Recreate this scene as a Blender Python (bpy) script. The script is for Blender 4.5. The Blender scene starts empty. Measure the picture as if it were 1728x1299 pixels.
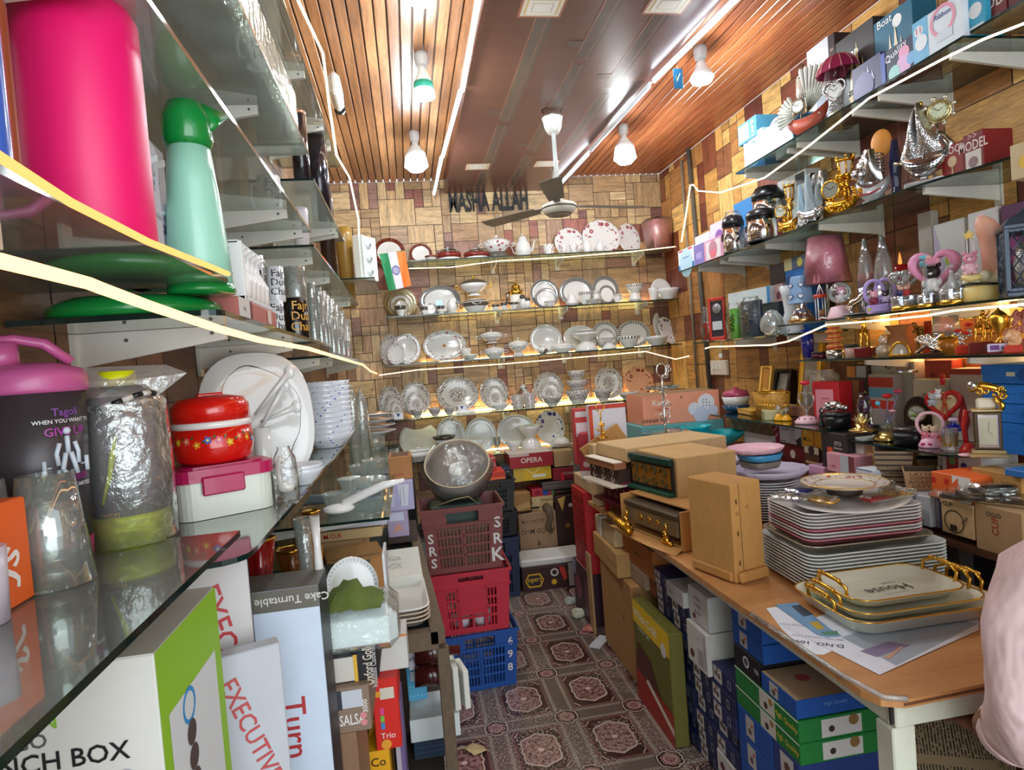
import bpy,random
from math import sin,cos,radians,ceil,atan2,pi
from mathutils import Vector,Matrix
PI=pi
sc=bpy.context.scene
COL=sc.collection
R=random.Random(7)
# camera (solved from the room's vanishing points)
F=1068.0;CX,CY=864.0,649.5;CAM=Vector((0,0,1.5))
ROT=Matrix(((0.98399973,0.08148383,-0.15844532),
(-0.16076002,0.02263575,-0.98673392),
(-0.07681633,0.99641759,0.03537291)))
cd=bpy.data.cameras.new('camera');cam=bpy.data.objects.new('camera',cd);COL.objects.link(cam)
cd.sensor_width=36;cd.lens=F/1728*36;cd.clip_start=0.02;cd.clip_end=100
mw=ROT.to_4x4();mw.translation=CAM;cam.matrix_world=mw
sc.camera=cam
# view, world, daylight through the open shop front
sc.view_settings.view_transform='Standard';sc.view_settings.look='None'
sc.view_settings.exposure=0.72;sc.view_settings.gamma=1;sc.view_settings.use_curve_mapping=False
w=bpy.data.worlds.new('daylight');sc.world=w;w.use_nodes=True
w.node_tree.nodes['Background'].inputs[0].default_value=(0.82,0.92,1.0,1)
w.node_tree.nodes['Background'].inputs[1].default_value=1.05
ld=bpy.data.lights.new('shopfront_daylight','AREA');ld.shape='RECTANGLE';ld.size=2.3;ld.size_y=2.3
ld.energy=34;ld.color=(0.93,0.97,1.0)
lo=bpy.data.objects.new('shopfront_daylight',ld);COL.objects.link(lo)
lo.location=(0.9,-1.6,1.75);lo.rotation_euler=(radians(92),0,0)
def lamp(name,kind,loc,energy,col,size=0.1,rot=(0,0,0),sy=None):
 l=bpy.data.lights.new(name,kind);l.energy=energy;l.color=col
 if kind=='AREA':
  l.size=size
  if sy:l.shape='RECTANGLE';l.size_y=sy
 else:l.shadow_soft_size=size
 o=bpy.data.objects.new(name,l);COL.objects.link(o);o.location=loc;o.rotation_euler=rot
 return o
 # measuring: pixel + known plane -> point
def P(px,py,X=None,Y=None,Z=None):
 r=ROT@Vector((px-CX,-(py-CY),-F))
 t=(X-CAM.x)/r.x if X is not None else((Y-CAM.y)/r.y if Y is not None else(Z-CAM.z)/r.z)
 return CAM+r*t
def dp_(p):return-(ROT.transposed()@(Vector(p)-CAM)).z
def ca(px,p0,d):
 """point on the line p0 + t d that lies in image column px"""
 a=ROT.transposed()@(Vector(p0)-CAM);b=ROT.transposed()@Vector(d)
 k=(px-CX)/F
 t=(-k*a.z-a.x)/(b.x+k*b.z)
 return Vector(p0)+Vector(d)*t
def s2l(v):return v/12.92 if v<=0.04045 else((v+0.055)/1.055)**2.4
def C(h):
 if isinstance(h,str):
  h=h.lstrip('#');return tuple(s2l(int(h[i:i+2],16)/255)for i in(0,2,4))+(1,)
 return tuple(h)[:3]+(1,)
 # node expressions
class E:
 def __init__(s,nt,k):s.nt=nt;s.k=k
 def _m(s,op,*a):
  n=s.nt.nodes.new('ShaderNodeMath');n.operation=op
  for i,v in enumerate((s,)+a):
   if isinstance(v,E):s.nt.links.new(v.k,n.inputs[i])
   else:n.inputs[i].default_value=v
  return E(s.nt,n.outputs[0])
 def __add__(s,o):return s._m('ADD',o)
 def __sub__(s,o):return s._m('SUBTRACT',o)
 def __mul__(s,o):return s._m('MULTIPLY',o)
 def __truediv__(s,o):return s._m('DIVIDE',o)
 def mod(s,o):return s._m('FLOORED_MODULO',o)
 def abs(s):return s._m('ABSOLUTE')
 def sin(s):return s._m('SINE')
 def floor(s):return s._m('FLOOR')
 def lt(s,o):return s._m('LESS_THAN',o)
 def gt(s,o):return s._m('GREATER_THAN',o)
 def mn(s,o):return s._m('MINIMUM',o)
 def mx(s,o):return s._m('MAXIMUM',o)
 def sqrt(s):return s._m('SQRT')
 def atan2(s,o):return s._m('ARCTAN2',o)
 def btw(s,a,b):return s.gt(a)*s.lt(b)
 def mix(s,a,b):
  n=s.nt.nodes.new('ShaderNodeMix');n.data_type='RGBA'
  s.nt.links.new(s.k,n.inputs[0])
  for v,i in((a,6),(b,7)):
   if isinstance(v,E):s.nt.links.new(v.k,n.inputs[i])
   else:n.inputs[i].default_value=C(v)
  return E(s.nt,n.outputs[2])
MC={}
class Mat:
 def __init__(s,key):
  s.m=bpy.data.materials.new(key);s.m.use_nodes=True;s.nt=s.m.node_tree
  s.b=s.nt.nodes['Principled BSDF'];s.tc=s.nt.nodes.new('ShaderNodeTexCoord')
 def n(s,t):return s.nt.nodes.new(t)
 def link(s,a,b):s.nt.links.new(a,b)
 def obj(s):return E(s.nt,s.tc.outputs['Object'])
 def xyz(s):
  q=s.n('ShaderNodeSeparateXYZ');s.link(s.tc.outputs['Object'],q.inputs[0])
  return[E(s.nt,q.outputs[i])for i in range(3)]
 def noise(s,scale,detail=3,rough=.55,sc3=None,src=None):
  t=s.n('ShaderNodeTexNoise');t.inputs['Scale'].default_value=scale
  t.inputs['Detail'].default_value=detail;t.inputs['Roughness'].default_value=rough
  v=src or s.tc.outputs['Object']
  if sc3:
   mp=s.n('ShaderNodeMapping');mp.inputs['Scale'].default_value=sc3;s.link(v,mp.inputs[0]);v=mp.outputs[0]
  s.link(v,t.inputs['Vector']);return E(s.nt,t.outputs[0])
 def voro(s,scale,out='Distance',sc3=None):
  t=s.n('ShaderNodeTexVoronoi');t.inputs['Scale'].default_value=scale
  v=s.tc.outputs['Object']
  if sc3:
   mp=s.n('ShaderNodeMapping');mp.inputs['Scale'].default_value=sc3;s.link(v,mp.inputs[0]);v=mp.outputs[0]
  s.link(v,t.inputs['Vector']);return E(s.nt,t.outputs[out])
 def attr(s,name):
  a=s.n('ShaderNodeAttribute');a.attribute_name=name;return E(s.nt,a.outputs['Color'])
 def scale(s,colr,f):
  v=s.n('ShaderNodeVectorMath');v.operation='SCALE'
  s.link(colr.k,v.inputs[0]);s.link(f.k,v.inputs['Scale']);return E(s.nt,v.outputs[0])
 def base(s,e,rough=.5,metal=0):
  if isinstance(e,E):s.link(e.k,s.b.inputs['Base Color'])
  else:s.b.inputs['Base Color'].default_value=C(e)
  s.b.inputs['Roughness'].default_value=rough;s.b.inputs['Metallic'].default_value=metal;return s
 def bump(s,e,dist=.001,st=.5):
  n=s.n('ShaderNodeBump');n.inputs['Distance'].default_value=dist;n.inputs['Strength'].default_value=st
  s.link(e.k,n.inputs['Height']);s.link(n.outputs[0],s.b.inputs['Normal'])
def cd_(f):
 def g(*a,**k):
  key=f.__name__+repr(a)+repr(sorted(k.items()))
  if key not in MC:MC[key]=f(*a,**k)
  return MC[key]
 return g
@cd_
def M(colr,rough=.45,metal=0,var=.1,coat=0,emit=0):
 """plain paint, card, metal with faint mottling"""
 m=Mat('paint_%s'%str(colr))
 if var:
  n=m.noise(23 if metal==0 else 60,3)
  c0=C(colr)
  m.base(n.mix(tuple(x*(1-var)for x in c0[:3]),tuple(min(1,x*(1+var))for x in c0[:3])),rough,metal)
 else:m.base(colr,rough,metal)
 if coat:m.b.inputs['Coat Weight'].default_value=coat
 if emit:m.b.inputs['Emission Color'].default_value=C(colr);m.b.inputs['Emission Strength'].default_value=emit
 return m.m
@cd_
def GLOW(colr,st):
 m=bpy.data.materials.new('glow');m.use_nodes=True;nt=m.node_tree;nt.nodes.clear()
 e=nt.nodes.new('ShaderNodeEmission');o=nt.nodes.new('ShaderNodeOutputMaterial')
 e.inputs[0].default_value=C(colr);e.inputs[1].default_value=st;nt.links.new(e.outputs[0],o.inputs[0]);return m
@cd_
def GS(tint='eef5f0',refl=.12,rough=.03,wrinkle=0,body=0,cap=.85):
 """thin clear glass or film: mostly transparent, mirror-like at grazing angles"""
 m=bpy.data.materials.new('clear_glass');m.use_nodes=True;nt=m.node_tree;nt.nodes.clear()
 o=nt.nodes.new('ShaderNodeOutputMaterial');t=nt.nodes.new('ShaderNodeBsdfTransparent');g=nt.nodes.new('ShaderNodeBsdfGlossy')
 lw=nt.nodes.new('ShaderNodeFresnel');mx=nt.nodes.new('ShaderNodeMixShader')
 t.inputs[0].default_value=C(tint);g.inputs['Roughness'].default_value=rough;g.inputs[0].default_value=(.95,1,.97,1)
 lw.inputs['IOR'].default_value=1.5
 a=E(nt,lw.outputs[0])*1.1+refl*.13
 nt.links.new(a.mn(cap).k,mx.inputs[0])
 src=t.outputs[0]
 if body:
  d=nt.nodes.new('ShaderNodeBsdfDiffuse');d.inputs[0].default_value=(.85,.88,.86,1)
  m2=nt.nodes.new('ShaderNodeMixShader');m2.inputs[0].default_value=body
  nt.links.new(t.outputs[0],m2.inputs[1]);nt.links.new(d.outputs[0],m2.inputs[2]);src=m2.outputs[0]
 nt.links.new(src,mx.inputs[1]);nt.links.new(g.outputs[0],mx.inputs[2]);nt.links.new(mx.outputs[0],o.inputs[0])
 if wrinkle:
  tc=nt.nodes.new('ShaderNodeTexCoord');n=nt.nodes.new('ShaderNodeTexNoise');n.inputs['Scale'].default_value=30
  n.inputs['Detail'].default_value=4
  bp=nt.nodes.new('ShaderNodeBump');bp.inputs['Distance'].default_value=.01*wrinkle;bp.inputs['Strength'].default_value=1
  nt.links.new(tc.outputs['Object'],n.inputs['Vector']);nt.links.new(n.outputs[0],bp.inputs['Height'])
  nt.links.new(bp.outputs[0],g.inputs['Normal']);nt.links.new(bp.outputs[0],lw.inputs['Normal'])
 return m
@cd_
def CARD(colr='b98a52',dirt=.25):
 m=Mat('cardboard');c0=C(colr)
 n=m.noise(9,5,.6)*.6+m.noise(70,2,.5,(1,1,.12))*.4
 m.base(n.mix(tuple(x*(1-dirt)for x in c0[:3]),tuple(min(1,x*(1+dirt))for x in c0[:3])),.75)
 m.bump(n,.0015,.4);return m.m
@cd_
def WOOD(c1='c98a4d',c2='8a5429',sc3=(1,8,8),rough=.4,scale=3):
 m=Mat('wood');n=m.noise(scale,6,.65,sc3);n2=m.noise(40,3,.6,sc3)
 m.base(((n*.7+n2*.3)*2.2-.6).mx(0).mn(1).mix(c1,c2),rough);m.bump(n2,.0008,.4);return m.m
GOLD=M('e8b64a',.22,1,.06);SV=M('d6d8da',.18,1,.06);CH=M('f0f0f0',.06,1,0);STEEL=M('c6c8ca',.2,1,.05)
WHT=M('f4f4f2',.25,0,.03,.3);BLK=M('15151a',.3,0,.1)
# ceramics: patterns live in each piece's own unit coordinates (radius 1)
@cd_
def CER(kind='white',base='dedcd8',ink='75675f',k2='a0505a'):
 m=Mat('ceramic_'+kind);x,y,z=m.xyz();r=(x*x+y*y).sqrt();a=y.atan2(x)
 col=E(m.nt,m.n('ShaderNodeRGB').outputs[0]);col.k.default_value=C(base)
 flat=z.lt(.2)
 band=(r.btw(.74,.985)*flat).mx(z.btw(.42,.62))
 if kind=='redrim':
  sp=m.voro(14).lt(.22);col=band.mix(col,sp.mix('5f1f18','c79a55'))
 elif kind=='goldrim':
  sp=m.voro(16).lt(.3);col=band.mix(col,sp.mix('8f8468','d8c892'));col=r.btw(.965,1.1).mix(col,'c9a24e')
 elif kind=='greyrim':
  ch=((a*26).sin()*((r*50).sin())).gt(0);col=band.mix(col,ch.mix('8b8a88','5d5c5c'))
 elif kind=='darkband':
  col=z.btw(.38,.64).mix(col,'4a4238')
  col=(r.btw(.76,.97)*flat).mix(col,'6f675a')
 elif kind=='greek':
  t=(a*36).sin().gt(-.2)*(r*1).btw(.8,.94);col=(r.btw(.77,.79).mx(r.btw(.955,.975)).mx(t)*flat).mix(col,'5a5448')
  col=(z.btw(.46,.6)*((a*22).sin().gt(-.1))).mix(col,'5a5448')
 elif kind=='brocade':
  k2='8a6a5c' if k2=='a0505a' else k2;n1=m.voro(13).lt(.28);n2=m.noise(17,3).gt(.53)
  pat=n2.mix(base,ink);pat=n1.mix(pat,k2)
  rim=(r.gt(.70)*flat).mx(r.lt(.42)*flat).mx(z.gt(.16)*z.lt(2))
  col=rim.mix(col,pat)
 elif kind=='floral':
  v=m.voro(3.0);fl=v.lt(.34);core=v.lt(.12);lf=m.voro(6.5).lt(.2)
  mask=m.noise(1.4,1).gt(.47)*((r.gt(.5)*flat).mx(z.gt(.1)))
  col=(lf*mask).mix(col,'59614f');col=(fl*mask).mix(col,k2);col=(core*mask).mix(col,'e3b9c4')
 elif kind=='sprig':
  v=m.voro(6).lt(.27);mask=(r.btw(.66,.95)*flat).mx(z.gt(.12))
  v2=m.voro(8).lt(.22);col=(v2*mask).mix(col,'5f6b62');col=(v*mask).mix(col,k2)
 elif kind=='squares':
  q=((x*5).mod(1)-.5).abs().mx(((y*5).mod(1)-.5).abs())
  mk=(x*.8+y).gt(.25);col=(q.btw(.28,.36)*mk).mix(col,'6b5f5a');col=(m.voro(6).lt(.25)*(x.gt(.1))*y.gt(.3)).mix(col,'7a1f45')
 elif kind=='lace':
  t=(a*40).sin().gt(0)*r.btw(.84,.93);col=(t*flat).mix(col,'b9bcc4')
 elif kind=='bluedots':
  v=m.voro(5).lt(.2);col=(v*z.gt(.05)).mix(col,'2a58c4')
 elif kind=='scroll':
  ln=(r*1+m.noise(1.3,1)*.5).btw(1.03,1.045);col=(ln*flat).mix(col,'2a2018')
  col=((m.voro(18).lt(.12))*r.btw(.7,.84)*y.gt(.2)).mix(col,'2a2018')
 m.base(col,.12);m.b.inputs['Coat Weight'].default_value=.4
 return m.m
 # mesh collector
TXT={}
def textmesh(s,bold=0.0):
 k=(s,bold)
 if k not in TXT:
  cu=bpy.data.curves.new('t','FONT');cu.body=s;cu.align_x='CENTER';cu.align_y='CENTER';cu.resolution_u=2
  cu.offset=bold
  o=bpy.data.objects.new('t',cu);COL.objects.link(o)
  dg=bpy.context.evaluated_depsgraph_get();me=o.evaluated_get(dg).to_mesh()
  TXT[k]=([tuple(v.co)for v in me.vertices],[tuple(p.vertices)for p in me.polygons])
  bpy.data.objects.remove(o);bpy.data.curves.remove(cu)
 return TXT[k]
class G:
 def __init__(s):s.v=[];s.f=[];s.mi=[];s.sm=[];s.mats=[];s.T=Matrix.Identity(4);s.col=None;s.c=[]
 def mx_(s,m):
  if m not in s.mats:s.mats.append(m)
  return s.mats.index(m)
 def add(s,vs,fs,mat,smooth=False,T=None):
  o=len(s.v);TT=s.T@T if T is not None else s.T;k=s.mx_(mat)
  s.v+=[tuple(TT@Vector(v))for v in vs]
  s.f+=[tuple(i+o for i in f)for f in fs];s.mi+=[k]*len(fs);s.sm+=[smooth]*len(fs)
  s.c+=[s.col]*len(fs);return s
 def box(s,cx,cy,cz,sx,sy,sz,mat,bev=0,T=None):
  hx,hy,hz=sx/2,sy/2,sz/2
  if not bev:
   vs=[(cx+i*hx,cy+j*hy,cz+k*hz)for i in(-1,1)for j in(-1,1)for k in(-1,1)]
   fs=[(0,1,3,2),(4,6,7,5),(0,4,5,1),(2,3,7,6),(0,2,6,4),(1,5,7,3)]
   return s.add(vs,fs,mat,False,T)
  b=min(bev,hx*.9,hy*.9,hz*.9);vs=[];ix={}
  for i in(-1,1):
   for j in(-1,1):
    for k in(-1,1):
     for ax,(dx,dy,dz)in enumerate(((0,b,b),(b,0,b),(b,b,0))):
      ix[i,j,k,ax]=len(vs);vs.append((cx+i*(hx-dx),cy+j*(hy-dy),cz+k*(hz-dz)))
  fs=[]
  for i in(-1,1):
   q=[ix[i,a,c,0]for a,c in((-1,-1),(1,-1),(1,1),(-1,1))];fs.append(tuple(q if i>0 else q[::-1]))
   q=[ix[a,i,c,1]for a,c in((-1,-1),(1,-1),(1,1),(-1,1))];fs.append(tuple(q if i<0 else q[::-1]))
   q=[ix[a,c,i,2]for a,c in((-1,-1),(1,-1),(1,1),(-1,1))];fs.append(tuple(q if i>0 else q[::-1]))
  for i in(-1,1):
   for j in(-1,1):
    fs.append((ix[i,j,-1,0],ix[i,j,1,0],ix[i,j,1,1],ix[i,j,-1,1]))
    fs.append((ix[i,-1,j,0],ix[i,1,j,0],ix[i,1,j,2],ix[i,-1,j,2]))
    fs.append((ix[-1,i,j,1],ix[1,i,j,1],ix[1,i,j,2],ix[-1,i,j,2]))
    for k in(-1,1):fs.append((ix[i,j,k,0],ix[i,j,k,1],ix[i,j,k,2]))
  return s.add(vs,fs,mat,False,T)
 def La(s,prof,mat,seg=24,T=None,smooth=True,rip=0,nr=0,ex=1,ey=1,sq=0):
  vs=[];fs=[];n=len(prof)
  for i in range(seg):
   a=2*PI*i/seg;k=1+(rip*cos(nr*a)if rip else 0)
   if sq:c_,s_=abs(cos(a)),abs(sin(a));k/=(c_**sq+s_**sq)**(1/sq)
   for r,z in prof:vs.append((r*k*cos(a)*ex,r*k*sin(a)*ey,z))
  for i in range(seg):
   j=(i+1)%seg
   for q in range(n-1):
    fs.append((i*n+q,j*n+q,j*n+q+1,i*n+q+1))
  if prof[0][0]>1e-6:fs.append(tuple(i*n for i in range(seg))[::-1])
  if prof[-1][0]>1e-6:fs.append(tuple(i*n+n-1 for i in range(seg)))
  return s.add(vs,fs,mat,smooth,T)
 def sph(s,c,r,mat,ex=1,ey=1,ez=1,seg=12,rings=8,T=None):
  pr=[(max(0,r*sin(PI*k/rings)),-r*cos(PI*k/rings)*ez)for k in range(rings+1)]
  t=Matrix.Translation(c)
  return s.La(pr,mat,seg,(T@t)if T is not None else t,True,0,0,ex,ey)
 def cyl(s,c,r,h,mat,seg=16,T=None,r2=None):
  t=Matrix.Translation(c)
  return s.La([(0,0),(r,0),(r2 if r2 is not None else r,h),(0,h)],mat,seg,(T@t)if T is not None else t,False if seg<9 else True)
 def tb(s,pts,r,mat,seg=6,closed=False,T=None,rr=None):
  pts=[Vector(p)for p in pts];n=len(pts);vs=[];fs=[];up=Vector((0,0,1));prev=None
  for i,p in enumerate(pts):
   d=(pts[(i+1)%n]-pts[i-1])if closed else(pts[min(i+1,n-1)]-pts[max(i-1,0)])
   d.normalize()
   if prev is None:a=d.cross(up)if abs(d.dot(up))<.95 else d.cross(Vector((1,0,0)))
   else:a=prev-d*prev.dot(d)
   a.normalize();prev=a;b=d.cross(a);q=rr[i]if rr else r
   for k in range(seg):
    t=2*PI*k/seg;vs.append(p+a*cos(t)*q+b*sin(t)*q)
  for i in range(n if closed else n-1):
   j=(i+1)%n
   for k in range(seg):l=(k+1)%seg;fs.append((i*seg+k,i*seg+l,j*seg+l,j*seg+k))
  if not closed:fs+=[tuple(range(seg))[::-1],tuple((n-1)*seg+k for k in range(seg))]
  return s.add(vs,fs,mat,True,T)
 def prism(s,poly,z0,z1,mat,T=None):
  n=len(poly);vs=[(x,y,z0)for x,y in poly]+[(x,y,z1)for x,y in poly]
  fs=[tuple(range(n))[::-1],tuple(range(n,2*n))]+[(i,(i+1)%n,(i+1)%n+n,i+n)for i in range(n)]
  return s.add(vs,fs,mat,False,T)
 def quad(s,a,b,c,d,mat):return s.add([a,b,c,d],[(0,1,2,3)],mat)
 def text(s,t,size,mat,T,sx=1,bold=0.0):
  vs,fs=textmesh(t,bold);k=size
  return s.add([(x*k*sx,y*k,z*k)for x,y,z in vs],fs,mat,False,T)
 def build(s,name,parent=None,loc=(0,0,0),rot=(0,0,0),scale=None):
  me=bpy.data.meshes.new(name);me.from_pydata(s.v,[],s.f)
  for m in s.mats:me.materials.append(m)
  me.polygons.foreach_set('material_index',s.mi);me.polygons.foreach_set('use_smooth',s.sm)
  if any(c is not None for c in s.c):
   at=me.attributes.new('tint','FLOAT_COLOR','CORNER');d=[]
   for p,c in zip(me.polygons,s.c):
    for _ in p.vertices:d+=list((c or(1,1,1))[:3])+[1]
   at.data.foreach_set('color',d)
  me.update()
  return link(name,me,parent,loc,rot,scale)
def link(name,me,parent=None,loc=(0,0,0),rot=(0,0,0),scale=None):
 o=bpy.data.objects.new(name,me);COL.objects.link(o)
 o.location=loc;o.rotation_euler=rot
 if scale is not None:o.scale=scale if hasattr(scale,'__len__')else(scale,)*3
 if parent:o.parent=parent
 return o
USED={}
def tag(o,label,cat,group=None,kind=None):
 o['label']=label;o['category']=cat
 if group:o['group']=group
 if kind:o['kind']=kind
 if label in USED and not group:print('DUPLABEL',label)
 USED[label]=1
 n=len(label.split())
 if n<4 or n>16:print('LABELLEN',n,label)
 return o
def st_(o):o['kind']='structure';return o
def th(name,label,cat,loc=(0,0,0),rz=0,group=None,rot=None,scale=None):
 o=bpy.data.objects.new(name,None);COL.objects.link(o);o.empty_display_size=.05
 o.location=loc;o.rotation_euler=rot or(0,0,rz)
 if scale is not None:o.scale=scale if hasattr(scale,'__len__')else(scale,)*3
 return tag(o,label,cat,group)
def rotz(a):return Matrix.Rotation(a,4,'Z')
def rotx(a):return Matrix.Rotation(a,4,'X')
def roty(a):return Matrix.Rotation(a,4,'Y')
def tr(x,y,z):return Matrix.Translation((x,y,z))
def fr(o,u,v,n):  # frame matrix
 return Matrix(((u[0],v[0],n[0],o[0]),(u[1],v[1],n[1],o[1]),(u[2],v[2],n[2],o[2]),(0,0,0,1)))
def inks(c):return(CARD(c[1:])if c[0]=='k' else M(c,.45,0,0))if isinstance(c,str)else c
ORD='bottom second third fourth fifth sixth seventh eighth ninth tenth eleventh twelfth thirteenth fourteenth top'.split()
def fc_(w,d,h):
 return{'F':(fr((-w/2,-d/2,0),(1,0,0),(0,0,1),(0,-1,0)),w,h),'B':(fr((w/2,d/2,0),(-1,0,0),(0,0,1),(0,1,0)),w,h),
 'R':(fr((w/2,-d/2,0),(0,1,0),(0,0,1),(1,0,0)),d,h),'L':(fr((-w/2,d/2,0),(0,-1,0),(0,0,1),(-1,0,0)),d,h),
 'T':(fr((-w/2,-d/2,h),(1,0,0),(0,1,0),(0,0,1)),w,d)}
def ps_(g,w,d,h,pr,e0=.0006,T0=None):
 fc=fc_(w,d,h);e={k:e0 for k in fc}
 for q in pr:
  T,W,H=fc[q[0]];z=e[q[0]];e[q[0]]+=.00025
  if T0 is not None:T=T0@T
  if q[1]=='r':_,_,u0,v0,u1,v1,c=q;g.add([(u0*W,v0*H,z),(u1*W,v0*H,z),(u1*W,v1*H,z),(u0*W,v1*H,z)],[(0,1,2,3)],inks(c),False,T)
  elif q[1]=='p':g.add([(u*W,v*H,z)for u,v in q[2]],[tuple(range(len(q[2])))],inks(q[3]),False,T)
  elif q[1]=='e':
   _,_,u,v,ru,c=q[:6];rv=q[6]if len(q)>6 else ru*W/H
   g.add([(u*W+ru*W*cos(t*PI/10),v*H+rv*H*sin(t*PI/10),z)for t in range(20)],[tuple(range(20))],inks(c),False,T)
  elif q[1]=='o':  # ring
   _,_,u,v,ru,c=q[:6];k=q[6]if len(q)>6 else .8;vs=[]
   for t in range(24):
    for s_ in(1,k):vs.append((u*W+ru*W*s_*cos(t*PI/12),v*H+ru*W*s_*sin(t*PI/12),z))
   g.add(vs,[(2*t,2*((t+1)%24),2*((t+1)%24)+1,2*t+1)for t in range(24)],inks(c),False,T)
  elif q[1]=='t':
   _,_,u,v,sz,s_,c=q[:7];rt=q[7]if len(q)>7 else 0;sx=q[8]if len(q)>8 else 1
   g.text(s_,sz,inks(c),T@tr(u*W,v*H,z)@rotz(radians(rt)),sx,.01)
def boxg(w,d,h,col,pr=(),top=None,tape=None,bev=.002,lid=0,lidcol=None):
 g=G();mat=CARD(col[1:])if isinstance(col,str)and col.startswith('k')else inks2(col)
 g.box(0,0,h/2,w,d,h,mat,bev)
 if lid:
  lm=inks2(lidcol)if lidcol else mat
  g.box(0,0,h-lid/2+.0012,w+.004,d+.004,lid,lm,bev)
 q=list(pr)
 if top:q.insert(0,('T','r',.003,.003,.997,.997,inks2(top)if isinstance(top,str)else top))
 if tape:q.insert(0,('T','r',0,.42,1,.58,tape))
 ps_(g,w+(.004 if lid else 0),d+(.004 if lid else 0),h+(.0012 if lid else 0),q)
 return g
def inks2(c):
 if not isinstance(c,str):return c
 if c.startswith('k'):return CARD(c[1:])
 return M(c,.5,0,.08)
SOLID=[]
def ab(label,name,x0,x1,ytop,plane,at,zb,dep,col,pr=(),group=None,top=None,tape=None,cat='box',lid=0,lidcol=None,ybot=None,hh=None,yaw=0,**kw):
 """box whose visible face lies in the plane X=at (faces -X 'x' or +X 'l') or Y=at ('y'), between image columns x0..x1"""
 if plane=='y':a=ca(x0,(0,at,zb),(1,0,0));b=ca(x1,(0,at,zb),(1,0,0))
 else:a=ca(x0,(at,0,zb),(0,1,0));b=ca(x1,(at,0,zb),(0,1,0))
 wid=(b-a).length;mid=(a+b)/2
 near=a if dp_(a)<dp_(b)else b;xn=x0 if near is a else x1
 if hh is None:
  q=P(xn,ytop,Y=at)if plane=='y' else P(xn,ytop,X=at)
  hh=max(.01,q.z-zb)
 if plane=='y':loc=(mid.x,at+dep/2,zb);rz=0
 elif plane=='x':loc=(at+dep/2,mid.y,zb);rz=-PI/2
 else:loc=(at-dep/2,mid.y,zb);rz=PI/2
 g=boxg(wid,dep,hh,col,pr,top,tape,lid=lid,lidcol=lidcol)
 o=g.build(name,None,loc,(0,0,rz+radians(yaw)))
 tag(o,label,cat,group)
 return zb+hh+(.0015 if lid else .0005)
 # room constants
YB,XR,XL,ZC,ZM,YF=4.80,2.08,-0.52,2.90,2.80,-0.35
Z1,Z2,Z3,Z4,Z5=2.265,1.885,1.545,1.158,0.85  # back wall shelves
RX=1.74  # front edge of the right-hand shelves
RZ1,RZ2,RZ3,RZ4,RZ5,RZ6=2.385,1.995,1.578,1.412,1.087,0.84
LX=-0.25  # front edge of the left-hand shelves
# wallpaper printed as blocks of wood
def woodpaper(vert):
 m=Mat('block_wallpaper');t=m.attr('tint')
 n=m.noise(6,5,.6,(1,1,7)if not vert else(7,7,1));n2=m.noise(30,3,.6,(1,1,6)if not vert else(6,6,1))
 k=n*1.9+n2*1.1-.5
 m.base(m.scale(t,k),.5);return m.m
WPH,WPV=woodpaper(False),woodpaper(True)
GROUT=M('3a2415',.7,0,.1)
def blockwall(name,U,V,cell,sizes,pal,T,seed,holes=None):
 """U x V area in the XY plane of T, +Z out of the wall"""
 r=random.Random(seed);nu,nv=int(ceil(U/cell)),int(ceil(V/cell));occ=[[0]*nv for _ in range(nu)]
 g=G();g.T=T
 g.add([(0,0,0),(U,0,0),(U,V,0),(0,V,0),(0,0,-.1),(U,0,-.1),(U,V,-.1),(0,V,-.1)],
 [(0,1,2,3),(7,6,5,4),(0,4,5,1),(1,5,6,2),(2,6,7,3),(3,7,4,0)],GROUT)
 for j in range(nv):
  for i in range(nu):
   if occ[i][j]:continue
   for _ in range(12):
    a,b=r.choice(sizes)
    if i+a>nu or j+b>nv:continue
    if all(not occ[p][q]for p in range(i,i+a)for q in range(j,j+b)):break
   else:a=b=1
   for p in range(i,i+a):
    for q in range(j,j+b):occ[p][q]=1
   c=C(r.choice(pal));k=r.uniform(.85,1.12);g.col=tuple(x*k for x in c[:3])
   e=.0022;jx=0 if not r.random()<.3 else r.uniform(0,.002)
   x0,x1=i*cell+e+jx,min(U,(i+a)*cell)-e;y0,y1=j*cell+e,min(V,(j+b)*cell)-e
   if x1<=x0 or y1<=y0:continue
   g.add([(x0,y0,.001),(x1,y0,.001),(x1,y1,.001),(x0,y1,.001)],[(0,1,2,3)],WPV if r.random()<.35 else WPH)
   g.col=None
 return st_(g.build(name))
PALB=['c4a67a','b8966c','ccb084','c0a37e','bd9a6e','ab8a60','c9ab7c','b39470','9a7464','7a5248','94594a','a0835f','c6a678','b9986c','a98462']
PALR=['d9a55c','cf9a52','c8924e','e0b46c','7d4028','6d3424','8a4c30','b07a44','935c3a']
SZ=[(2,3),(3,2),(2,2),(3,3),(2,1),(1,2),(4,3),(1,1),(3,2),(4,2),(1,3)]
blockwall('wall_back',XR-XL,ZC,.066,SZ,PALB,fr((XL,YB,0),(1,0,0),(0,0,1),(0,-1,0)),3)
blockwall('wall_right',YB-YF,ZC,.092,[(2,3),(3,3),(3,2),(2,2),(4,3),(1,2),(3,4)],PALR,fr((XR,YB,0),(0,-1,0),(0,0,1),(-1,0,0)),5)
blockwall('wall_left',YB-YF,ZC,.07,SZ,['8d6b45','7a5636','5c3d28','9a7850','6b4a30'],fr((XL,YF,0),(0,1,0),(0,0,1),(1,0,0)),9)
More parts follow.
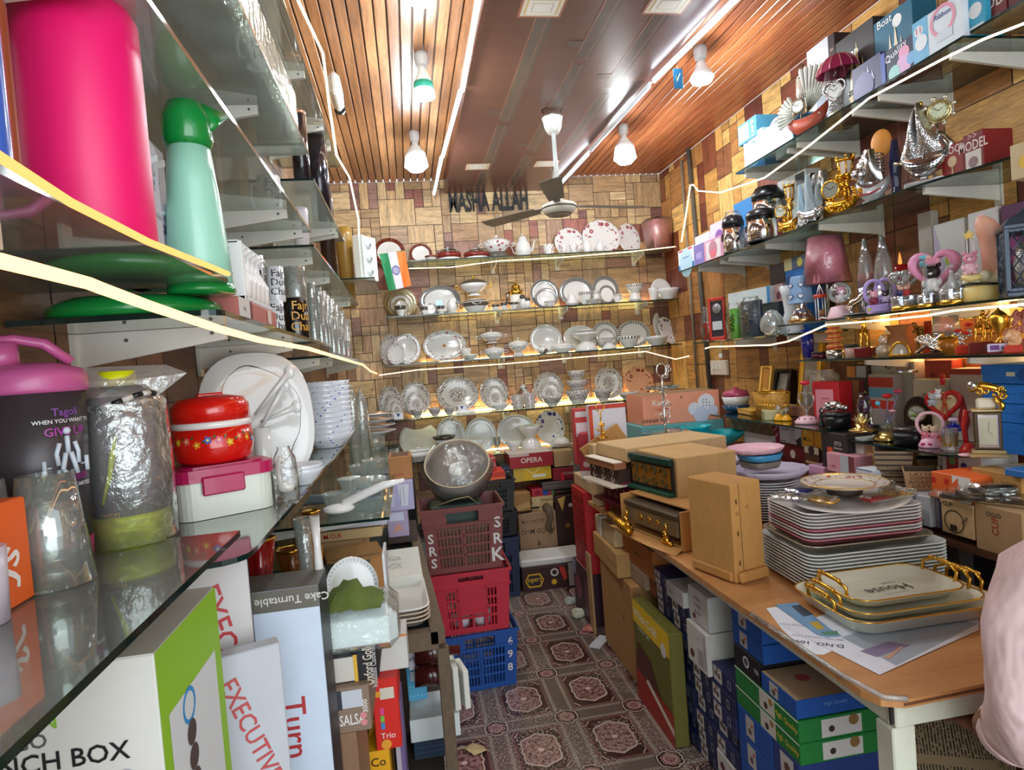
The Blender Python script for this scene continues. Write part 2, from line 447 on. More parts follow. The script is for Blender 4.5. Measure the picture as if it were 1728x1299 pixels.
# floor: worn patterned vinyl
m=Mat('patterned_vinyl');x,y,z=m.xyz()
u=(((x-.533)/.298).mod(1)-.5).abs()*.298;v=(((y-2.558)/.382).mod(1)-.5).abs()*.382
qx=u*-1+.149;qy=v*-1+.191
fine=((x*700).sin()*((y*700).sin())).gt(.2)
col=fine.mix('6a5b52','554740')  # grey mesh strips
hx,hy=.098,.138
insq=u.lt(hx)*v.lt(hy)
dash=((x+y)*520).sin().gt(-.1)
l1=(u.btw(hx+.012,hx+.0175).mx(v.btw(hy+.012,hy+.0175)))*dash
l1b=(u.btw(hx+.021,hx+.0235)).mx(v.btw(hy+.021,hy+.0235))
col=l1.mix(col,'b8aa9c');col=l1b.mix(col,'a79a8c')
col=insq.mix(col,'3a2422')
inn=(u.lt(hx-.008)*v.lt(hy-.008));col=(insq*(inn*-1+1)).mix(col,'6d4240')
dia=(u*u/(hx*hx*.66)+v*v/(hy*hy*.66)).sqrt();wob=(((v.atan2(u))*6).sin())*.07
dd=dia+wob;sp=m.voro(75).lt(.3);ns=m.noise(55,3).gt(.52)
col=(dd.btw(.0,.92)*insq).mix(col,(sp.mx(ns)).mix('93706a','5d3a38'))
col=(dd.btw(.92,1.0)*insq).mix(col,'b5a497')
col=(((u/hx+v/hy).btw(1.62,1.68))*inn).mix(col,'b09a8d');col=((u*u+v*v).sqrt().lt(.012)).mix(col,'caa9a0')
qr=(qx*qx+qy*qy).sqrt()*(((qy.atan2(qx))*8).sin()*.05+1)
col=qr.lt(.056).mix(col,'2b1a1a');col=qr.btw(.046,.051).mix(col,'b8aa9c');col=qr.lt(.036).mix(col,(sp).mix('8a625f','5d3a38'))
col=qr.btw(.022,.0245).mix(col,'c6aea4')
wear=m.noise(110,3,.7).gt(.56)*m.noise(2.3,3).gt(.47)
col=wear.mix(col,'a3968a')
tear=m.noise(5.5,4,.6,(1.6,1,1)).gt(.73);col=tear.mix(col,'b98a55')
dn=m.noise(3,4);col=m.scale(col,dn*.7+.8)
m.base(col,.28);m.bump(m.noise(9,3),.004,.25);FLOOR=m.m
g=G();g.box((XL+XR)/2,(YB+YF)/2,-.05,XR-XL+.2,YB-YF+.2,.1,FLOOR);st_(g.build('floor'))
g=G();g.box(.8,-2.4,-.06,6,3.9,.1,M('a8a49c',.8,0,.1));st_(g.build('pavement'))
# ceiling: wood battens either side of a lower dark panel
m=Mat('batten');t=m.attr('tint');n=m.noise(7,5,.65,(9,.5,9));n2=m.noise(60,2,.5,(3,.2,3))
m.base(m.scale(t,n*1.7+n2*.8-.28),.3);BAT=m.m
m=Mat('dark_panel');n=m.noise(14,4,.6,(.3,5,1));n2=m.noise(5,3)
m.base((n*.7+n2*.3).mix('4a2b25','7c5044'),.3);DPAN=m.m
g=G();X1,X2=.372,1.27
g.box((XL+X1)/2,(YB+YF)/2,ZC+.05,X1-XL+.1,YB-YF,.06,M('22120b'));g.box((X2+XR)/2,(YB+YF)/2,ZC+.05,XR-X2,YB-YF,.06,M('22120b'))
def battens(a,b,pitch,pal):
 k=a
 while k<b:
  c=C(R.choice(pal));q=R.uniform(.85,1.15);g.col=tuple(i*q for i in c[:3]);e=min(b,k+pitch-.006)
  g.box((k+e)/2,(YB+YF)/2,ZC+.009,e-k,YB-YF,.018,BAT,.003);k+=pitch
 g.col=None
battens(XL,X1,.05,['bf8a5e','b37c50','c89668','a8734a']);battens(X2,XR,.05,['b36a42','a85f3a','bd7449'])
st_(g.build('ceiling'))
g=G();g.box((X1+X2)/2,(YB+YF)/2,ZM+.06,X2-X1,YB-YF,.12,DPAN)
def onc(px,py):q=P(px,py,Z=ZM);return q
def cband(x,ya,yb,w,mat,z=.0006):g.add([(x-w,ya,ZM-z),(x-w,yb,ZM-z),(x+w,yb,ZM-z),(x+w,ya,ZM-z)],[(0,1,2,3)],mat)
lineM,bandM=M('9a6a52',.3),M('5f5048',.25,0,.2)
for k,(x,ya,yb)in enumerate(((.62,2.35,3.4),(.62,3.46,4.75),(.86,1.2,2.7),(.86,2.76,3.9),(1.08,1.9,3.0),(1.08,3.06,4.3),(.62,-.5,2.3),(1.08,-.5,1.8),(.86,3.96,4.75))):
 cband(x,ya,yb,.033,bandM);cband(x-.036,ya-.03,yb-.03,.003,lineM,.0009)
 cband(x+.012,ya,yb,.002,lineM,.001);cband(x-.07,yb-.14,yb-.09,.035,bandM,.0008)
for px,py in((915,12),(1128,7),(806,281),(922,276)):
 q=onc(px,py);
 for(sx,sy,c_,z_)in((.085,.07,'a4674f',.0012),(.075,.058,'e9dcc6',.0016),(.062,.046,'d9c27a',.002),(.056,.046,'f4efe4',.0024),(.04,.03,'dcd3c2',.0028),(.034,.026,'f4efe4',.0032)):
  g.add([(q.x-sx,q.y-sy,ZM-z_),(q.x-sx,q.y+sy,ZM-z_),(q.x+sx,q.y+sy,ZM-z_),(q.x+sx,q.y-sy,ZM-z_)],[(0,1,2,3)],M(c_,.35,0,.02))
st_(g.build('ceiling_panel'))
# lettering on the back wall
g=G();T=fr(((P(825,340,Y=YB-.02)).x,YB-.012,P(825,341,Y=YB).z),(1,0,0),(0,0,1),(0,-1,0))
for k in range(3):g.text('MASHA ALLAH',.215,M('070708',.6,0,0),T@tr(0,0,.004+.001*k),.43,.028)
for i in range(11):
 u=(i-5)*.044
 if i==5:continue
 g.add([(u-.007,.02,.0066),(u,.034,.0066),(u+.007,.02,.0066),(u,.004,.0066)],[(0,1,2,3)],M('0d0d10',.4,0,0),False,T)
tag(g.build('wall_lettering'),'black letters MASHA ALLAH stuck high on the back wall','lettering')
# shelf makers
EDGE=M('0f2622',.08,0,.05,.5);BRK=M('dedcd2',.4,0,.1)
def pane(g,poly,z,edge=EDGE,th=.008,gl=None):
 n=len(poly);gl=gl or GS('dfeee8',.3,.03,0,.04)
 vs=[(x,y,z)for x,y in poly]+[(x,y,z+th)for x,y in poly]
 g.add(vs,[tuple(range(n))[::-1],tuple(range(n,2*n))],gl);g.add(vs,[(i,(i+1)%n,(i+1)%n+n,i+n)for i in range(n)],edge)
def rc_(x0,y0,x1,y1,r=0.0,which=()):
 """rectangle, corners in order (x0,y0)(x1,y0)(x1,y1)(x0,y1), rounded where listed"""
 cs=[(x0,y0,1,1),(x1,y0,-1,1),(x1,y1,-1,-1),(x0,y1,1,-1)];out=[]
 for i,(x,y,a,b)in enumerate(cs):
  if i not in which:out.append((x,y));continue
  cx,cy=x+a*r,y+b*r;st={0:PI,1:1.5*PI,2:0,3:.5*PI}[i]
  out+=[(cx+r*cos(st+t*PI/8),cy+r*sin(st+t*PI/8))for t in range(5)]
 return out
def bk_(parent,side,pos,z,L,h=.055):
 g=G();th=.012
 poly=[(0,0),(L,0),(L,-.022),(0,-h)]
 for s in(1,):g.prism(poly,-th/2,th/2,BRK)
 g.box(.004,-h*.65,0,.008,h*1.3,.03,BRK);g.cyl((L-.02,-.011,th/2),.003,.002,M('555555'),8);g.cyl((L*.35,-.014,th/2),.003,.002,M('555555'),8)
 if side=='r':T=fr((XR,pos,z),(-1,0,0),(0,0,1),(0,1,0))
 elif side=='l':T=fr((XL,pos,z),(1,0,0),(0,0,1),(0,-1,0))
 else:T=fr((pos,YB,z),(0,-1,0),(0,0,1),(-1,0,0))
 g.v=[tuple(T@Vector(v))for v in g.v]
 g.v=[tuple(Vector(v)-Vector(parent.location))for v in g.v]
 g.build('bracket',parent)
def sf(label,poly,z,brs,side,L,group=None,gl=None):
 if side=='l' and z>1.2:gl=GS('dfe8e2',.8,.06,0,.3,.3)if z>1.7 else GS('d6e0da',.8,.04,0,.15)  # diffuse white in the left panes stands in for milky reflections
 c=Vector((sum(p[0]for p in poly)/len(poly),sum(p[1]for p in poly)/len(poly),z))
 t=th('glass_shelf',label,'shelf',c,0,group)
 g=G();pane(g,[(x-c.x,y-c.y)for x,y in poly],-.008,gl=gl);g.build('glass_pane',t)
 for b in brs:bk_(t,side,b,z-.0085,L)
 return t
bx=[ca(p,(0,YB-.3,Z1),(1,0,0)).x for p in(840,955,1092)]
ordn=['topmost','second','third','fourth','lowest']
for k,(z,xa,xb)in enumerate(((Z1,-.1,2.0),(Z2,-.13,2.04),(Z3,-.17,2.04),(Z4,-.19,1.98),(Z5,-.12,1.25))):
 sf('%s long glass shelf of tableware on the back wall'%ordn[k],rc_(xa,YB-.30,xb,YB-.003),z,[b for b in bx if b<xb]if k<4 else[.2,.9],'b',.22)
def yr(px,z,X=RX):return ca(px,(X,0,z),(0,1,0)).y
def ry(*a):return[yr(p,a[-1])for p in a[:-1]]
sf('far topmost glass shelf on the right wall under the lamp boxes',rc_(RX,yr(1625,RZ1),XR-.003,yr(1241,RZ1)),RZ1,ry(1585,1466,1423,1331,1315,1245,RZ1),'r',.3)
sf('near topmost glass shelf on the right wall, leaving the frame',rc_(RX,.9,XR-.003,yr(1632,RZ1)-.01),RZ1,[1.1],'r',.3)
sf('glass shelf on the right wall under the ship clocks and steel pots',rc_(RX,yr(1530,RZ2),XR-.003,yr(1145,RZ2)),RZ2,ry(1541,1368,1278,1218,1204,1168,RZ2),'r',.3)
sf('short glass shelf on the right wall running out of frame beside the red clock box',[(RX+.16,.9),(XR-.003,.9),(XR-.003,yr(1534,RZ2)),(RX,yr(1534,RZ2)),(RX+.1,1.45)],RZ2,[1.3],'r',.2)
sf('far half of the glass shelf holding the spotted vase and glass egg',rc_(RX,yr(1322,1.535),XR-.003,yr(1170,1.535),.04,(0,)),1.535,ry(1300,1215,1.535),'r',.25)
sf('near half of the glass shelf holding lava lamps and the moon lamp',rc_(RX,.9,XR-.003,yr(1312,RZ3)),RZ3,ry(1379,1554,1700,RZ3),'r',.3)
sf('glass shelf of gold trophies on the right wall',rc_(RX,.9,XR-.003,yr(1345,RZ4)),RZ4,ry(1598,1430,RZ4),'r',.26)
sf('dark glass shelf of clocks and music boxes with a rounded near corner',rc_(RX-.02,yr(1630,RZ5),XR-.003,yr(1418,RZ5),.08,(0,)),RZ5,[2.0,2.35],'r',.3,gl=GS('8f9a96',.3))
sf('dark glass shelf of gilt frames and jewellery boxes',rc_(RX-.06,yr(1408,RZ5+.03),XR-.003,yr(1215,RZ5+.03),.03,(0,)),RZ5+.03,[2.6,3.1],'r',.3,gl=GS('8f9a96',.3))
# plywood counter running along the right wall under the goods
g=G();g.box(1.85,2.15,RZ6-.0105,.45,2.5,.02,WOOD('6b4630','4a2f1e'));
o=th('wall_counter','dark wooden counter along the right wall beneath stacked mug boxes','counter',(0,0,0));g.build('top',o)
for yy in(1.75,2.5,3.35):
 g=G();g.box(1.68,yy,(RZ6-.021)/2,.05,.05,RZ6-.021,M('3b3430',.6));g.build('leg',o)
 g=G();g.box(2.02,yy,(RZ6-.021)/2,.05,.05,RZ6-.021,M('3b3430',.6));g.build('leg',o)
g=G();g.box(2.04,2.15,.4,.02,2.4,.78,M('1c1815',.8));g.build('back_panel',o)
# left-hand shelves
def yl(px,z,X=LX):return ca(px,(X,0,z),(0,1,0)).y
LA,LB,L2A,L2B,L3,L4,L5=1.296,1.252,1.655,1.605,1.935,2.20,2.24
XW=XL+.003
sf('near glass shelf holding the shaker bottles, its corner at the lunch boxes',rc_(XW,-.3,LX,yl(405,LA)),LA,[yl(213,LA),.1],'l',.2)
sf('glass shelf with rounded corner holding casserole, platter and blue bowls',rc_(XW,yl(405,LA)+.012,LX,yl(588,LB),.05,(1,)),LB,[1.3,2.1],'l',.2)
sf('near upper glass shelf holding the big pink flask',rc_(XW,-.3,LX,yl(385,L2A)),L2A,[yl(150,L2A),.15],'l',.2)
sf('glass shelf holding the mugs and pressed glass tumblers',rc_(XW,.93,LX,yl(560,L2B),.025,(1,)),L2B,[yl(385,L2B,LX-.03)+.02,1.7],'l',.23)
sf('glass shelf of tumblers behind the black mug',rc_(XW,yl(563,L2B),LX,4.45),L2B-.03,[2.4,2.8,4.2],'l',.2)
sf('empty looking near glass shelf above the green jug',rc_(XW,.3,LX,yl(525,L3)),L3,[yl(497,L3),yl(523,L3)-.02,.7],'l',.25)
sf('glass shelf at mid height carrying small kitchen goods',rc_(XW,yl(528,L3),LX,3.7),1.90,[2.15,2.6,3.5],'l',.24)
sf('high glass shelf holding the shrink wrapped long box',rc_(XW,.5,LX,yl(522,L4),.03,(2,)),L4,[yl(483,L4),.9],'l',.2)
sf('high glass shelf under the dark flasks',rc_(XW,yl(526,L4)+.01,LX,3.1),L4-.06,[yl(570,L4-.06),2.9],'l',.26)
sf('topmost left glass shelf close to the ceiling',rc_(XW,.6,LX,3.2),2.52,[yl(549,2.52),2.2,2.9],'l',.26)
# warm LED ropes
def rope(label,pts,r,st=9,colr=(1,.62,.25)):
 g=G();g.tb(pts,r,GLOW(colr,st),6);o=g.build('led_rope_light');tag(o,label,'rope light');return o
WARM=(1,.55,.2)
def PL(lst,X=None,Y=None):return[P(a,b,X=X,Y=Y)for a,b in lst]
rope('thick warm rope light under the shelf of mugs on the left',PL([(-40,432),(0,440),(60,455),(150,478),(170,486),(250,515),(370,555),(440,574),(520,588),(560,600),(600,612),(612,615),(625,626),(640,632)],X=LX+.012),.005,2.2,(1,.5,.2))
rope('warm rope light under the edge of the shelf with the pink flask',PL([(-40,238),(0,265),(120,342),(250,408),(385,462)],X=LX+.012),.0035,1.5,(1,.34,.1))
rope('white rope light climbing along the topmost left shelf',PL([(495,-20),(505,5),(545,90),(556,180),(568,262),(590,300),(605,370),(606,402)],X=LX+.02),.005,2.6,(1,.8,.52))
rope('rope light beneath the topmost back shelf',PL([(690,453),(760,451),(843,440),(950,434),(1060,425),(1140,416)],Y=YB-.31),.0036,2.4,(1,.72,.42))
rope('rope light beneath the third back shelf, sagging at its right end',PL([(640,633),(705,624),(850,614),(1090,593),(1140,606),(1165,600),(1190,588)],Y=YB-.32),.0036,2.4,(1,.72,.42))
rope('rope light draped below the topmost right shelf',PL([(1170,312),(1178,322),(1215,325),(1290,300),(1360,250),(1466,166),(1590,100),(1660,66),(1740,35)],X=RX-.012),.0036,2.8,(1,.82,.58))
rope('vertical rope light in the far right corner above the planter box',PL([(1150,408),(1158,360),(1165,312),(1170,312)],X=XR-.05),.006,2.6,(1,.62,.3))
rope('rope light drooping from the spotted vase shelf to the trophies',PL([(1190,588),(1200,585),(1300,582),(1330,576),(1395,548),(1480,541),(1560,533),(1610,524),(1740,512)],X=RX-.012),.0036,2.6,(1,.7,.38))
for lab,z,a,b,e in(('topmost',Z1,.1,1.9,4),('second',Z2,.25,1.95,14),('third',Z3,.1,1.95,6),('fourth',Z4,0,1.9,18),('lowest',Z5,.1,1.1,5)):  # topmost, third and lowest bars are unseen, added to warm the wall
 g=G();g.box(0,0,0,b-a,.016,.006,GLOW((1,.66,.32),e));o=g.build('led_bar',None,((a+b)/2,YB-.016,z+.0035));tag(o,'unseen warm light bar lying at the back of the %s shelf of dishes'%lab,'light bar')
for lab,z,a,b in(('trophies',RZ3,1.2,2.6),('clocks',RZ4,1.2,2.4)):
 g=G();g.box(0,0,0,.012,b-a,.005,GLOW((1,.55,.2),9));o=g.build('led_bar',None,(XR-.03,(a+b)/2,z-.02));tag(o,'warm light bar on the right wall above the %s'%lab,'light bar')
 # tube lights along the ceiling steps
def tube_light(label,p,q,lit,st=10):
 p,q=Vector(p),Vector(q);t=th('tube_light',label,'light',p);d=q-p;n=d.normalized();c=Vector((0,0,-.012))
 g=G();s_=Vector((0,0,-.004));w_=n.cross(Vector((0,0,1)))*.011
 g.tb([Vector((0,0,0)),d],.011,M('eef0f2',.3),4);g.build('casing',t)
 g=G();g.tb([c+n*.01,c+d-n*.01],.009,GLOW((.8,.9,1),st)if lit else M('d9dde0',.4),8);g.build('lit_tube' if lit else 'diffuser',t)
tube_light('lit white tube light nearest the camera along the left ceiling step',P(812,-30,Z=ZM-.02),P(780,150,Z=ZM-.02),True,4)
tube_light('middle tube light of the left ceiling step',P(777,152,Z=ZM-.02),P(747,262,Z=ZM-.02),True,5)
tube_light('farthest tube light of the left ceiling step, beside the back wall',P(745,264,Z=ZM-.02),P(732,325,Z=ZM-.03),True,6)
tube_light('brightest tube light, on the right ceiling step near the camera',P(1250,-14,Z=ZM-.02),P(1102,134,Z=ZM-.02),True,14)
tube_light('unlit tube light in the middle of the right ceiling step',P(1097,140,Z=ZM-.02),P(996,252,Z=ZM-.02),False)
tube_light('lit tube light at the far end of the right ceiling step',P(993,256,Z=ZM-.02),P(936,318,Z=ZM-.03),True,12)
# bulbs hanging from battens
def bulb(label,px,py,pb,wpx,band=None,flare=False):
 q=P(px,py,Z=ZC);dpt=dp_(q);s=dpt/F;H=(pb-py)*s;r=wpx*s/2
 t=th('ceiling_bulb',label,'light bulb',(q.x,q.y,ZC))
 g=G();g.La([(0,0),(.03,0),(.032,-.02),(.028,-.05),(.022,-.06),(0,-.06)][::-1],M('c9c9c7',.4),16);g.build('holder',t)
 if flare:pr=[(.018,-.06),(.022,-.08),(.03,-.1),(r*.9,-H+.035),(r,-H+.02)]
 else:pr=[(.018,-.06),(.02,-.08),(r*.7,-.115),(r*.86,-.13),(r*.86,-.15 if not band else-.16)]
 g=G();g.La(pr,M('e4ebe9',.4)if not band else M('e8f2ee',.4),20);g.build('bulb_body',t)
 if band:
  g=G();g.La([(r*.87,-.13),(r*.9,-.16)],M(band,.4),20);g.build('colour_band',t)
 z0=pr[-1][1];r0=pr[-1][0]
 if flare:pg=[(r0,z0),(r*.8,-H),(0,-H)]
 else:pg=[(r0,z0),(r,(z0-H)/2-.01),(r*.95,-H+.035),(r*.6,-H+.008),(0,-H)]
 g=G();g.La(pg,GLOW((.85,.95,1),16),20);g.build('globe',t)
 lamp('bulb_light','POINT',(q.x,q.y,ZC-H-.03),10,(.9,.96,1),.05)
bulb('round bulb with a green band on the left ceiling battens',710,90,168,38,'2fa98c')
bulb('plain white bulb nearest the back wall on the left battens',698,222,290,40)
bulb('white bulb hanging from the right battens beside the fan',1051,211,277,38)
bulb('flared bulb on the right battens near the hanging blue tag',1181,79,138,40,None,True)
bulb('bulb at the top edge of the picture on the left battens',706,-75,-8,44)
# ceiling fan
q=P(931,186,Z=ZM);t=th('ceiling_fan','cream ceiling fan hanging from the dark panel on a long rod','fan',(q.x,q.y,ZM))
hz=P(933,352,Y=q.y).z-ZM
CRM=M('d9d6c8',.35)
g=G();g.La([(.012,-.005),(.05,0),(.055,-.0)][:2]+[(.055,0),(0,0)],M('4a2018',.4),16);g.build('ceiling_rose',t)
g=G();g.La([(0,-.12),(.03,-.12),(.045,-.09),(.052,-.05),(.056,-.04),(.02,-.035),(.015,-.02),(0,-.02)],M('e6e5df',.35),20);g.build('canopy',t)
g=G();g.tb([(0,0,-.02),(0,0,hz+.06)],.011,M('c8ccc8',.35),10);g.build('down_rod',t)
g=G();g.La([(0,-.03),(.05,-.034),(.075,-.026),(.09,-.008),(.094,.006),(.085,.02),(.05,.034),(.022,.04),(.02,.07),(0,.07)],CRM,28)
g.La([(.092,-.004),(.0965,.0),(.092,.008)],M('6a6050'),28);g.La([(.056,-.0338),(.06,-.036),(.065,-.0305)],M('6a6050'),28);mo=g.build('motor',t,(0,0,hz))
for k in range(3):
 g=G();g.prism([(.08,-.014),(.15,-.02),(.15,.02),(.08,.014)],-.001,.003,M('777777'));g.prism([(.14,-.04),(.5,-.055),(.51,0),(.5,.055),(.14,.04)],-.002,.002,M('5f584a',.4))
 g.build('blade',t,(0,0,hz+.014),(radians(8),0,radians((12,132,252)[k])))
 # blue tag, flag, conduit, switchboards
q=P(1143,150,Z=ZM-.03);s=dp_(q)/F
t=th('hanging_tag','small blue paper tag hanging from the right tube light','tag',P(1143,112,Z=ZM-.03))
g=G();g.tb([(0,0,0),(0,0,-.01)],.001,M('dddddd'),4);g.build('string',t)
g=G();g.box(0,0,-.055,15*s,.003,.09,M('1f6f9c',.4),.001);g.add([(-.012,-.002,-.07),(-.006,-.002,-.07),(.012,-.002,-.03),(.008,-.002,-.03)],[(0,1,2,3)],M('e9eef0'));g.add([(-.012,-.002,-.04),(-.009,-.002,-.04),(-.006,-.002,-.07),(-.01,-.002,-.07)],[(0,1,2,3)],M('8fc04a'));g.build('card',t)
yf=YB-.34;q0=P(640,430,Y=yf);s=dp_(q0)/F
t=th('indian_flag','small green white and orange flag with a wheel, hung before red-rimmed plates','flag',q0)
flagc=[('1f8a54',0,.33),('dcd6ec',.33,.66),('f07a2c',.66,1)]
A,B_,C_,D_=[P(*k,Y=yf)-q0 for k in((640,429),(683,422),(694,482),(656,491))]
def fp(u,v):return(A.lerp(B_,u)).lerp(D_.lerp(C_,u),v)+Vector((0,.006*sin(u*9+v*3),0))
g=G()
for c_,a,b in flagc:
 for i in range(4):
  for j in range(6):
   u0,u1,v0,v1=a+(b-a)*i/4,a+(b-a)*(i+1)/4,j/6,(j+1)/6
   g.add([fp(u0,v0),fp(u0,v1),fp(u1,v1),fp(u1,v0)],[(0,1,2,3)],M(c_,.6,0,.03))
nb=M('27307e',.5,0,0)
for k in range(24):
 a0,a1=k*PI/12,(k+1)*PI/12;L_=[]
 for rr,an in((.13,a0),(.13,a1),(.16,a1),(.16,a0)):L_.append(fp(.5+rr*cos(an),.5+rr*.8*sin(an))+Vector((0,-.002,0)))
 g.add(L_,[(0,1,2,3)],nb)
 L_=[fp(.5,.5)+Vector((0,-.002,0)),fp(.5+.13*cos(a0-.04),.5+.104*sin(a0-.04))+Vector((0,-.002,0)),fp(.5+.13*cos(a0+.04),.5+.104*sin(a0+.04))+Vector((0,-.002,0))]
 g.add(L_,[(0,1,2)],nb)
g.build('cloth',t)
g=G();a=P(605,440,Y=yf)-q0;g.tb([a,(a+A)/2+Vector((0,0,-.01)),A,B_+Vector((.02,0,0))],.0015,M('3fae6a'),4);g.build('string',t)
# electrical trunking and sockets in the far right corner
g=G();a=P(1162,240,X=XR-.012);b=P(1200,640,X=XR-.012)
g.tb([(XR-.02,a.y,a.z),(XR-.02,b.y,1.0)],.016,M('5a564e',.5),8);tag(g.build('conduit_pipe'),'grey conduit pipe running down the right wall near the corner','pipe')
g=G();g.tb([(XR-.02,a.y+.12,2.86),(XR-.02,a.y+.1,1.1)],.009,M('8c8270',.5),8);tag(g.build('conduit_pipe'),'thinner pale conduit pipe behind the grey one in the corner','pipe')
q=P(1217,620,X=XR);t=th('socket_board','cream electrical socket board on the right wall below the shelf cable','socket',(XR-.001,q.y,q.z-.03),-PI/2)
g=G();g.box(0,-.012,.03,.22,.024,.1,M('e8dcc8',.5),.004);g.build('backplate',t)
g=G();
for k in range(3):g.box(-.06+.05*k,-.027,.04,.03,.006,.045,M('f4eee0',.4),.002)
g.build('switches',t)
g=G();a=P(1222,566,X=RX+.1);pts=[(a.x,a.y,a.z),(a.x,a.y+.01,a.z+.004),(a.x-.005,a.y+.02,a.z-.01)]+[tuple(P(*k,X=a.x))for k in((1216,585),(1214,592))]
g.tb(pts,.003,WHT,6);e=P(1216,600,X=a.x);g.box(e.x,e.y,e.z,.014,.028,.03,WHT,.004);g.box(e.x,e.y-.006,e.z-.021,.003,.003,.014,GOLD);g.box(e.x,e.y+.006,e.z-.021,.003,.003,.014,GOLD)
tag(g.build('power_plug'),'white cable with plug dangling from the spotted vase shelf','plug')
# crockery, built at radius 1 and scaled per piece
PROF={
'plate':[(0,.0),(.6,.0),(.62,.02),(.98,.11),(1,.125),(.985,.135),(.70,.07),(.62,.045),(0,.04)],
'flatplate':[(0,0),(.6,0),(.9,.05),(1,.07),(.99,.085),(.86,.065),(.6,.03),(0,.03)],
'bowl':[(0,0),(.42,0),(.44,.05),(.68,.2),(.9,.44),(1,.62),(.965,.62),(.86,.44),(.62,.22),(0,.1)],
'deepbowl':[(0,0),(.5,0),(.52,.04),(.8,.3),(.96,.62),(.93,.62),(.76,.32),(.5,.1),(0,.08)],
'flare':[(0,0),(.36,0),(.38,.06),(.45,.1),(.6,.34),(.84,.54),(1,.62),(.97,.63),(.8,.5),(.5,.22),(0,.16)],
'cup':[(0,0),(.5,0),(.52,.03),(.78,.2),(.93,.4),(1,.62),(.95,.62),(.86,.4),(.66,.16),(0,.08)],
'mug':[(0,0),(.9,0),(.98,.02),(1,.06),(1,.62),(.93,.62),(.92,.08),(0,.06)],
'lid':[(1,0),(.98,.03),(.75,.15),(.4,.25),(.12,.28),(0,.28)],
'foot':[(0,0),(.55,0),(.5,.05),(.3,.14),(.28,.2),(0,.2)],
}
@cd_
def unit(shape,kind,seg=28,rip=0,nr=0,sq=0):
 g=G();mat=kind if not isinstance(kind,str)else CER(kind)
 g.La(PROF[shape],mat,seg,None,True,rip,nr,1,1,sq)
 me_o=g.build(shape);me=me_o.data;bpy.data.objects.remove(me_o);return me
@cd_
def handle_mesh(kind,style='ear'):
 g=G();mat=kind if not isinstance(kind,str)else CER(kind)
 if style=='ear':g.tb([(.93,0,.5),(1.2,0,.54),(1.36,0,.42),(1.28,0,.24),(.86,0,.16)],.06,mat,6)
 elif style=='loop':g.tb([(.97,0,.48),(1.2,0,.56),(1.32,0,.46),(1.2,0,.36),(.9,0,.34)],.035,mat,6)
 else:g.box(1.05,0,.6,.2,.5,.05,mat,.02)
 o=g.build('handle');me=o.data;bpy.data.objects.remove(o);return me
def pl(me,name,label,cat,loc,rot,scale,group=None):return tag(link(name,me,None,loc,rot,scale),label,cat,group)
def back(px,z,d):return ca(px,(0,YB-d,z),(1,0,0))
def Sd(label,x0,x1,ytop,z,d,kind,name='dinner_plate',cat='plate',yaw=0,tilt=13,shape='plate',rip=0,nr=0,pt=None,wk=1,sq=0):
 p=pt or back((x0+x1)/2,z,d);s=dp_(p)/F;rx=(x1-x0)*s/2*wk;xm=(x0+x1)/2
 ct=cos(radians(tilt));h=P(xm,ytop,Y=p.y+.02).z-z;ry=h/2/ct
 loc=(p.x,p.y+ry*sin(radians(tilt)),z+ry*ct+.001)
 return pl(unit(shape,kind,32,rip,nr,sq),name,label,cat,loc,(radians(90-tilt),0,radians(yaw)),(rx,ry,(rx+ry)/2*.8))
def tops(x0,x1,ytop,z,p):
 s=dp_(p)/F;return(x1-x0)*s/2,P((x0+x1)/2,ytop,Y=p.y).z-z
def bw(label,x0,x1,ytop,z,d,kind,shape='bowl',inv=False,name='bowl',cat='bowl',rip=0,nr=0,p=None,saucer=False,ey=1,yaw=0,h=None,seg=28,sq=0,w=None):
 p=p or back((x0+x1)/2,z,d);r,hh=tops(x0,x1,ytop,z,p);h=h or hh;r=w or r
 me=unit(shape,kind,seg,rip,nr,sq)
 if inv:return pl(me,name,label,cat,(p.x,p.y,z+h+.0005),(PI,0,0),(r,r*ey,h/.62))
 return pl(me,name,label,cat,(p.x,p.y,z+.0005),(0,0,yaw),(r,r*ey,h/.62))
def cup(label,x0,x1,ytop,z,d,kind,shape='cup',name='teacup',cat='cup',ang=0,p=None,hk=None,saucer=None,h=None,w=None):
 p=p or back((x0+x1)/2,z,d);r,hh=tops(x0,x1,ytop,z,p);h=h or hh;r=w or r;zz=z
 if saucer:
  pl(unit('flatplate',kind),'saucer',saucer,'saucer',(p.x,p.y,z+.0005),(0,0,0),(r*1.7,r*1.7,r));zz+=.006;h-=.006
 t=th(name,label,cat,(p.x,p.y,zz+.0005),ang,None,None,(r,r,h/.62))
 link('cup_body',unit(shape,kind),t);link('handle',handle_mesh(hk or kind),t);return t
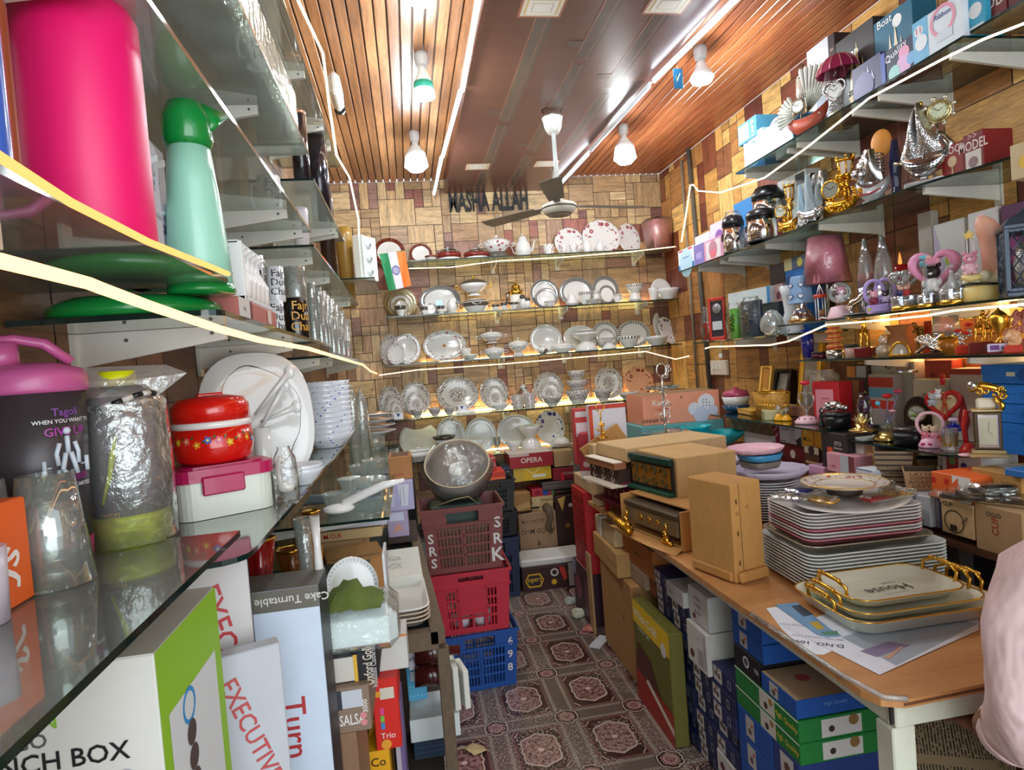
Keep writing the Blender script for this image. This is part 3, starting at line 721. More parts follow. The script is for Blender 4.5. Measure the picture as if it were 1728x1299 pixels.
def tu_(label,x0,x1,ytop,z,d,kind,hk=None,foot=False,name='tureen',lidk=None,ey=1,p=None,handles=True,h=None,r=None):
 p=p or back((x0+x1)/2,z,d);rr,hh=tops(x0,x1,ytop,z,p);h=h or hh;r=(r or rr)/(1.2 if handles else 1)
 t=th(name,label,'serving dish',(p.x,p.y,z+.0005));kz=h/1.02
 zf=.2 if foot else 0
 if foot:link('foot',unit('foot',kind),t,(0,0,0),(0,0,0),(r*.9,r*ey*.9,kz))
 b=.42 if foot else .55
 link('bowl_body',unit('deepbowl',kind),t,(0,0,zf*kz),(0,0,0),(r,r*ey,kz*b/.62))
 lz=(zf+b)*kz
 l=link('lid',unit('lid',lidk or kind),t,(0,0,lz),(0,0,0),(r*.97,r*ey*.97,kz*.95))
 g=G();g.La([(0,.27),(.1,.27),(.06,.33),(.13,.38),(.1,.45),(0,.47)],CER(hk or kind)if isinstance(hk or kind,str)else hk,12);g.build('knob',l)
 if handles:
  for s_ in(0,PI):link('handle',handle_mesh(hk or kind,'loop'),t,(0,0,lz-kz*.62*.9+.0),(0,0,s_),(r*.98,r*ey,kz*.95))
 return t
def te_(label,x0,x1,ytop,z,d,kind,ang=0,name='teapot',lid=True,p=None):
 p=p or back((x0+x1)/2,z,d);r,h=tops(x0,x1,ytop,z,p);r/=1.55
 t=th(name,label,'pot' if lid else 'jug',(p.x,p.y,z+.0005),ang)
 g=G();hb=h*.74 if lid else h
 mat=CER(kind);k=hb/.62
 g.La([(0,0),(r*.55,0),(r*.6,.03*k),(r*.95,.2*k),(r,.34*k),(r*.8,.52*k),(r*.55,.6*k),(r*.6,.62*k),(r*.54,.62*k),(0,.5*k)],mat,24);g.build('pot_body',t)
 g=G();g.tb([(r*.8,0,.2*k),(r*1.2,0,.3*k),(r*1.4,0,.5*k),(r*1.55,0,.6*k)],.1*r,mat,8,rr=[.2*r,.14*r,.1*r,.09*r]);g.build('spout',t)
 g=G();g.tb([(-r*.7,0,.5*k),(-r*1.2,0,.55*k),(-r*1.45,0,.38*k),(-r*1.2,0,.2*k),(-r*.85,0,.18*k)],.07*r,mat,6);g.build('handle',t)
 if lid:
  g=G();g.La([(r*.6,.62*k),(r*.45,.72*k),(r*.1,.78*k),(0,.78*k)],mat,20);l=g.build('lid',t)
  g=G();g.sph((0,0,.82*k),r*.13,mat);g.build('knob',l)
 return t
 # shelf one
z=Z1
Sd('large red-rimmed plate half hidden behind the flag, topmost back shelf',632,686,401,z,.06,'redrim')
Sd('smaller red-rimmed plate right of the flag on the topmost back shelf',692,731,411,z,.10,'redrim',name='side_plate')
bw('little red-banded bowl before the small red-rimmed plate',717,738,432,z,.22,CER('redrim'),name='dip_bowl')
for lab,a,b in(('left',737,779),('right',783,826)):
 p=back((a+b)/2,z,.16);r,h=tops(a,b,423,z,p);t=th('casserole_dish','%s low red-banded casserole with a clear glass lid on the topmost back shelf'%lab,'serving dish',(p.x,p.y,z+.0005))
 g=G();g.La([(0,0),(r*.8,0),(r*.97,h*.3),(r*.93,h*.3),(0,.01)],CER('white'),28);g.build('dish',t)
 g=G();g.La([(r*.975,h*.28),(r,h*.75),(r*.95,h*.75)],M('7a2a20',.25,0,.3),28);g.build('red_band',t)
 g=G();g.La([(r*.97,h*.76),(r*.7,h*1.05),(r*.2,h*1.2),(0,h*1.2)],GS('e6eeee',.5),24);l=g.build('glass_lid',t)
 g=G();g.sph((0,0,h*1.25),r*.08,SV);g.build('knob',l)
g=G();p=back(840,z,.16);g.La([(0,0),(.075,0),(.08,.02),(.06,.05),(0,.05)],M('5a534a',.3),24);tag(g.build('stand_dish',None,(p.x,p.y,z+.0005)),'grey upturned dish under the white flowered tureen','dish')
tu_('white tureen with pink flowers standing on a grey dish, topmost back shelf',812,870,396,z+.0515,0,'floral',p=back(840,z,.16))
te_('white teapot with pink flowers on the topmost back shelf',863,905,395,z,.14,'floral')
cup('pink-flowered teacup just right of the flowered teapot',917,936,413,z,.2,'floral',ang=.5,saucer='saucer under the pink-flowered teacup beside the teapot')
Sd('leftmost of three large plates with pink flowers on the topmost back shelf',938,990,384,z,.07,'floral')
Sd('biggest white plate with pink flowers, middle of the three on the topmost shelf',985,1052,370,z,.09,'floral')
Sd('rightmost plate with pink flowers, next to the pink bin',1043,1086,376,z,.07,'floral',yaw=12)
cup('left flowered cup before the leftmost pink-flowered plate',944,958,413,z,.22,'floral',ang=2.5)
cup('second flowered cup before the leftmost pink-flowered plate',961,976,412,z,.22,'floral',ang=.4)
te_('small flowered creamer before the biggest pink-flowered plate',980,1003,407,z,.2,'floral',lid=False,name='creamer',ang=3)
te_('little flowered sugar pot with lid before the biggest pink-flowered plate',1003,1024,404,z,.2,'floral',name='sugar_pot')
p=back(1112,z,.14);s=dp_(p)/F;t=th('waste_bin','pink waste bin wrapped in clear film at the right end of the topmost shelf','bin',(p.x,p.y,z+.0005),.3)
g=G();g.La([(0,0),(18*s,0),(21.5*s,50*s),(20.5*s,50*s),(17*s,.01),(0,.01)],M('c68a86',.5,0,.25),20,None,True,0,0,1,1,5);g.build('bin_body',t)
g=G();g.La([(18.6*s,.002),(22.2*s,51*s),(17*s,56*s)],GS('ffffff',.4,.1,1),14,None,True,.03,5,1,1,5);g.build('plastic_wrap',t)
prg=G();Tt=fr((-.0,-22.5*s,25*s),(1,0,0),(0,0,1),(0,-1,0));prg.text('SANTANA',.022,M('5b3a36'),Tt@tr(.02,0,.004)@rotz(-PI/2),1,.01);prg.build('printed_text',t)
# shelf two
z=Z2
Sd('gold-rimmed charger plate at the left end of the second back shelf, below the flag',651,706,486,z,.06,'goldrim',name='charger_plate')
Sd('gold-rimmed dinner plate leaning before the charger plate below the flag',656,700,493,z,.11,'goldrim')
Sd('gold-rimmed dessert plate in front of the gold-rimmed dinner plate',665,692,503,z,.15,'goldrim',name='dessert_plate')
bw('dark-banded bowl before the gold-rimmed plates below the flag',667,687,516,z,.22,'darkband')
Sd('oval platter with a wide grey rim on the second back shelf',710,780,482,z,.07,'greyrim',name='oval_platter',cat='platter')
cup('dark-banded cup at the left foot of the grey-rimmed platter',711,723,518,z,.2,'darkband',ang=3)
Sd('tipped saucer with dark rim before the grey-rimmed platter',714,739,512,z,.2,'darkband',name='saucer',cat='saucer')
cup('dark-banded cup right of the tipped saucer',738,751,516,z,.2,'darkband',ang=1)
g=G();g.box(0,0,0,.09,.002,.05,M('bfe3ee'));g.box(.05,-.003,.03,.05,.002,.04,M('c9ecf4'))
p=back(731,z,.13);tag(g.build('paper_tag',None,(p.x,p.y,z+.06)),'pale blue paper slips stuck on the grey-rimmed oval platter','paper')
te_('white creamer with dark trim before the grey-rimmed platter',750,777,506,z,.2,'darkband',lid=False,name='creamer',ang=3)
tu_('lower wide tureen with gold handles on the second back shelf',773,833,497,z,.15,'darkband',GOLD)
tu_('upper tall tureen with gold handles stacked on the wide tureen',774,834,466,Z2+.121,0,'white',GOLD,True,lidk=M('4f473c',.2,0,.1),p=back(803,z,.15))
cup('first of three dark-banded cups right of the stacked tureens',830,843,514,z,.2,'darkband',ang=0)
cup('middle of three dark-banded cups, with a spoon in it',845,857,511,z,.2,'darkband',ang=1)
cup('largest of three dark-banded cups, nearest the coffee pot',860,875,510,z,.2,'darkband',ang=0,saucer='wide saucer under the cup nearest the gold coffee pot')
g=G();p=back(851,z,.2);g.tb([(0,0,.05),(.03,.0,.1)],.002,SV,6);g.sph((.033,0,.106),.007,SV,1,.4,1.4);tag(g.build('teaspoon',None,(p.x,p.y,z)),'teaspoon standing in the middle dark-banded cup','spoon')
p=back(873,z,.12);s=dp_(p)/F;t=th('coffee_press','tall gold-topped coffee pot with black handle on the second back shelf','coffee pot',(p.x,p.y,z+.0005));k=50*s
g=G();g.La([(0,0),(10*s,0),(11*s,.01),(11*s,k*.55),(0,k*.55)],M('efe9df',.2),20);g.build('pot_body',t)
g=G();g.La([(11.2*s,k*.52),(11.4*s,k*.66),(7*s,k*.70),(8*s,k*.8),(5*s,k*.86),(1.5*s,k*.88),(2.5*s,k*.95),(0,k)],GOLD,20);g.build('gold_lid',t)
g=G();g.tb([(-10*s,0,k*.6),(-16*s,0,k*.58),(-17*s,0,k*.3),(-10*s,0,k*.2)],1.6*s,BLK,6);g.build('handle',t)
for lab,a,b,yt in(('taller',878,888,497),('shorter',885,896,502)):
 p=back((a+b)/2,z,.22);r,h=tops(a,b,yt,z,p);t=th('salt_shaker','%s white shaker with a dark cap beside the gold-topped coffee pot'%lab,'shaker',(p.x,p.y,z+.0005))
 g=G();g.La([(0,0),(r,0),(r*.95,h*.72),(0,h*.72)],CER('white'),16);g.build('shaker_body',t)
 g=G();g.La([(r*.97,h*.7),(r*.97,h*.9),(r*.5,h),(0,h)],M('4b443c',.3),16);g.build('cap',t)
Sd('large plate with chequered grey rim, left of the chequered oval',897,947,471,z,.06,'greyrim')
Sd('small plate with chequered grey rim in front of the left large one',905,943,486,z,.12,'greyrim',name='side_plate')
Sd('oval platter with chequered grey rim on the second back shelf',945,1007,468,z,.08,'greyrim',name='oval_platter',cat='platter')
Sd('large plate with chequered grey rim, right of the chequered oval',1001,1049,465,z,.06,'greyrim')
Sd('small plate with chequered grey rim before the right large one',1012,1041,481,z,.12,'greyrim',name='side_plate')
bw('small chequered bowl at the foot of the left chequered plates',918,938,508,z,.2,'greek',name='dip_bowl')
bw('upside-down chequered bowl before the chequered oval',955,976,497,z,.18,'greek',inv=True)
bw('chequered serving bowl balanced beside the chequered oval',977,1000,492,z,.19,'greek')
cup('chequered teacup on a saucer, middle of the second back shelf',1001,1014,491,z,.2,'greek',saucer='saucer with the chequered teacup, middle of the second back shelf',ang=.4)
bw('low chequered bowl in front of the small chequered plate',989,1018,503,z,.25,'greek',h=.035)
cup('chequered teacup on a saucer at the right of its set',1035,1050,497,z,.2,'greek',saucer='saucer under the right chequered teacup',ang=.2)
bw('upside-down chequered bowl carrying another bowl',1060,1084,491,z,.16,'greek',inv=True)
bw('chequered bowl standing on the upside-down one',1057,1088,476,z+.0655,0,'greek',p=back(1072,z,.16),h=.07)
Sd('plain white plate at the right end of the second back shelf',1100,1136,470,z,.08,'white')
bw('small plain white bowl before the plain white plate',1095,1112,486,z,.19,'white')
bw('plain white salad bowl at the right end of the second back shelf',1109,1147,487,z,.22,'white')
# shelf three
z=Z3
Sd('left plate of the small rose pattern set, turned aside',643,678,564,z,.06,'sprig',yaw=-25)
Sd('larger plate of the small rose pattern set',664,712,563,z,.09,'sprig')
Sd('front small plate of the rose pattern set',655,687,578,z,.15,'sprig',name='side_plate',yaw=-15)
_o=Sd('big oval platter of the rose pattern set with an orange sticker',716,789,557,z,.07,'sprig',name='oval_platter',cat='platter')
g=G();g.La([(0,0),(.012,0),(.012,.001),(0,.001)],M('c98a3a'),16);tag(g.build('sticker',None,_o.location+Vector((0,-.0068,.0015)),(radians(77),0,0)),'round orange sticker in the middle of the big oval platter','sticker')
for i,(a,b,yy)in enumerate(((703,748,0),(722,768,1),(738,782,2))):
 p=back((a+b)/2,z,.2+.02*i);r=(b-a)/2*dp_(p)/F
 pl(unit('flatplate','sprig'),'side_plate','%s flat-lying rose pattern plate before the big oval platter'%('leftmost','middle','rightmost')[i],'plate',(p.x,p.y-.0,z+.0005+.008*i),(0,0,0),(r,r*.55,r*.6))
bw('tiny white bowl right of the big oval platter, at the back',777,797,588,z,.12,'white',name='dip_bowl')
bw('tiny white bowl right of the big oval platter, at the front',783,808,598,z,.2,'white',name='dip_bowl')
tu_('lower tureen of the rose pattern pair stacked on the third back shelf',812,858,580,z,.16,'sprig')
tu_('upper footed tureen of the rose pattern pair on the third back shelf',805,856,556,z+.107,0,'sprig',foot=True,p=back(832,z,.16))
bw('upside-down flowered bowl under the single lidded tureen',865,885,592,z,.15,'floral',inv=True,h=.035)
tu_('single lidded tureen standing on an upside-down bowl',854,899,569,z+.0365,0,'sprig',p=back(876,z,.15))
Sd('round white plate with a faint sprig behind the grey bunched teapot',896,952,548,z,.07,CER('lace'),name='dinner_plate')
te_('grey patterned teapot at the left of the white casserole',902,931,580,z,.18,'brocade')
tu_('white lidded casserole between the grey teapot and bowl tower',926,973,574,z,.15,'white')
Sd('white oval platter behind the bowl tower on the third back shelf',952,1010,549,z,.06,'lace',name='oval_platter',cat='platter')
bw('upside-down white bowl at the base of the bowl tower',970,1010,578,z,.17,'white',inv=True,h=.075)
bw('white bowl on top of the upside-down one on the third shelf',966,1011,562,z+.0765,0,'white',p=back(989,z,.17),h=.06)
tu_('lidded white dish crowning the bowl tower',972,1006,553,z+.138,0,'white',p=back(989,z,.17),handles=False)
Sd('round greek key plate on the third back shelf',1001,1048,542,z,.07,'greek')
Sd('small greek key plate in front of the round one',1009,1042,554,z,.12,'greek',name='side_plate')
bw('small greek key bowl upside down under its twin',1015,1041,578,z,.2,'white',inv=True,h=.045)
bw('small greek key bowl before the small greek key plate',1015,1040,569,z+.0465,0,'greek',p=back(1028,z,.2),h=.04)
Sd('greek key oval platter on the third back shelf',1043,1101,541,z,.06,'greek',name='oval_platter',cat='platter')
bw('greek key salad bowl before the greek key oval',1042,1082,567,z,.18,'greek')
Sd('brown-flowered plate leaning far back at the right of the third shelf',1101,1135,528,z,.05,CER('brocade','f3f0ee','f3f0ee','5b4048'),yaw=25)
Sd('white plate with brown flowers turned to the side, right end of the third shelf',1108,1153,534,z,.11,CER('floral','f0eeee','6b5a55','5b4048'),yaw=28,tilt=20)
bw('plain white pasta bowl before the brown-flowered plates',1087,1129,567,z,.2,'white')
# shelf four
z=Z4;K='brocade'
Sd('largest brocade pattern plate at the far left of the fourth shelf',640,680,651,z,.06,K,yaw=-18)
Sd('second brocade plate in the far left trio',650,684,666,z,.12,K,yaw=-18,name='side_plate')
Sd('small brocade plate in front of the far left trio',660,682,677,z,.18,K,yaw=-12,name='dessert_plate')
Sd('large brocade plate, second group from the left on the fourth shelf',678,729,645,z,.06,K)
Sd('medium brocade plate before the second group from the left',688,720,662,z,.12,K,name='side_plate')
for lab,a,b,yt in(('leftmost',693,716,690),('middle',723,746,688),('rightmost',748,770,686)):
 bw('%s of three small brocade bowls on the fourth back shelf'%lab,a,b,yt,z,.22,K)
Sd('big oval brocade platter on the fourth back shelf',739,811,636,z,.06,K,name='oval_platter',cat='platter')
g=G();p=back(785,z,.2);g.box(0,0,.012,.14,.05,.022,WHT,.006);g.box(-.02,-.01,.04,.05,.003,.045,M('e8ecf6'));g.add([(-.035,-.012,.055),(-.022,-.012,.03),(-.009,-.012,.055)],[(0,1,2)],M('20306e'))
tag(g.build('butter_dish',None,(p.x,p.y,z)),'white butter dish with a small label before the big oval brocade platter','dish')
g=G();p=back(673,z,.25);g.box(0,0,.025,.065,.002,.045,M('e8ecf6'));g.add([(-.015,-.002,.042),(0,-.002,.015),(.012,-.002,.042)],[(0,1,2)],M('20306e'));tag(g.build('shop_label',None,(p.x,p.y,z+.001)),'white label with blue mark before the far left brocade trio','label')
Sd('large brocade plate right of the big oval brocade platter',812,861,636,z,.06,K)
Sd('small brocade plate before the one right of the oval platter',822,854,651,z,.12,K,name='side_plate')
bw('white sauce boat dish before the small brocade plate',828,860,681,z,.2,'lace',ey=.6)
for lab,a,b,yt in(('left',865,883,666),('right',885,904,663)):
 cup('%s of two upright brocade mugs on the fourth back shelf'%lab,a,b,yt,z,.2,K,'mug','mug','mug',ang=0 if lab=='right' else PI)
te_('brocade teapot behind the two brocade mugs',868,903,645,z,.09,K)
Sd('large brocade plate between the mugs and the bowl stack',903,955,628,z,.06,K)
Sd('small brocade plate between the mugs and the bowl stack',911,949,644,z,.12,K,name='side_plate')
bw('square-sided brocade bowl before the plate beside the bowl stack',914,951,668,z,.2,K)
zz=z
for lab,a,b,h in(('bottom and widest',957,1001,.098),('middle',955,993,.075),('top and smallest',955,989,.07)):
 bw('%s bowl in the stack of three brocade bowls'%lab,a,b,0,zz,0,K,'deepbowl',p=back(976,z,.17),h=h);zz+=h+.001
Sd('large brocade plate right of the bowl stack',1006,1055,620,z,.06,K)
bw('brocade bowl before the plate right of the bowl stack',1001,1036,656,z,.19,K)
bw('flat brocade dish at the right of the fourth back shelf',1042,1080,654,z,.2,K,'deepbowl',h=.05)
AMB=CER('floral','e6a884','6b5a55','8a3a1e')
p=P(1080,660,Y=4.62);Sd('amber scalloped plate at the right of the fourth shelf',1056,1106,619,z,.07,AMB,rip=.03,nr=18)
# shelf five
z=Z5
Sd('white oval platter at the far left of the lowest back shelf',676,743,714,z,.09,'white',name='oval_platter',cat='platter',tilt=25)
Sd('round plate with brown square outlines and a purple flower',739,789,704,z,.08,'squares')
p=back(707,z,.17);t=th('square_dish','small white square dish with a lid before the white oval platter','dish',(p.x,p.y,z+.0005),.15)
g=G();g.box(0,0,.03,.15,.09,.06,WHT,.012);g.build('dish_body',t);g=G();g.box(0,0,.07,.16,.1,.015,WHT,.006);g.box(0,0,.085,.03,.03,.012,WHT,.004);g.build('lid',t)
bw('sauce boat lying left on the lowest back shelf',682,726,757,z,.25,'white',ey=.6,name='sauce_boat',cat='sauce boat',h=.05)
bw('large bowl on a plate at the lower left of the lowest shelf',734,783,742,z+.012,0,CER('white','e8f2f0'),p=back(757,z,.22),h=.075)
pl(unit('flatplate','white'),'dinner_plate','plate under the large pale bowl on the lowest shelf','plate',tuple(back(757,z,.22)+Vector((0,0,.0005))),(0,0,0),(.125,.08,.08))
bw('blue-banded bowl resting on the large pale bowl',728,768,726,z+.0985,0,CER('darkband','f0f2f4'),p=back(752,z,.22),h=.06)
Sd('round lace-edged plate in the middle of the lowest shelf',788,841,705,z,.08,'lace')
bw('wide white bowl before the round lace-edged plate',784,819,744,z,.22,'white')
p=back(840,z,.18);t=th('footed_glass','footed ribbed glass standing on the lowest back shelf','glass',(p.x,p.y,z+.0005))
g=G();g.La([(0,0),(.036,0),(.034,.006),(.008,.012),(.007,.03),(.02,.045),(.03,.11),(.028,.11),(.018,.05),(0,.04)],GS('e8eeee',.5,.05,0,.15),20,None,True,.04,10);g.build('glass_body',t)
Sd('large white oval platter on the right half of the lowest shelf',841,907,700,z,.07,'lace',name='oval_platter',cat='platter')
bw('small white bowl before the large white oval platter',855,880,745,z,.22,'white')
bw('upside-down lace-edged bowl on the lowest shelf',878,915,735,z,.16,'lace',inv=True,h=.085)
bw('white bowl stacked on the upside-down lace-edged bowl',877,917,714,z+.0865,0,'white',p=back(896,z,.16),h=.085)
Sd('white plate with dark blue flowers at the right of the lowest shelf',906,958,692,z,.09,CER('floral','f1ece4','6b5a55','2c2f8a'),yaw=8)
p=back(948,z,.2)
for i in range(2):pl(unit('flatplate','white'),'saucer',('lower','upper')[i]+' white saucer in the little pile at the right of the lowest shelf','saucer',(p.x,p.y,z+.0005+.011*i),(0,0,0),(.088,.08,.06))
bw('upturned white cup on the two saucers at the right of the lowest shelf',937,966,731,z+.0195,0,'white','cup',inv=True,p=p,h=.045)
# helpers for ornaments
class FG:
 """a thing measured between image columns x0..x1 and up to row ytop, standing at height z a distance d behind plane X0"""
 def __init__(s,label,name,cat,x0,x1,ytop,z,d=.08,rz=-50,X0=None,group=None,pt=None):
  xm=(x0+x1)/2;p=pt or ca(xm,((RX if X0 is None else X0)+d,0,z),(0,1,0));k=dp_(p)/F
  s.W=(x1-x0)*k;n=(Vector((CAM.x,CAM.y,0))-Vector((p.x,p.y,0))).normalized()
  r=ROT@Vector((xm-CX,-(ytop-CY),-F));t=((p-CAM).dot(n))/(r.dot(n));s.H=max(.01,(CAM+r*t).z-z)
  s.t=th(name,label,cat,(p.x,p.y,z+.001),radians(rz),group);s.k=k;s.p=p
 def pt(s,name,fn,parent=None):
  g=G();fn(g,s.W,s.H);return g.build(name,parent or s.t)
def hull(g,L,W,H,z0,mat,y0=0,up=.5):
 n=11;ring=7;vs=[];fs=[]
 for i in range(n):
  u=-1+2*i/(n-1);x=u*L/2;wd=W/2*max(.06,(1-abs(u)**2.6));sh=up*H*u*u;kd=H*(1-.45*abs(u)**3)
  for j in range(ring):
   a=PI*j/(ring-1);vs.append((x,y0+wd*cos(a),z0+H+sh-kd*(sin(a)**.7)))
 for i in range(n-1):
  for j in range(ring-1):a=i*ring+j;fs.append((a,a+1,a+1+ring,a+ring))
  a=i*ring;fs.append((a+ring-1,a,a+ring,a+2*ring-1))
 fs+=[tuple(range(ring))[::-1],tuple((n-1)*ring+j for j in range(ring))]
 g.add(vs,fs,mat,True)
def sail(g,x0,x1,z0,z1,mat,bulge=.02,topw=.5,y=0,n=6,slant=0):
 vs=[];fs=[]
 for s_ in(0,.003):
  for i in range(n):
   v=i/(n-1)
   for j in range(n):
    u=j/(n-1);c=(x0+x1)/2+slant*v*(x1-x0);w_=(x1-x0)*(1-(1-topw)*v)
    vs.append((c+(u-.5)*w_,y-bulge*sin(PI*u)*sin(PI*(.15+.85*(1-v)))-s_,z0+(z1-z0)*v))
 for o in(0,n*n):
  for i in range(n-1):
   for j in range(n-1):a=o+i*n+j;fs.append((a,a+1,a+n+1,a+n)if o else(a,a+n,a+n+1,a+1))
 g.add(vs,fs,mat,True)
def ring(g,c,r,t,mat,n=24,T=None,ex=1,ez=1):
 g.tb([(c[0]+r*ex*cos(2*PI*i/n),c[1],c[2]+r*ez*sin(2*PI*i/n))for i in range(n)],t,mat,6,True,T)
def disc(g,c,r,th,mat,n=24,T=None,ex=1):
 """disc facing -Y"""
 t=tr(*c)@rotx(PI/2);g.La([(0,-th/2),(r,-th/2),(r,th/2),(0,th/2)],mat,n,(T@t)if T is not None else t,False,0,0,ex,1)
def clock(g,c,r,mat,face='eef0ea',T=None,hand='222222'):
 disc(g,c,r,.008,M(face,.3,0,.02),24,T);ring(g,(c[0],c[1]-.004,c[2]),r,r*.11,mat,24,T)
 for a,l in((.6,.55),(2.4,.75)):g.tb([(c[0],c[1]-.007,c[2]),(c[0]+r*l*cos(a),c[1]-.007,c[2]+r*l*sin(a))],r*.035,M(hand),4,False,T)
 for k in range(12):a=k*PI/6;g.box(c[0]+r*.8*cos(a),c[1]-.0055,c[2]+r*.8*sin(a),r*.07,.001,r*.07,M(hand),0,T)
def cu(g,n,bx,by,bz,r,t,mat,seed=1):
 q=random.Random(seed)
 for _ in range(n):
  c=Vector((q.uniform(*bx),q.uniform(*by),q.uniform(*bz)));a0=q.uniform(0,6.28);sg=q.choice((-1,1));rr=r*q.uniform(.6,1.3);pts=[]
  for i in range(9):a=a0+sg*i*.62;k=rr*(1-i/11);pts.append((c.x+k*cos(a),c.y+q.uniform(-.2,.2)*t,c.z+k*sin(a)))
  g.tb(pts,t,mat,5,rr=[t*(1.2-i*.08)for i in range(9)]);g.sph(pts[-1],t*1.5,mat,seg=8,rings=5)
def heart(r,n=28):
 return[(r*(16*sin(t)**3)/16,r*(13*cos(t)-5*cos(2*t)-2*cos(3*t)-cos(4*t))/16)for t in[2*PI*i/n for i in range(n)]]
def su_(g,H,mat,arms=((.5,.9),(-.45,.35)),lean=0,skirt=False):
 h=H;g.sph((lean*h,0,.92*h),.065*h,mat,1,1,1.2,10,8);g.tb([(lean*h,0,.87*h),(lean*.8*h,0,.8*h),(lean*.4*h,0,.62*h),(0,0,.5*h)],.08*h,mat,8,rr=[.03*h,.1*h,.07*h,.09*h])
 if skirt:g.La([(.2*h,0),(.19*h,.03*h),(.1*h,.35*h),(.06*h,.55*h),(0,.56*h)],mat,14,None,True,.06,8)
 else:
  for s_ in(-1,1):g.tb([(s_*.04*h,0,.52*h),(s_*.09*h,-.02*h,.27*h),(s_*.08*h,0,.02*h),(s_*.1*h,-.05*h,.01*h)],.04*h,mat,7,rr=[.06*h,.042*h,.026*h,.025*h])
 for i,(ax,az)in enumerate(arms):
  s_=(-1,1)[i];g.tb([(s_*.09*h+lean*.8*h,0,.8*h),((s_*.09+ax*.55)*h,-.03*h,(.8+(az-.8)*.4)*h),(ax*h,-.05*h,az*h)],.03*h,mat,6,rr=[.038*h,.028*h,.02*h]);g.sph((ax*h,-.05*h,az*h),.028*h,mat,seg=8,rings=5)
def bear(g,c,h,body,head=None,dark=None):
 x,y,z=c;head=head or body
 g.sph((x,y,z+.25*h),.24*h,body,1,.85,1.1);g.sph((x,y,z+.68*h),.25*h,head,1.05,.9,.95)
 for s_ in(-1,1):
  g.sph((x+s_*.2*h,y,z+.92*h),.09*h,head,seg=8,rings=6);g.sph((x+s_*.17*h,y-.16*h,z+.06*h),.1*h,body,1,1.3,.8,8,6)
  g.sph((x+s_*.24*h,y-.08*h,z+.32*h),.08*h,body,1,1,1.6,8,6);g.sph((x+s_*.09*h,y-.22*h,z+.72*h),.025*h,BLK,seg=6,rings=5)
 g.sph((x,y-.22*h,z+.63*h),.06*h,dark or WHT,1.2,.7,.8,8,6)
def film(f,k=1.05,top=1.05,mat=None,name='plastic_wrap'):
 g=G();W,H=f.W,f.H;m=mat or GS('ffffff',.35,.08,1)
 g.La([(W*.5*k,0),(W*.52*k,H*.5),(W*.46*k,H*.9),(W*.3,H*top),(W*.34,H*top*1.03)],m,18,None,True,.05,7,1,.7);return g.build(name,f.t)
def ring_h(g,zz,r):g.tb([(r*cos(a),r*sin(a),zz+.004*sin(a*2))for a in[i*PI/10 for i in range(20)]],.004,BLK,6,True)
def rp(px,z,d=.08):return ca(px,(RX+d,0,z),(0,1,0))
PINK,LPNK,MAR,GLD2=M('e79bb5',.35),M('f2c4cf',.35),M('6a1d1c',.25,0,.1,.5),M('d8a02c',.25,1,.1)
CRYS=GS('f4f6fa',.9,.02,0,.12)
# topmost right shelf
z=RZ1
ab('pale blue boxed lamp clock at the far end of the topmost right shelf','gift_box',1257,1289,212,'x',RX+.03,z,.13,'d4e8ee',[('F','t',.5,.72,.03,'LAMP','6f8a96'),('F','t',.5,.58,.03,'CLOCK','6f8a96'),('F','o',.5,.3,.3,'9fb8c0',.9),('F','r',.1,.8,.3,.86,'3b6b8a')],cat='box')
zt=ab('bright blue and lilac boxed heart lamp second from the far end','gift_box',1289,1338,186,'x',RX+.02,z,.14,'bfeaf6',[('F','r',.08,.05,.92,.9,'c9c9f2'),('F','o',.5,.6,.3,'e0a8dc',.8),('F','r',.3,.1,.7,.25,'f4e2f6'),('F','t',.5,.6,.014,'Lamp','5a6a9a'),('R','r',.05,.05,.95,.95,'2a8fd0')])
g=boxg(.17,.13,.1,'4a96b8',[('F','r',.05,.1,.62,.9,'9ab8b4'),('F','t',.82,.5,.035,'LAMP','e8f4ff',90),('L','t',.5,.5,.03,'LAMP','e8f4ff'),('F','e',.35,.5,.12,'d9c9a0')])
p=ca(1284,(RX+.09,0,z),(0,1,0));tag(g.build('gift_box',None,(p.x,p.y,zt+.002),(0,radians(0),-PI/2)),'teal boxed lamp lying across the two pale boxes at the far end','box')
f=FG('ship ornament with red hull, white fan sails, lantern and round clock','ship_lantern_clock','clock',1322,1402,108,z,.05,-62)
f.pt('hull',lambda g,W,H:hull(g,W*.95,W*.3,H*.22,0,M('b8523a',.35),0,.8))
f.pt('deck',lambda g,W,H:g.box(0,0,H*.24,W*.7,W*.2,H*.03,SV,.003))
GL_F=M('8f8672',.25,.8)
f.pt('lantern',lambda g,W,H:(g.La([(0,H*.5),(W*.14,H*.5),(W*.17,H*.6),(W*.15,H*.8),(0,H*.8)],M('a9a092',.2),10),g.La([(W*.16,H*.8),(W*.12,H*.86),(W*.04,H*.93),(W*.03,H),(0,H)],GL_F,10),cu(g,10,(-W*.15,W*.15),(-.01,.02),(H*.3,H*.5),W*.09,.003,GL_F,4)))
FANM=M('dfe6dc',.35)
def fansail(g,cx,cz,r,a0,a1,n=9):
 for i in range(n):
  a,b=a0+(a1-a0)*i/n,a0+(a1-a0)*(i+1)/n;m_=(a+b)/2
  g.add([(cx,0,cz),(cx+r*cos(a),.004,cz+r*sin(a)),(cx+r*1.04*cos(m_),-.006,cz+r*1.04*sin(m_)),(cx+r*cos(b),.004,cz+r*sin(b)),(cx,.008,cz)],[(0,1,2),(0,2,3),(4,2,1),(4,3,2)],FANM)
  g.tb([(cx,-.003,cz),(cx+r*cos(a),0,cz+r*sin(a))],.0012,GL_F,4)
f.pt('left_fan_sail',lambda g,W,H:fansail(g,-W*.1,H*.3,W*.45,1.9,3.6)).location.y=-.03
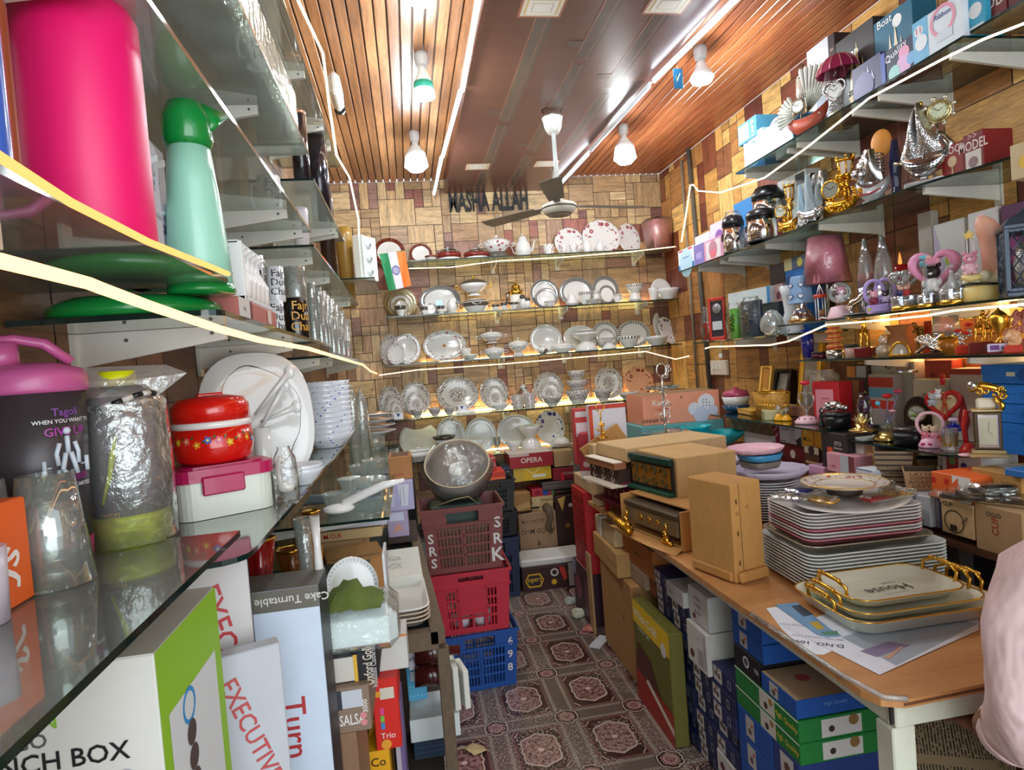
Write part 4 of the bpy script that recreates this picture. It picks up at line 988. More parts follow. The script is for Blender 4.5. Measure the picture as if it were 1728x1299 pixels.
f.pt('right_fan_sail',lambda g,W,H:fansail(g,W*.12,H*.28,H*.62,.7,1.75)).location.y=-.03
f.pt('clock_face',lambda g,W,H:(clock(g,(-W*.02,-.06,H*.38),W*.13,M('b9b29a',.2,.9)),cu(g,8,(-W*.2,W*.18),(-.062,-.05),(H*.26,H*.5),W*.07,.003,GL_F,8)))
f=FG('ornament with a crimson ribbed umbrella over a heart-shaped clock','umbrella_clock','clock',1384,1452,90,z,.06,-62)
def umb(g,W,H):
 n=12;cr=M('8a1f48',.3,0,.15,.3)
 for i in range(n):
  a,b=2*PI*i/n,2*PI*(i+1)/n;vs=[]
  for q in range(5):
   t=q/4*1.35;rr=W*.52*sin(t)/sin(1.35);zz=H*(.62+.38*cos(t));
   for an in(a,(a+b)/2,b):k=1 if an!=(a+b)/2 else .96;vs.append((rr*k*cos(an),rr*k*sin(an)*.8,zz))
  g.add(vs,[(q*3+j,q*3+j+1,q*3+j+4,q*3+j+3)for q in range(4)for j in range(2)],cr,True)
  g.tb([(W*.52*sin(t)/sin(1.35)*cos(a),W*.52*sin(t)/sin(1.35)*sin(a)*.8,H*(.622+.38*cos(t)))for t in(0.05,.35,.7,1.05,1.35)],.0018,M('d9a9a0',.3,.5),4)
f.pt('umbrella',umb);f.pt('stem',lambda g,W,H:(g.tb([(0,0,H*.05),(0,0,H*.97)],.005,SV,6),cu(g,14,(-W*.25,W*.25),(-.03,.03),(H*.04,H*.5),W*.08,.0035,M('c9ccc6',.2,.9),11)))
f.pt('heart_clock',lambda g,W,H:(clock(g,(W*.05,-.05,H*.36),W*.19,SV),g.tb([(W*.05+x,-.054,H*.38+y)for x,y in heart(W*.27)],.005,SV,6,True)))
f.pt('base',lambda g,W,H:g.La([(0,0),(W*.3,0),(W*.26,.02),(W*.1,.03),(0,.03)],M('b9b8a0',.3,.6),18))
def shipart(col='dcdce8',c2='b9a88a'):
 return[('F','p',[(.3,.25),(.75,.3),(.68,.15),(.38,.13)],c2),('F','p',[(.35,.32),(.42,.75),(.5,.35)],col),('F','p',[(.5,.33),(.56,.85),(.66,.36)],col),('F','p',[(.66,.35),(.7,.65),(.78,.38)],col)]
ab('small pale box with a faint ship picture behind the umbrella clock','gift_box',1370,1406,52,'x',RX+.17,z,.1,'b9bcc6',shipart('8a8f9a','8a8f9a'))
ab('dark slim box behind the umbrella clock, beside the black lamp clock box','gift_box',1406,1417,46,'x',RX+.17,z,.1,'2a2024',[('F','t',.5,.85,.02,'Lu','c9a9a0')])
ab('black box lettered Lamp Clock with a gold sailing ship','gift_box',1417,1481,20,'x',RX+.12,z,.12,'26282a',[('F','t',.34,.75,.055,'Lamp','e8e6dc'),('F','t',.38,.62,.035,'Clock','e8e6dc')]+shipart('e2cf9a','c9a95a')+[('F','r',0,0,1,.12,'b9bcc0')])
ab('purple and black box with a silver ship photo at the front edge','gift_box',1440,1489,84,'x',RX+.02,z,.09,'3b3560',shipart('c9c6e2','9a8fb4')+[('F','e',.4,.3,.35,'574d84')])
ab('teal box with a pale fish-like ship lamp picture','gift_box',1481,1546,-12,'x',RX+.12,z,.1,'1f6a86',[('F','e',.5,.42,.3,'3f8fa8'),('F','e',.62,.85,.12,'f2f6f4'),('F','o',.45,.42,.14,'e8dcb8',.6)]+shipart('efe6c9','d9b98a')+[('F','t',.3,.93,.04,'Boat','e8f0f0')])
ab('dark box printed with pink and turquoise glass hearts','gift_box',1489,1553,48,'x',RX+.02,z,.09,'22264a',[('F','t',.4,.8,.035,'Quality','e8e6f0',15),('F','e',.62,.62,.14,'f0a8c8'),('F','e',.6,.28,.2,'e8b8e2'),('F','e',.8,.35,.12,'7fb8ea'),('F','e',.35,.2,.15,'a8e0d9'),('F','r',0,0,.12,1,'2a4aa8')])
ab('white and sky blue box with a big pink heart lamp picture','gift_box',1543,1627,-18,'x',RX+.01,z,.12,'e6f0f8',[('F','r',0,0,.32,1,'7ac2ea'),('F','e',.13,.75,.09,'f2f2f6'),('F','t',.13,.75,.03,'11','c93a5a'),('F','o',.62,.66,.25,'f0a0b8',.78),('F','t',.62,.78,.022,'Ribbon','3a4a9a'),('F','r',.5,.2,.8,.4,'d9e4ee'),('F','e',.18,.45,.13,'eef6fa')])
z=RZ1
ab('plain turquoise box next to the white heart lamp box','gift_box',1632,1664,-20,'x',RX+.03,z,.12,'38a8cc',[('F','r',.1,.04,.9,.2,'d9eaf0'),('F','e',.5,.6,.35,'e9eef0')])
ab('dark red box lettered MODEL at the near end of the topmost shelf','gift_box',1666,1700,-25,'x',RX+.05,z,.12,'7a2220',[('F','t',.5,.75,.05,'MODEL','e8d9d0',0,.8),('F','r',.3,.05,.7,.3,'a89a94')])
ab('maroon box running out of the frame at the top right','gift_box',1702,1760,-40,'x',RX+.05,z,.12,'6a1f22',[('F','r',.1,.1,.6,.4,'d9d0c9')])
# second right shelf
z=RZ2
ab('white and blue planter box at the far end of the second right shelf','gift_box',1146,1172,412,'x',RX+.02,z,.1,'e6eef2',[('F','t',.5,.8,.03,'PLANTER','3a5a9a',0,.8),('F','r',.08,.88,.92,.97,'d9606a'),('F','r',0,0,1,.28,'2f7fc0'),('F','e',.5,.32,.4,'bfe0f0'),('F','r',.3,.55,.7,.6,'6a8ac0')])
ab('narrow violet box beside the planter box','gift_box',1173,1188,408,'x',RX+.02,z,.1,'8a7fc0',[('F','r',.2,.3,.8,.6,'b8a8e0')])
ab('clear fronted pink doll box beside the violet box','gift_box',1189,1221,394,'x',RX+.02,z,.11,'d99ab8',[('F','r',.12,.08,.88,.9,'e8dfe0'),('F','e',.5,.5,.22,'c98a9a'),('F','r',.35,.12,.65,.45,'e87a8a')])
zt=ab('white carton behind the pink doll box','gift_box',1176,1200,388,'x',RX+.16,z,.1,'dcd6e0',[('F','e',.5,.6,.2,'9a8fb0')])
ab('lilac and white carton behind the steel pots','gift_box',1202,1240,360,'x',RX+.17,z,.1,'d9c2dc',[('F','e',.4,.6,.2,'8a5aa0'),('F','r',.6,.2,.9,.8,'f0eef0')])
ab('plain blue box behind the steel pots','gift_box',1243,1300,314,'x',RX+.20,z,.08,'2a7fc0',[('F','r',0,0,1,.1,'1f5f9a')])
def hotpot(label,x0,x1,yt,z,d,wrap=False):
 f=FG(label,'steel_hotpot','pot',x0,x1,yt,z,d,-60)
 f.pt('pot_body',lambda g,W,H:g.La([(0,0),(W*.44,0),(W*.47,.004),(W*.48,H*.72),(0,H*.72)],CH,32))
 f.pt('base_rim',lambda g,W,H:g.La([(0,-.0),(W*.48,0),(W*.49,H*.05),(W*.47,H*.07)],BLK,28))
 f.pt('lid',lambda g,W,H:g.La([(W*.5,H*.7),(W*.5,H*.8),(W*.42,H*.92),(W*.2,H*.99),(0,H)],BLK,28))
 f.pt('handle',lambda g,W,H:(g.box(-W*.5,-.01,H*.45,W*.1,.03,H*.2,BLK,.006),))
 if wrap:film(f,1.03,1.05)
 return f
f=hotpot('smaller steel pot wrapped in clear film, left of the big steel pot',1222,1258,362,z,.06,True)
f=hotpot('big shiny steel pot with black lid on the second right shelf',1262,1312,351,z,.03)
f=FG('shallow steel pot with black lid perched above the wrapped pot','steel_hotpot','pot',1243,1293,318,z+.139,0,-60,pt=f.p+Vector((.10,.10,.139)))
f.pt('pot_body',lambda g,W,H:g.La([(0,0),(W*.4,0),(W*.46,H*.1),(W*.48,H*.6),(0,H*.6)],CH,32));f.pt('base_rim',lambda g,W,H:g.La([(W*.3,-.001),(W*.44,0),(W*.47,H*.12)],BLK,28))
f.pt('lid',lambda g,W,H:g.La([(W*.5,H*.58),(W*.5,H*.72),(W*.35,H*.95),(0,H)],BLK,28))
ab('pale box stack bottom behind the big steel pot, holding the shallow pot up','gift_box',1256,1292,372,'x',RX+.14,z,.1,'c9c6d0',[],hh=.1385)
ab('pink box standing behind the first gold clock','gift_box',1296,1322,318,'x',RX+.2,z,.08,'d98a9a',[('F','e',.4,.7,.2,'8a3a4a'),('F','r',0,0,1,.3,'b03a4a')])
ab('white box lettered MUSIC behind the gold clocks','gift_box',1318,1366,280,'x',RX+.21,z,.08,'c6cac6',[('F','t',.4,.75,.035,'MUSIC','4a4a4a'),('F','r',.65,.8,.95,.97,'2a2a2a'),('F','r',.1,.1,.9,.35,'e6e6ea')])
def lantern_clock(label,x0,x1,yt,d,mat,z=RZ2,base=None,dial='b9c2b0',seed=1):
 f=FG(label,'lantern_clock','clock',x0,x1,yt,z,d,-62)
 f.pt('base',lambda g,W,H:(hull(g,W*.9,W*.45,H*.2,0,base or mat,0,.5),cu(g,9,(-W*.35,W*.35),(-W*.2,-W*.1),(H*.03,H*.22),W*.1,.004,mat,seed),cu(g,8,(-W*.3,W*.3),(-.02,.02),(H*.25,H*.65),W*.12,.005,mat,seed+3)))
 f.pt('clock_face',lambda g,W,H:clock(g,(-W*.22,-W*.12,H*.45),W*.24,mat,dial))
 def lan(g,W,H):
  for k in range(6):
   a=k*PI/3;g.tb([(W*.15+W*.16*cos(a),W*.16*sin(a),H*.66),(W*.15+W*.2*cos(a),W*.2*sin(a),H*.9)],.003,mat,5)
  g.La([(W*.1,H*.6),(W*.19,H*.66),(W*.17,H*.67)],mat,12,tr(W*.15,0,0));ring_=[(W*.22,H*.9),(W*.25,H*.92),(W*.2,H*.94)];g.La(ring_,mat,12,tr(W*.15,0,0),True,.1,6)
  for k in range(6):a=k*PI/3;g.sph((W*.15+W*.24*cos(a),W*.24*sin(a),H*.97),W*.03,mat,1,1,1.6,8,5)
  g.tb([(W*.15,0,H*.15),(W*.1,0,H*.4),(W*.15,0,H*.6)],.007,mat,6)
 f.pt('lantern_frame',lan);f.pt('lantern_glass',lambda g,W,H:g.La([(0,H*.665),(W*.13,H*.665),(W*.17,H*.89),(0,H*.89)],M('efe3d0',.3),6,tr(W*.15,0,0),False))
 f.pt('cherub',lambda g,W,H:[g.add([(x+W*.22,y-.02,zz+H*.2)for x,y,zz in G_stat(H*.42,mat)[0]],G_stat(H*.42,mat)[1],mat,True)])
 return f
@cd_
def G_stat(h,mat):g=G();su_(g,h,mat,((-.3,.6),(.35,.75)),.05);return(g.v,g.f)
lantern_clock('first gold lantern clock with a hanging dial, beside the steel pot',1311,1350,308,.04,GOLD,seed=2)
f=FG('silver ship clock with pale blue sails wrapped in clear film','sail_ship_clock','clock',1343,1396,287,z,.05,-62)
f.pt('hull',lambda g,W,H:(hull(g,W*.9,W*.35,H*.2,H*.04,SV,0,.6),g.box(0,0,.006,W*.8,W*.3,.012,BLK,.003),cu(g,10,(-W*.35,W*.35),(-W*.16,-W*.1),(H*.05,H*.26),W*.09,.003,SV,5)))
f.pt('sails',lambda g,W,H:(sail(g,-W*.45,-W*.12,H*.28,H*.78,M('a9c6d8',.3),.02,.2),sail(g,-W*.15,W*.2,H*.28,H*.92,M('c2d6e2',.25),.03,.2,-.01),sail(g,W*.1,W*.42,H*.3,H*.7,M('b8cfda',.3),.02,.3)))
f.pt('rear_sails',lambda g,W,H:(sail(g,W*.08,W*.5,H*.45,H*.96,SV,.03,.8,.04),sail(g,-W*.2,W*.1,H*.6,H*.97,SV,.03,.7,.04),g.tb([(0,0,H*.2),(0,0,H*.95)],.003,SV,6)))
lantern_clock('larger bright gold lantern clock on a boat-shaped base',1391,1452,265,.03,M('ecb53a',.2,1,.05),seed=7,dial='8f8f80')
f=FG('silver galleon clock with a bulging round eye dial and red-striped hull','galleon_clock','clock',1443,1505,240,z,.05,-60)
f.pt('hull',lambda g,W,H:(hull(g,W*.85,W*.4,H*.22,H*.03,M('c9ccce',.3,.4),0,.7),g.tb([(-W*.3,-W*.19,H*.17),(0,-W*.215,H*.15),(W*.28,-W*.19,H*.2)],.003,M('b02a2a'),5),g.box(0,0,.006,W*.5,W*.25,.012,SV,.003)))
f.pt('ribbed_sails',lambda g,W,H:[sail(g,W*(-.45+.1*i),W*(-.05+.12*i),H*(.35+.08*(i%3)),H*(.72+.05*i),SV,.03,.6,.02-.012*i,6,-.2)for i in range(4)]+[g.tb([(W*.05,0,H*(.32+.06*k)),(W*.2,-.02,H*(.36+.06*k)),(W*.32,0,H*(.33+.06*k))],.004,SV,5)for k in range(8)])
f.pt('eye_clock',lambda g,W,H:(g.sph((-W*.3,-.01,H*.52),W*.18,SV),clock(g,(-W*.32,-W*.17,H*.52),W*.12,SV,'9ab8c9')))
f.pt('gold_figures',lambda g,W,H:cu(g,7,(-W*.45,-W*.2),(-.04,-.01),(H*.14,H*.3),W*.06,.004,GOLD,3))
f=FG('orange ribbed shell lampshade behind the silver galleon clock','shell_lamp','lamp',1473,1513,214,z,.12,-60)
f.pt('shell_shade',lambda g,W,H:g.sph((0,0,H*.8),W*.46,M('e0953f',.45,0,.1,0,.05),.9,.35,1.25,16,12));f.pt('stem',lambda g,W,H:g.tb([(0,0,0),(-.01,0,H*.4),(0,0,H*.6)],.006,SV,6));f.pt('base',lambda g,W,H:g.cyl((0,0,0),W*.4,.012,SV,18))
f=FG('dark blue glass ornament between the two silver ships','glass_ornament','ornament',1502,1526,236,z,.10,-60)
f.pt('column',lambda g,W,H:g.La([(0,0),(W*.4,0),(W*.3,H*.2),(W*.42,H*.6),(W*.2,H),(0,H)],M('1d2550',.12,0,.2,.6),8,None,False));f.pt('base',lambda g,W,H:g.cyl((0,0,0),W*.5,.01,BLK,12))
f=FG('tall silver sailing ship studded with stones, largest on the right wall','ship_model','model ship',1526,1600,172,z,.06,-58)
SEQ=Mat('sequin_silver');SEQ.base(SEQ.voro(1).lt(9).mix('d6d8da','d6d8da'),.25,1);SEQ.bump(SEQ.voro(170),.002,1);SEQ=SEQ.m
def bighull(g,W,H):
 hull(g,W*.92,W*.42,H*.2,H*.1,SV,0,.55)
 for r_ in range(3):
  for k in range(11):u=-.8+1.6*k/10;g.sph((u*W*.42,-W*.215*(1-abs(u)**2.6)-.001,H*(.185+.035*r_+.06*u*u)),W*.018,BLK,1,.5,1,6,4)
f.pt('hull',bighull);f.pt('stand',lambda g,W,H:(g.box(0,0,.008,W*.8,W*.35,.016,M('dfe2e6',.2,.6),.003),g.box(-.03,0,H*.07,.01,W*.2,H*.08,SV),g.box(.03,0,H*.07,.01,W*.2,H*.08,SV),g.cyl((0,-W*.17,.02),.01,.004,WHT,12)))
f.pt('sails',lambda g,W,H:(sail(g,-W*.5,-W*.05,H*.36,H*.95,SEQ,.05,.12,0,9,.35),sail(g,-W*.15,W*.38,H*.37,H*.98,SEQ,.06,.1,-.015,9,-.28)))
f.pt('mast',lambda g,W,H:(g.tb([(-W*.04,.01,H*.3),(-W*.05,.01,H)],.005,SV,6),g.sph((-W*.05,.01,H),.008,GOLD),g.tb([(-W*.45,0,H*.33),(-W*.62,0,H*.36)],.005,M('d9cfa8',.2,.8),6)))
f.pt('dolphin_figurehead',lambda g,W,H:g.tb([(W*.42,0,H*.3),(W*.5,0,H*.42),(W*.38,0,H*.52),(W*.3,0,H*.6)],.01,SV,8,rr=[.012,.016,.013,.005]))
def wheel(g,W,H):
 c=(W*.34,-.01,H*.83);r=W*.25;clock(g,c,r*.72,M('d9cf9a',.2,.9),'d9e0c0');ring(g,c,r*.9,.005,M('d9cf9a',.2,.9))
 for k in range(8):a=k*PI/4+.3;g.tb([(c[0]+r*.7*cos(a),c[1],c[2]+r*.7*sin(a)),(c[0]+r*1.18*cos(a),c[1],c[2]+r*1.18*sin(a))],.004,M('e0d8c0',.2,.8),6);g.sph((c[0]+r*1.2*cos(a),c[1],c[2]+r*1.2*sin(a)),.008,M('e0d8c0',.2,.8),seg=8,rings=5)
 g.tb([(c[0]-.01,0,c[2]-r),(c[0]-.01,0,H*.4)],.004,SV,5)
f.pt('ship_wheel_clock',wheel)
ab('red box lettered CLOCK with a street lamp picture','gift_box',1590,1628,234,'x',RX+.09,z,.12,'9a2a20',[('F','t',.5,.82,.035,'CLOCK','f2e6e0',0,.85),('F','e',.5,.5,.2,'e8c9a0'),('F','r',.47,.08,.53,.42,'d9b88a')])
ab('tall dark red box lettered MODEL on the second right shelf','gift_box',1627,1661,215,'x',RX+.075,z,.11,'7d1c1a',[('F','t',.5,.66,.042,'MODEL','f2dcd8',0,.75),('F','r',.12,.03,.9,.52,'d8cfc4'),('F','e',.5,.22,.24,'8a6a6a'),('F','t',.5,.9,.03,'>>','d9b0a8')])
ab('little cream box with a gold crown picture at the frame edge','gift_box',1704,1745,300,'x',RX+.03,RZ3+.335,.09,'c9b48a',[('F','e',.6,.45,.3,'e0b84a')],yaw=12,hh=.1)
# third right shelf, near half (lava lamps to lantern)
z=RZ3
def lava(label,x0,x1,yt,wax):
 f=FG(label,'lava_lamp','lamp',x0,x1,yt,z,.12,-60)
 f.pt('base',lambda g,W,H:g.La([(0,0),(W*.48,0),(W*.34,H*.2),(W*.46,H*.36),(0,H*.36)],M('c9ccd0',.25,.9),24))
 f.pt('glass_vessel',lambda g,W,H:g.La([(W*.45,H*.36),(W*.44,H*.5),(W*.34,H*.7),(W*.22,H*.82)],GS('f0e8e6',.5,.03,0,.18),24))
 f.pt('wax',lambda g,W,H:g.La([(0,H*.362),(W*.42,H*.362),(W*.42,H*(.52 if wax!='c9c2a8' else .37)),(W*.3,H*(.54 if wax!='c9c2a8' else .375)),(0,H*(.5 if wax!='c9c2a8' else .375))],M(wax,.3),20))
 f.pt('cap',lambda g,W,H:g.La([(W*.24,H*.81),(W*.2,H*.86),(W*.1,H*.98),(0,H)],M('c9ccd0',.25,.9),20));return f
lava('lava lamp with red wax beside the pink lampshade',1450,1481,401,'c42318')
lava('clear lava lamp with no wax next to the red one',1478,1512,397,'c9c2a8')
f=FG('lilac ring-shaped music box with two tiny figures','ring_music_box','music box',1464,1506,470,z,.03,-55)
LIL=M('b6a0e0',.35)
f.pt('base',lambda g,W,H:(g.box(0,0,H*.13,W*.9,W*.55,H*.26,LIL,.008),g.sph((-W*.3,-W*.29,H*.13),W*.07,M('b8c84a'),1,.4,1)))
f.pt('ring',lambda g,W,H:(ring(g,(-W*.18,0,H*.64),H*.32,.007,LIL,24,None,.8,1),ring(g,(W*.2,.01,H*.64),H*.32,.007,LIL,24,None,.8,1)))
f.pt('figures',lambda g,W,H:(bear(g,(-W*.15,-.01,H*.26),H*.42,M('8a2a4a'),M('e8a8b8')),bear(g,(W*.25,-.005,H*.3),H*.36,M('d9c9e8'),M('3a2430'))))
f=FG('silver leaping cat figurine on a black base beside the lilac music box','cat_figurine','figurine',1428,1468,489,z,.03,-60)
f.pt('cat_body',lambda g,W,H:(g.tb([(-W*.45,0,H*.35),(-W*.2,0,H*.5),(W*.1,0,H*.62),(W*.3,0,H*.8),(W*.42,-.01,H*.85)],.01,CH,8,rr=[.006,.014,.015,.012,.012]),g.tb([(-W*.2,0,H*.45),(-W*.3,-.01,H*.2),(-W*.15,-.01,H*.1)],.006,CH,6),g.tb([(W*.2,0,H*.6),(W*.3,-.015,H*.35),(W*.38,-.015,H*.12)],.006,CH,6),g.sph((W*.44,-.01,H*.86),.012,CH,1.3,.9,1)))
f.pt('base',lambda g,W,H:g.box(0,0,H*.05,W*.95,.05,H*.1,BLK,.003))
def cb_(f,x=0,W=None,H=.05):
 W=W or f.W
 def fn(g,w_,h_):
  g.La([(0,0),(W*.5,0),(W*.5,H*.3),(0,H*.3)],M('e0b850',.2,.9),30,tr(x,0,0),True,.03,22)
  g.La([(0,H*.3),(W*.5,H*.3),(W*.5,H),(0,H)],CRYS,30,tr(x,0,0),True,.05,22);g.La([(0,H*.3),(W*.45,H*.3),(W*.45,H*.97),(0,H*.97)],M('cfd2d6',.15,.9),22,tr(x,0,0),False,.06,11)
 return f.pt('ribbed_base',fn)
f=FG('crystal double heart music box with tiny couple, left of the pink heart','crystal_music_box','music box',1507,1548,440,z,.03,-58)
cb_(f);f.pt('crystal_hearts',lambda g,W,H:[g.tb([(cx+x,yy,H*.66+y)for x,y in heart(W*.28)],.008,CRYS if q else M('dcdfe4',.1,.9),6,True)for cx,yy,q in((-W*.2,0,0),(W*.2,.01,0),(0,-.02,1))])
f.pt('couple',lambda g,W,H:(bear(g,(-W*.08,-.01,.05),.045,M('2a3a6a'),M('e0b090')),bear(g,(W*.12,-.01,.05),.045,M('c03a3a'),M('e0b090'))))
f=FG('pink heart-shaped ring lamp with a dark-eared bear, largest heart on the shelf','heart_lamp','lamp',1543,1617,402,z,.05,-58)
def hl(g,W,H):
 n=30;o=heart(W*.5,n);i_=heart(W*.33,n);vs=[];cz=H*.56
 for(px_,py_),(qx_,qy_)in zip(o,i_):
  for(a,b),yy in(((px_,py_),-.02),((px_,py_),.03),((qx_,qy_),.03),((qx_,qy_),-.02)):vs.append((a,yy,cz+b*1.05))
 g.add(vs,[(4*k+a,4*k+(a+1)%4,4*((k+1)%n)+(a+1)%4,4*((k+1)%n)+a)for k in range(n)for a in range(4)],M('ee9cc0',.35),True)
f.pt('heart_ring',hl);f.pt('bear',lambda g,W,H:bear(g,(-W*.02,-.015,.05),H*.42,WHT,M('2a1c1c',.5)))
f.pt('bow',lambda g,W,H:(g.sph((-W*.03,-.03,H*.66),.012,PINK,1.6,.6,1),g.sph((W*.05,-.03,H*.66),.012,PINK,1.6,.6,1),g.sph((-W*.14,-.03,H*.64),.01,M('5ab8c9'),1.5,.6,1.2)))
cb_(f,0,f.W*.62,.048)
f=FG('crystal wedding couple ornament on a ribbed base right of the pink heart','crystal_couple','ornament',1588,1634,432,z,.025,-58)
cb_(f,0,f.W*.95,.05)
f.pt('crystal_couple_body',lambda g,W,H:(g.La([(W*.28,.05),(W*.12,H*.5),(W*.06,H*.7),(0,H*.72)],GS('f6f2fa',.6,.03,0,.35),12,tr(-W*.05,0,0),True,.08,5),g.sph((-W*.05,0,H*.8),W*.1,CRYS),g.sph((W*.15,0,H*.62),W*.09,CRYS),g.La([(W*.2,.05),(W*.06,H*.55),(0,H*.56)],CRYS,10,tr(W*.18,0,0))))
f=FG('glass pillar ornament with pink bow before the pink heart','crystal_pillar','ornament',1551,1578,428,z,.005,-58)
cb_(f,0,f.W,.04);f.pt('pillar',lambda g,W,H:(g.box(0,0,H*.5,W*.18,W*.18,H*.75,CRYS,.002),g.sph((0,-.01,H*.93),W*.18,M('6ac0d0'),1.5,.6,.8),g.sph((W*.2,-.01,H*.92),W*.15,M('e8b0a0'),1.4,.6,.9)))
f=FG('red candle lamp with an orange flame behind the crystal hearts','candle_lamp','candle',1510,1537,424,z,.2,-60)
f.pt('red_cup',lambda g,W,H:g.La([(0,0),(W*.4,0),(W*.3,H*.5),(W*.48,H*.62),(W*.46,H*.78),(0,H*.74)],M('a81a1a',.15,0,.1,.6),20));f.pt('flame',lambda g,W,H:g.La([(0,H*.74),(W*.12,H*.82),(W*.05,H*.94),(0,H)],GLOW((1,.25,.05),1.2),10))
f=FG('peach crescent moon lamp on a cloud base with swinging pink bear','moon_lamp','lamp',1630,1692,366,z,.06,-52)
def moon(g,W,H):
 pts=[];rr=[]
 for i in range(15):
  a=-1.2+2.75*i/14;pts.append((W*-.1+W*.34*cos(a),0,H*.62+H*.33*sin(a)));rr.append(W*.25*sin(PI*(.12+.86*(1-i/14)))**.8+.004)
 g.tb(pts,.02,M('f0b49a',.35,0,.04),14,rr=rr)
f.pt('crescent',moon);f.pt('cloud_base',lambda g,W,H:[g.sph((W*.32*cos(k),W*.22*sin(k),H*.26+.008*sin(3*k)),W*.17,M('e2dcb4',.5))for k in[i*.7 for i in range(9)]])
f.pt('yellow_drum',lambda g,W,H:g.La([(0,0),(W*.44,0),(W*.47,.005),(W*.47,H*.17),(W*.4,H*.19),(0,H*.19)],M('e8cf80',.4),28));f.pt('black_cable',lambda g,W,H:ring_h(g,H*.2,W*.47))
f.pt('swinging_bear',lambda g,W,H:(bear(g,(-W*.25,-.02,H*.33),H*.28,LPNK,PINK),g.tb([(-W*.3,-.02,H*.36),(-W*.3,-.02,H*.76)],.0015,WHT,4),g.tb([(-W*.15,-.02,H*.36),(-W*.15,-.02,H*.76)],.0015,WHT,4)))
f.pt('star',lambda g,W,H:g.prism([((.5 if k%2 else 1)*W*.14*cos(PI/2+k*PI/5),(.5 if k%2 else 1)*W*.14*sin(PI/2+k*PI/5))for k in range(10)],-.006,.006,M('f2cf6a',.4),tr(-W*.25,-.02,H*.8)@rotx(PI/2)))
f.pt('top_bear',lambda g,W,H:bear(g,(W*.0,0,H*.92),H*.12,LPNK));f.pt('ribbon_sign',lambda g,W,H:g.tb([(-W*.42,-W*.36,H*.3),(-W*.2,-W*.42,H*.27),(0,-W*.4,H*.29)],.009,M('f0d98a',.4),6))
f=FG('dark blue-grey metal lantern with diamond lattice at the right frame edge','lattice_lantern','lantern',1700,1772,352,z,.05,-38)
LBM=M('3a4654',.4,.3)
def lant(g,W,H):
 w2=W*.44
 for i in(-1,1):
  for j in(-1,1):g.box(i*w2,j*w2,H*.42,.012,.012,H*.72,LBM,.001)
 for zz,k in((.02,1.08),(.07,1),(.75,1),(.79,1.12)):g.box(0,0,H*zz,W*.9*k,W*.9*k,.014,LBM,.003)
 g.La([(W*.7,H*.8),(W*.5,H*.9),(W*.2,H*.96),(W*.12,H)],LBM,4,rotz(PI/4),False)
 for T in(Matrix.Identity(4),rotz(PI/2),rotz(-PI/2)):
  for k in range(-3,4):
   x0,x1=k*w2*.5-w2*.9,k*w2*.5+w2*.9
   for sg in(1,-1):
    a=(max(-w2,min(w2,x0)),-w2,H*(.07+.68*((max(-w2,min(w2,x0))-x0)/(x1-x0))));b=(max(-w2,min(w2,x1)),-w2,H*(.07+.68*((max(-w2,min(w2,x1))-x0)/(x1-x0))))
    g.tb([(sg*a[0],a[1],a[2]),(sg*b[0],b[1],b[2])],.002,LBM,4,False,T)
f.pt('lantern_frame',lant);f.pt('candle_glass',lambda g,W,H:g.La([(0,H*.08),(W*.22,H*.08),(W*.26,H*.4),(W*.16,H*.62)],GS('ffffff',.8,.03,1,.1),16));f.pt('candle',lambda g,W,H:g.cyl((0,0,H*.085),W*.1,H*.2,M('e8c66a',.4),14))
ab('card box with a green glass balloon picture behind the pink heart','gift_box',1582,1634,364,'x',RX+.22,z,.05,'d9dbd6',[('F','e',.55,.55,.2,'a8b832'),('F','e',.55,.55,.12,'c9d24a'),('F','r',.5,.15,.6,.3,'4a4a3a'),('F','p',[(0,1),(.35,.5),(0,.3)],'c2b8d0')])
ab('white carton behind the moon lamp, with lettering low on its face','gift_box',1640,1692,345,'x',RX+.21,z,.06,'e2e0de',[('F','t',.5,.85,.012,'SETS','8a8a8a'),('F','p',[(.1,.1),(.5,.6),(.9,.1)],'d4d2d2')])
ab('deep purple box in the corner behind the lattice lantern','gift_box',1696,1735,336,'x',RX+.2,z,.07,'5a2350',[('F','r',.1,.4,.7,.7,'8a3a7a')])
ab('clear bag with blue ornaments hanging behind the heart lamp','gift_bag',1556,1580,352,'x',RX+.23,z,.03,'b8b0a4',[('F','e',.5,.2,.4,'8ab8d0')])
f=FG('pink fabric lampshade in clear film above the blue lantern','table_lamp','lamp',1361,1437,399,z,.13,-60)
f.pt('lamp_shade',lambda g,W,H:g.La([(W*.5,H*.44),(W*.34,H),(W*.33,H),(W*.49,H*.44)],M('dd8a9c',.6,0,.1),30));f.pt('plastic_wrap',lambda g,W,H:g.La([(W*.51,H*.43),(W*.36,H*1.01),(0,H*1.015)],GS('ffffff',.4,.06,1),20,None,True,.02,6))
f.pt('stem',lambda g,W,H:g.tb([(0,0,0),(0,0,H*.85)],.006,SV,8));f.pt('base',lambda g,W,H:g.La([(0,0),(W*.25,0),(W*.22,.012),(.01,.02),(0,.02)],SV,20))
f=FG('snow globe with a pink bow figure and netted skirt base','snow_globe','snow globe',1399,1440,472,z,.04,-60)
f.pt('globe',lambda g,W,H:g.sph((0,0,H*.66),W*.44,GS('f4f6fa',.6,.02,0,.06),1,1,1,20,14));f.pt('pink_figure',lambda g,W,H:bear(g,(W*.05,0,H*.42),H*.42,WHT,PINK))
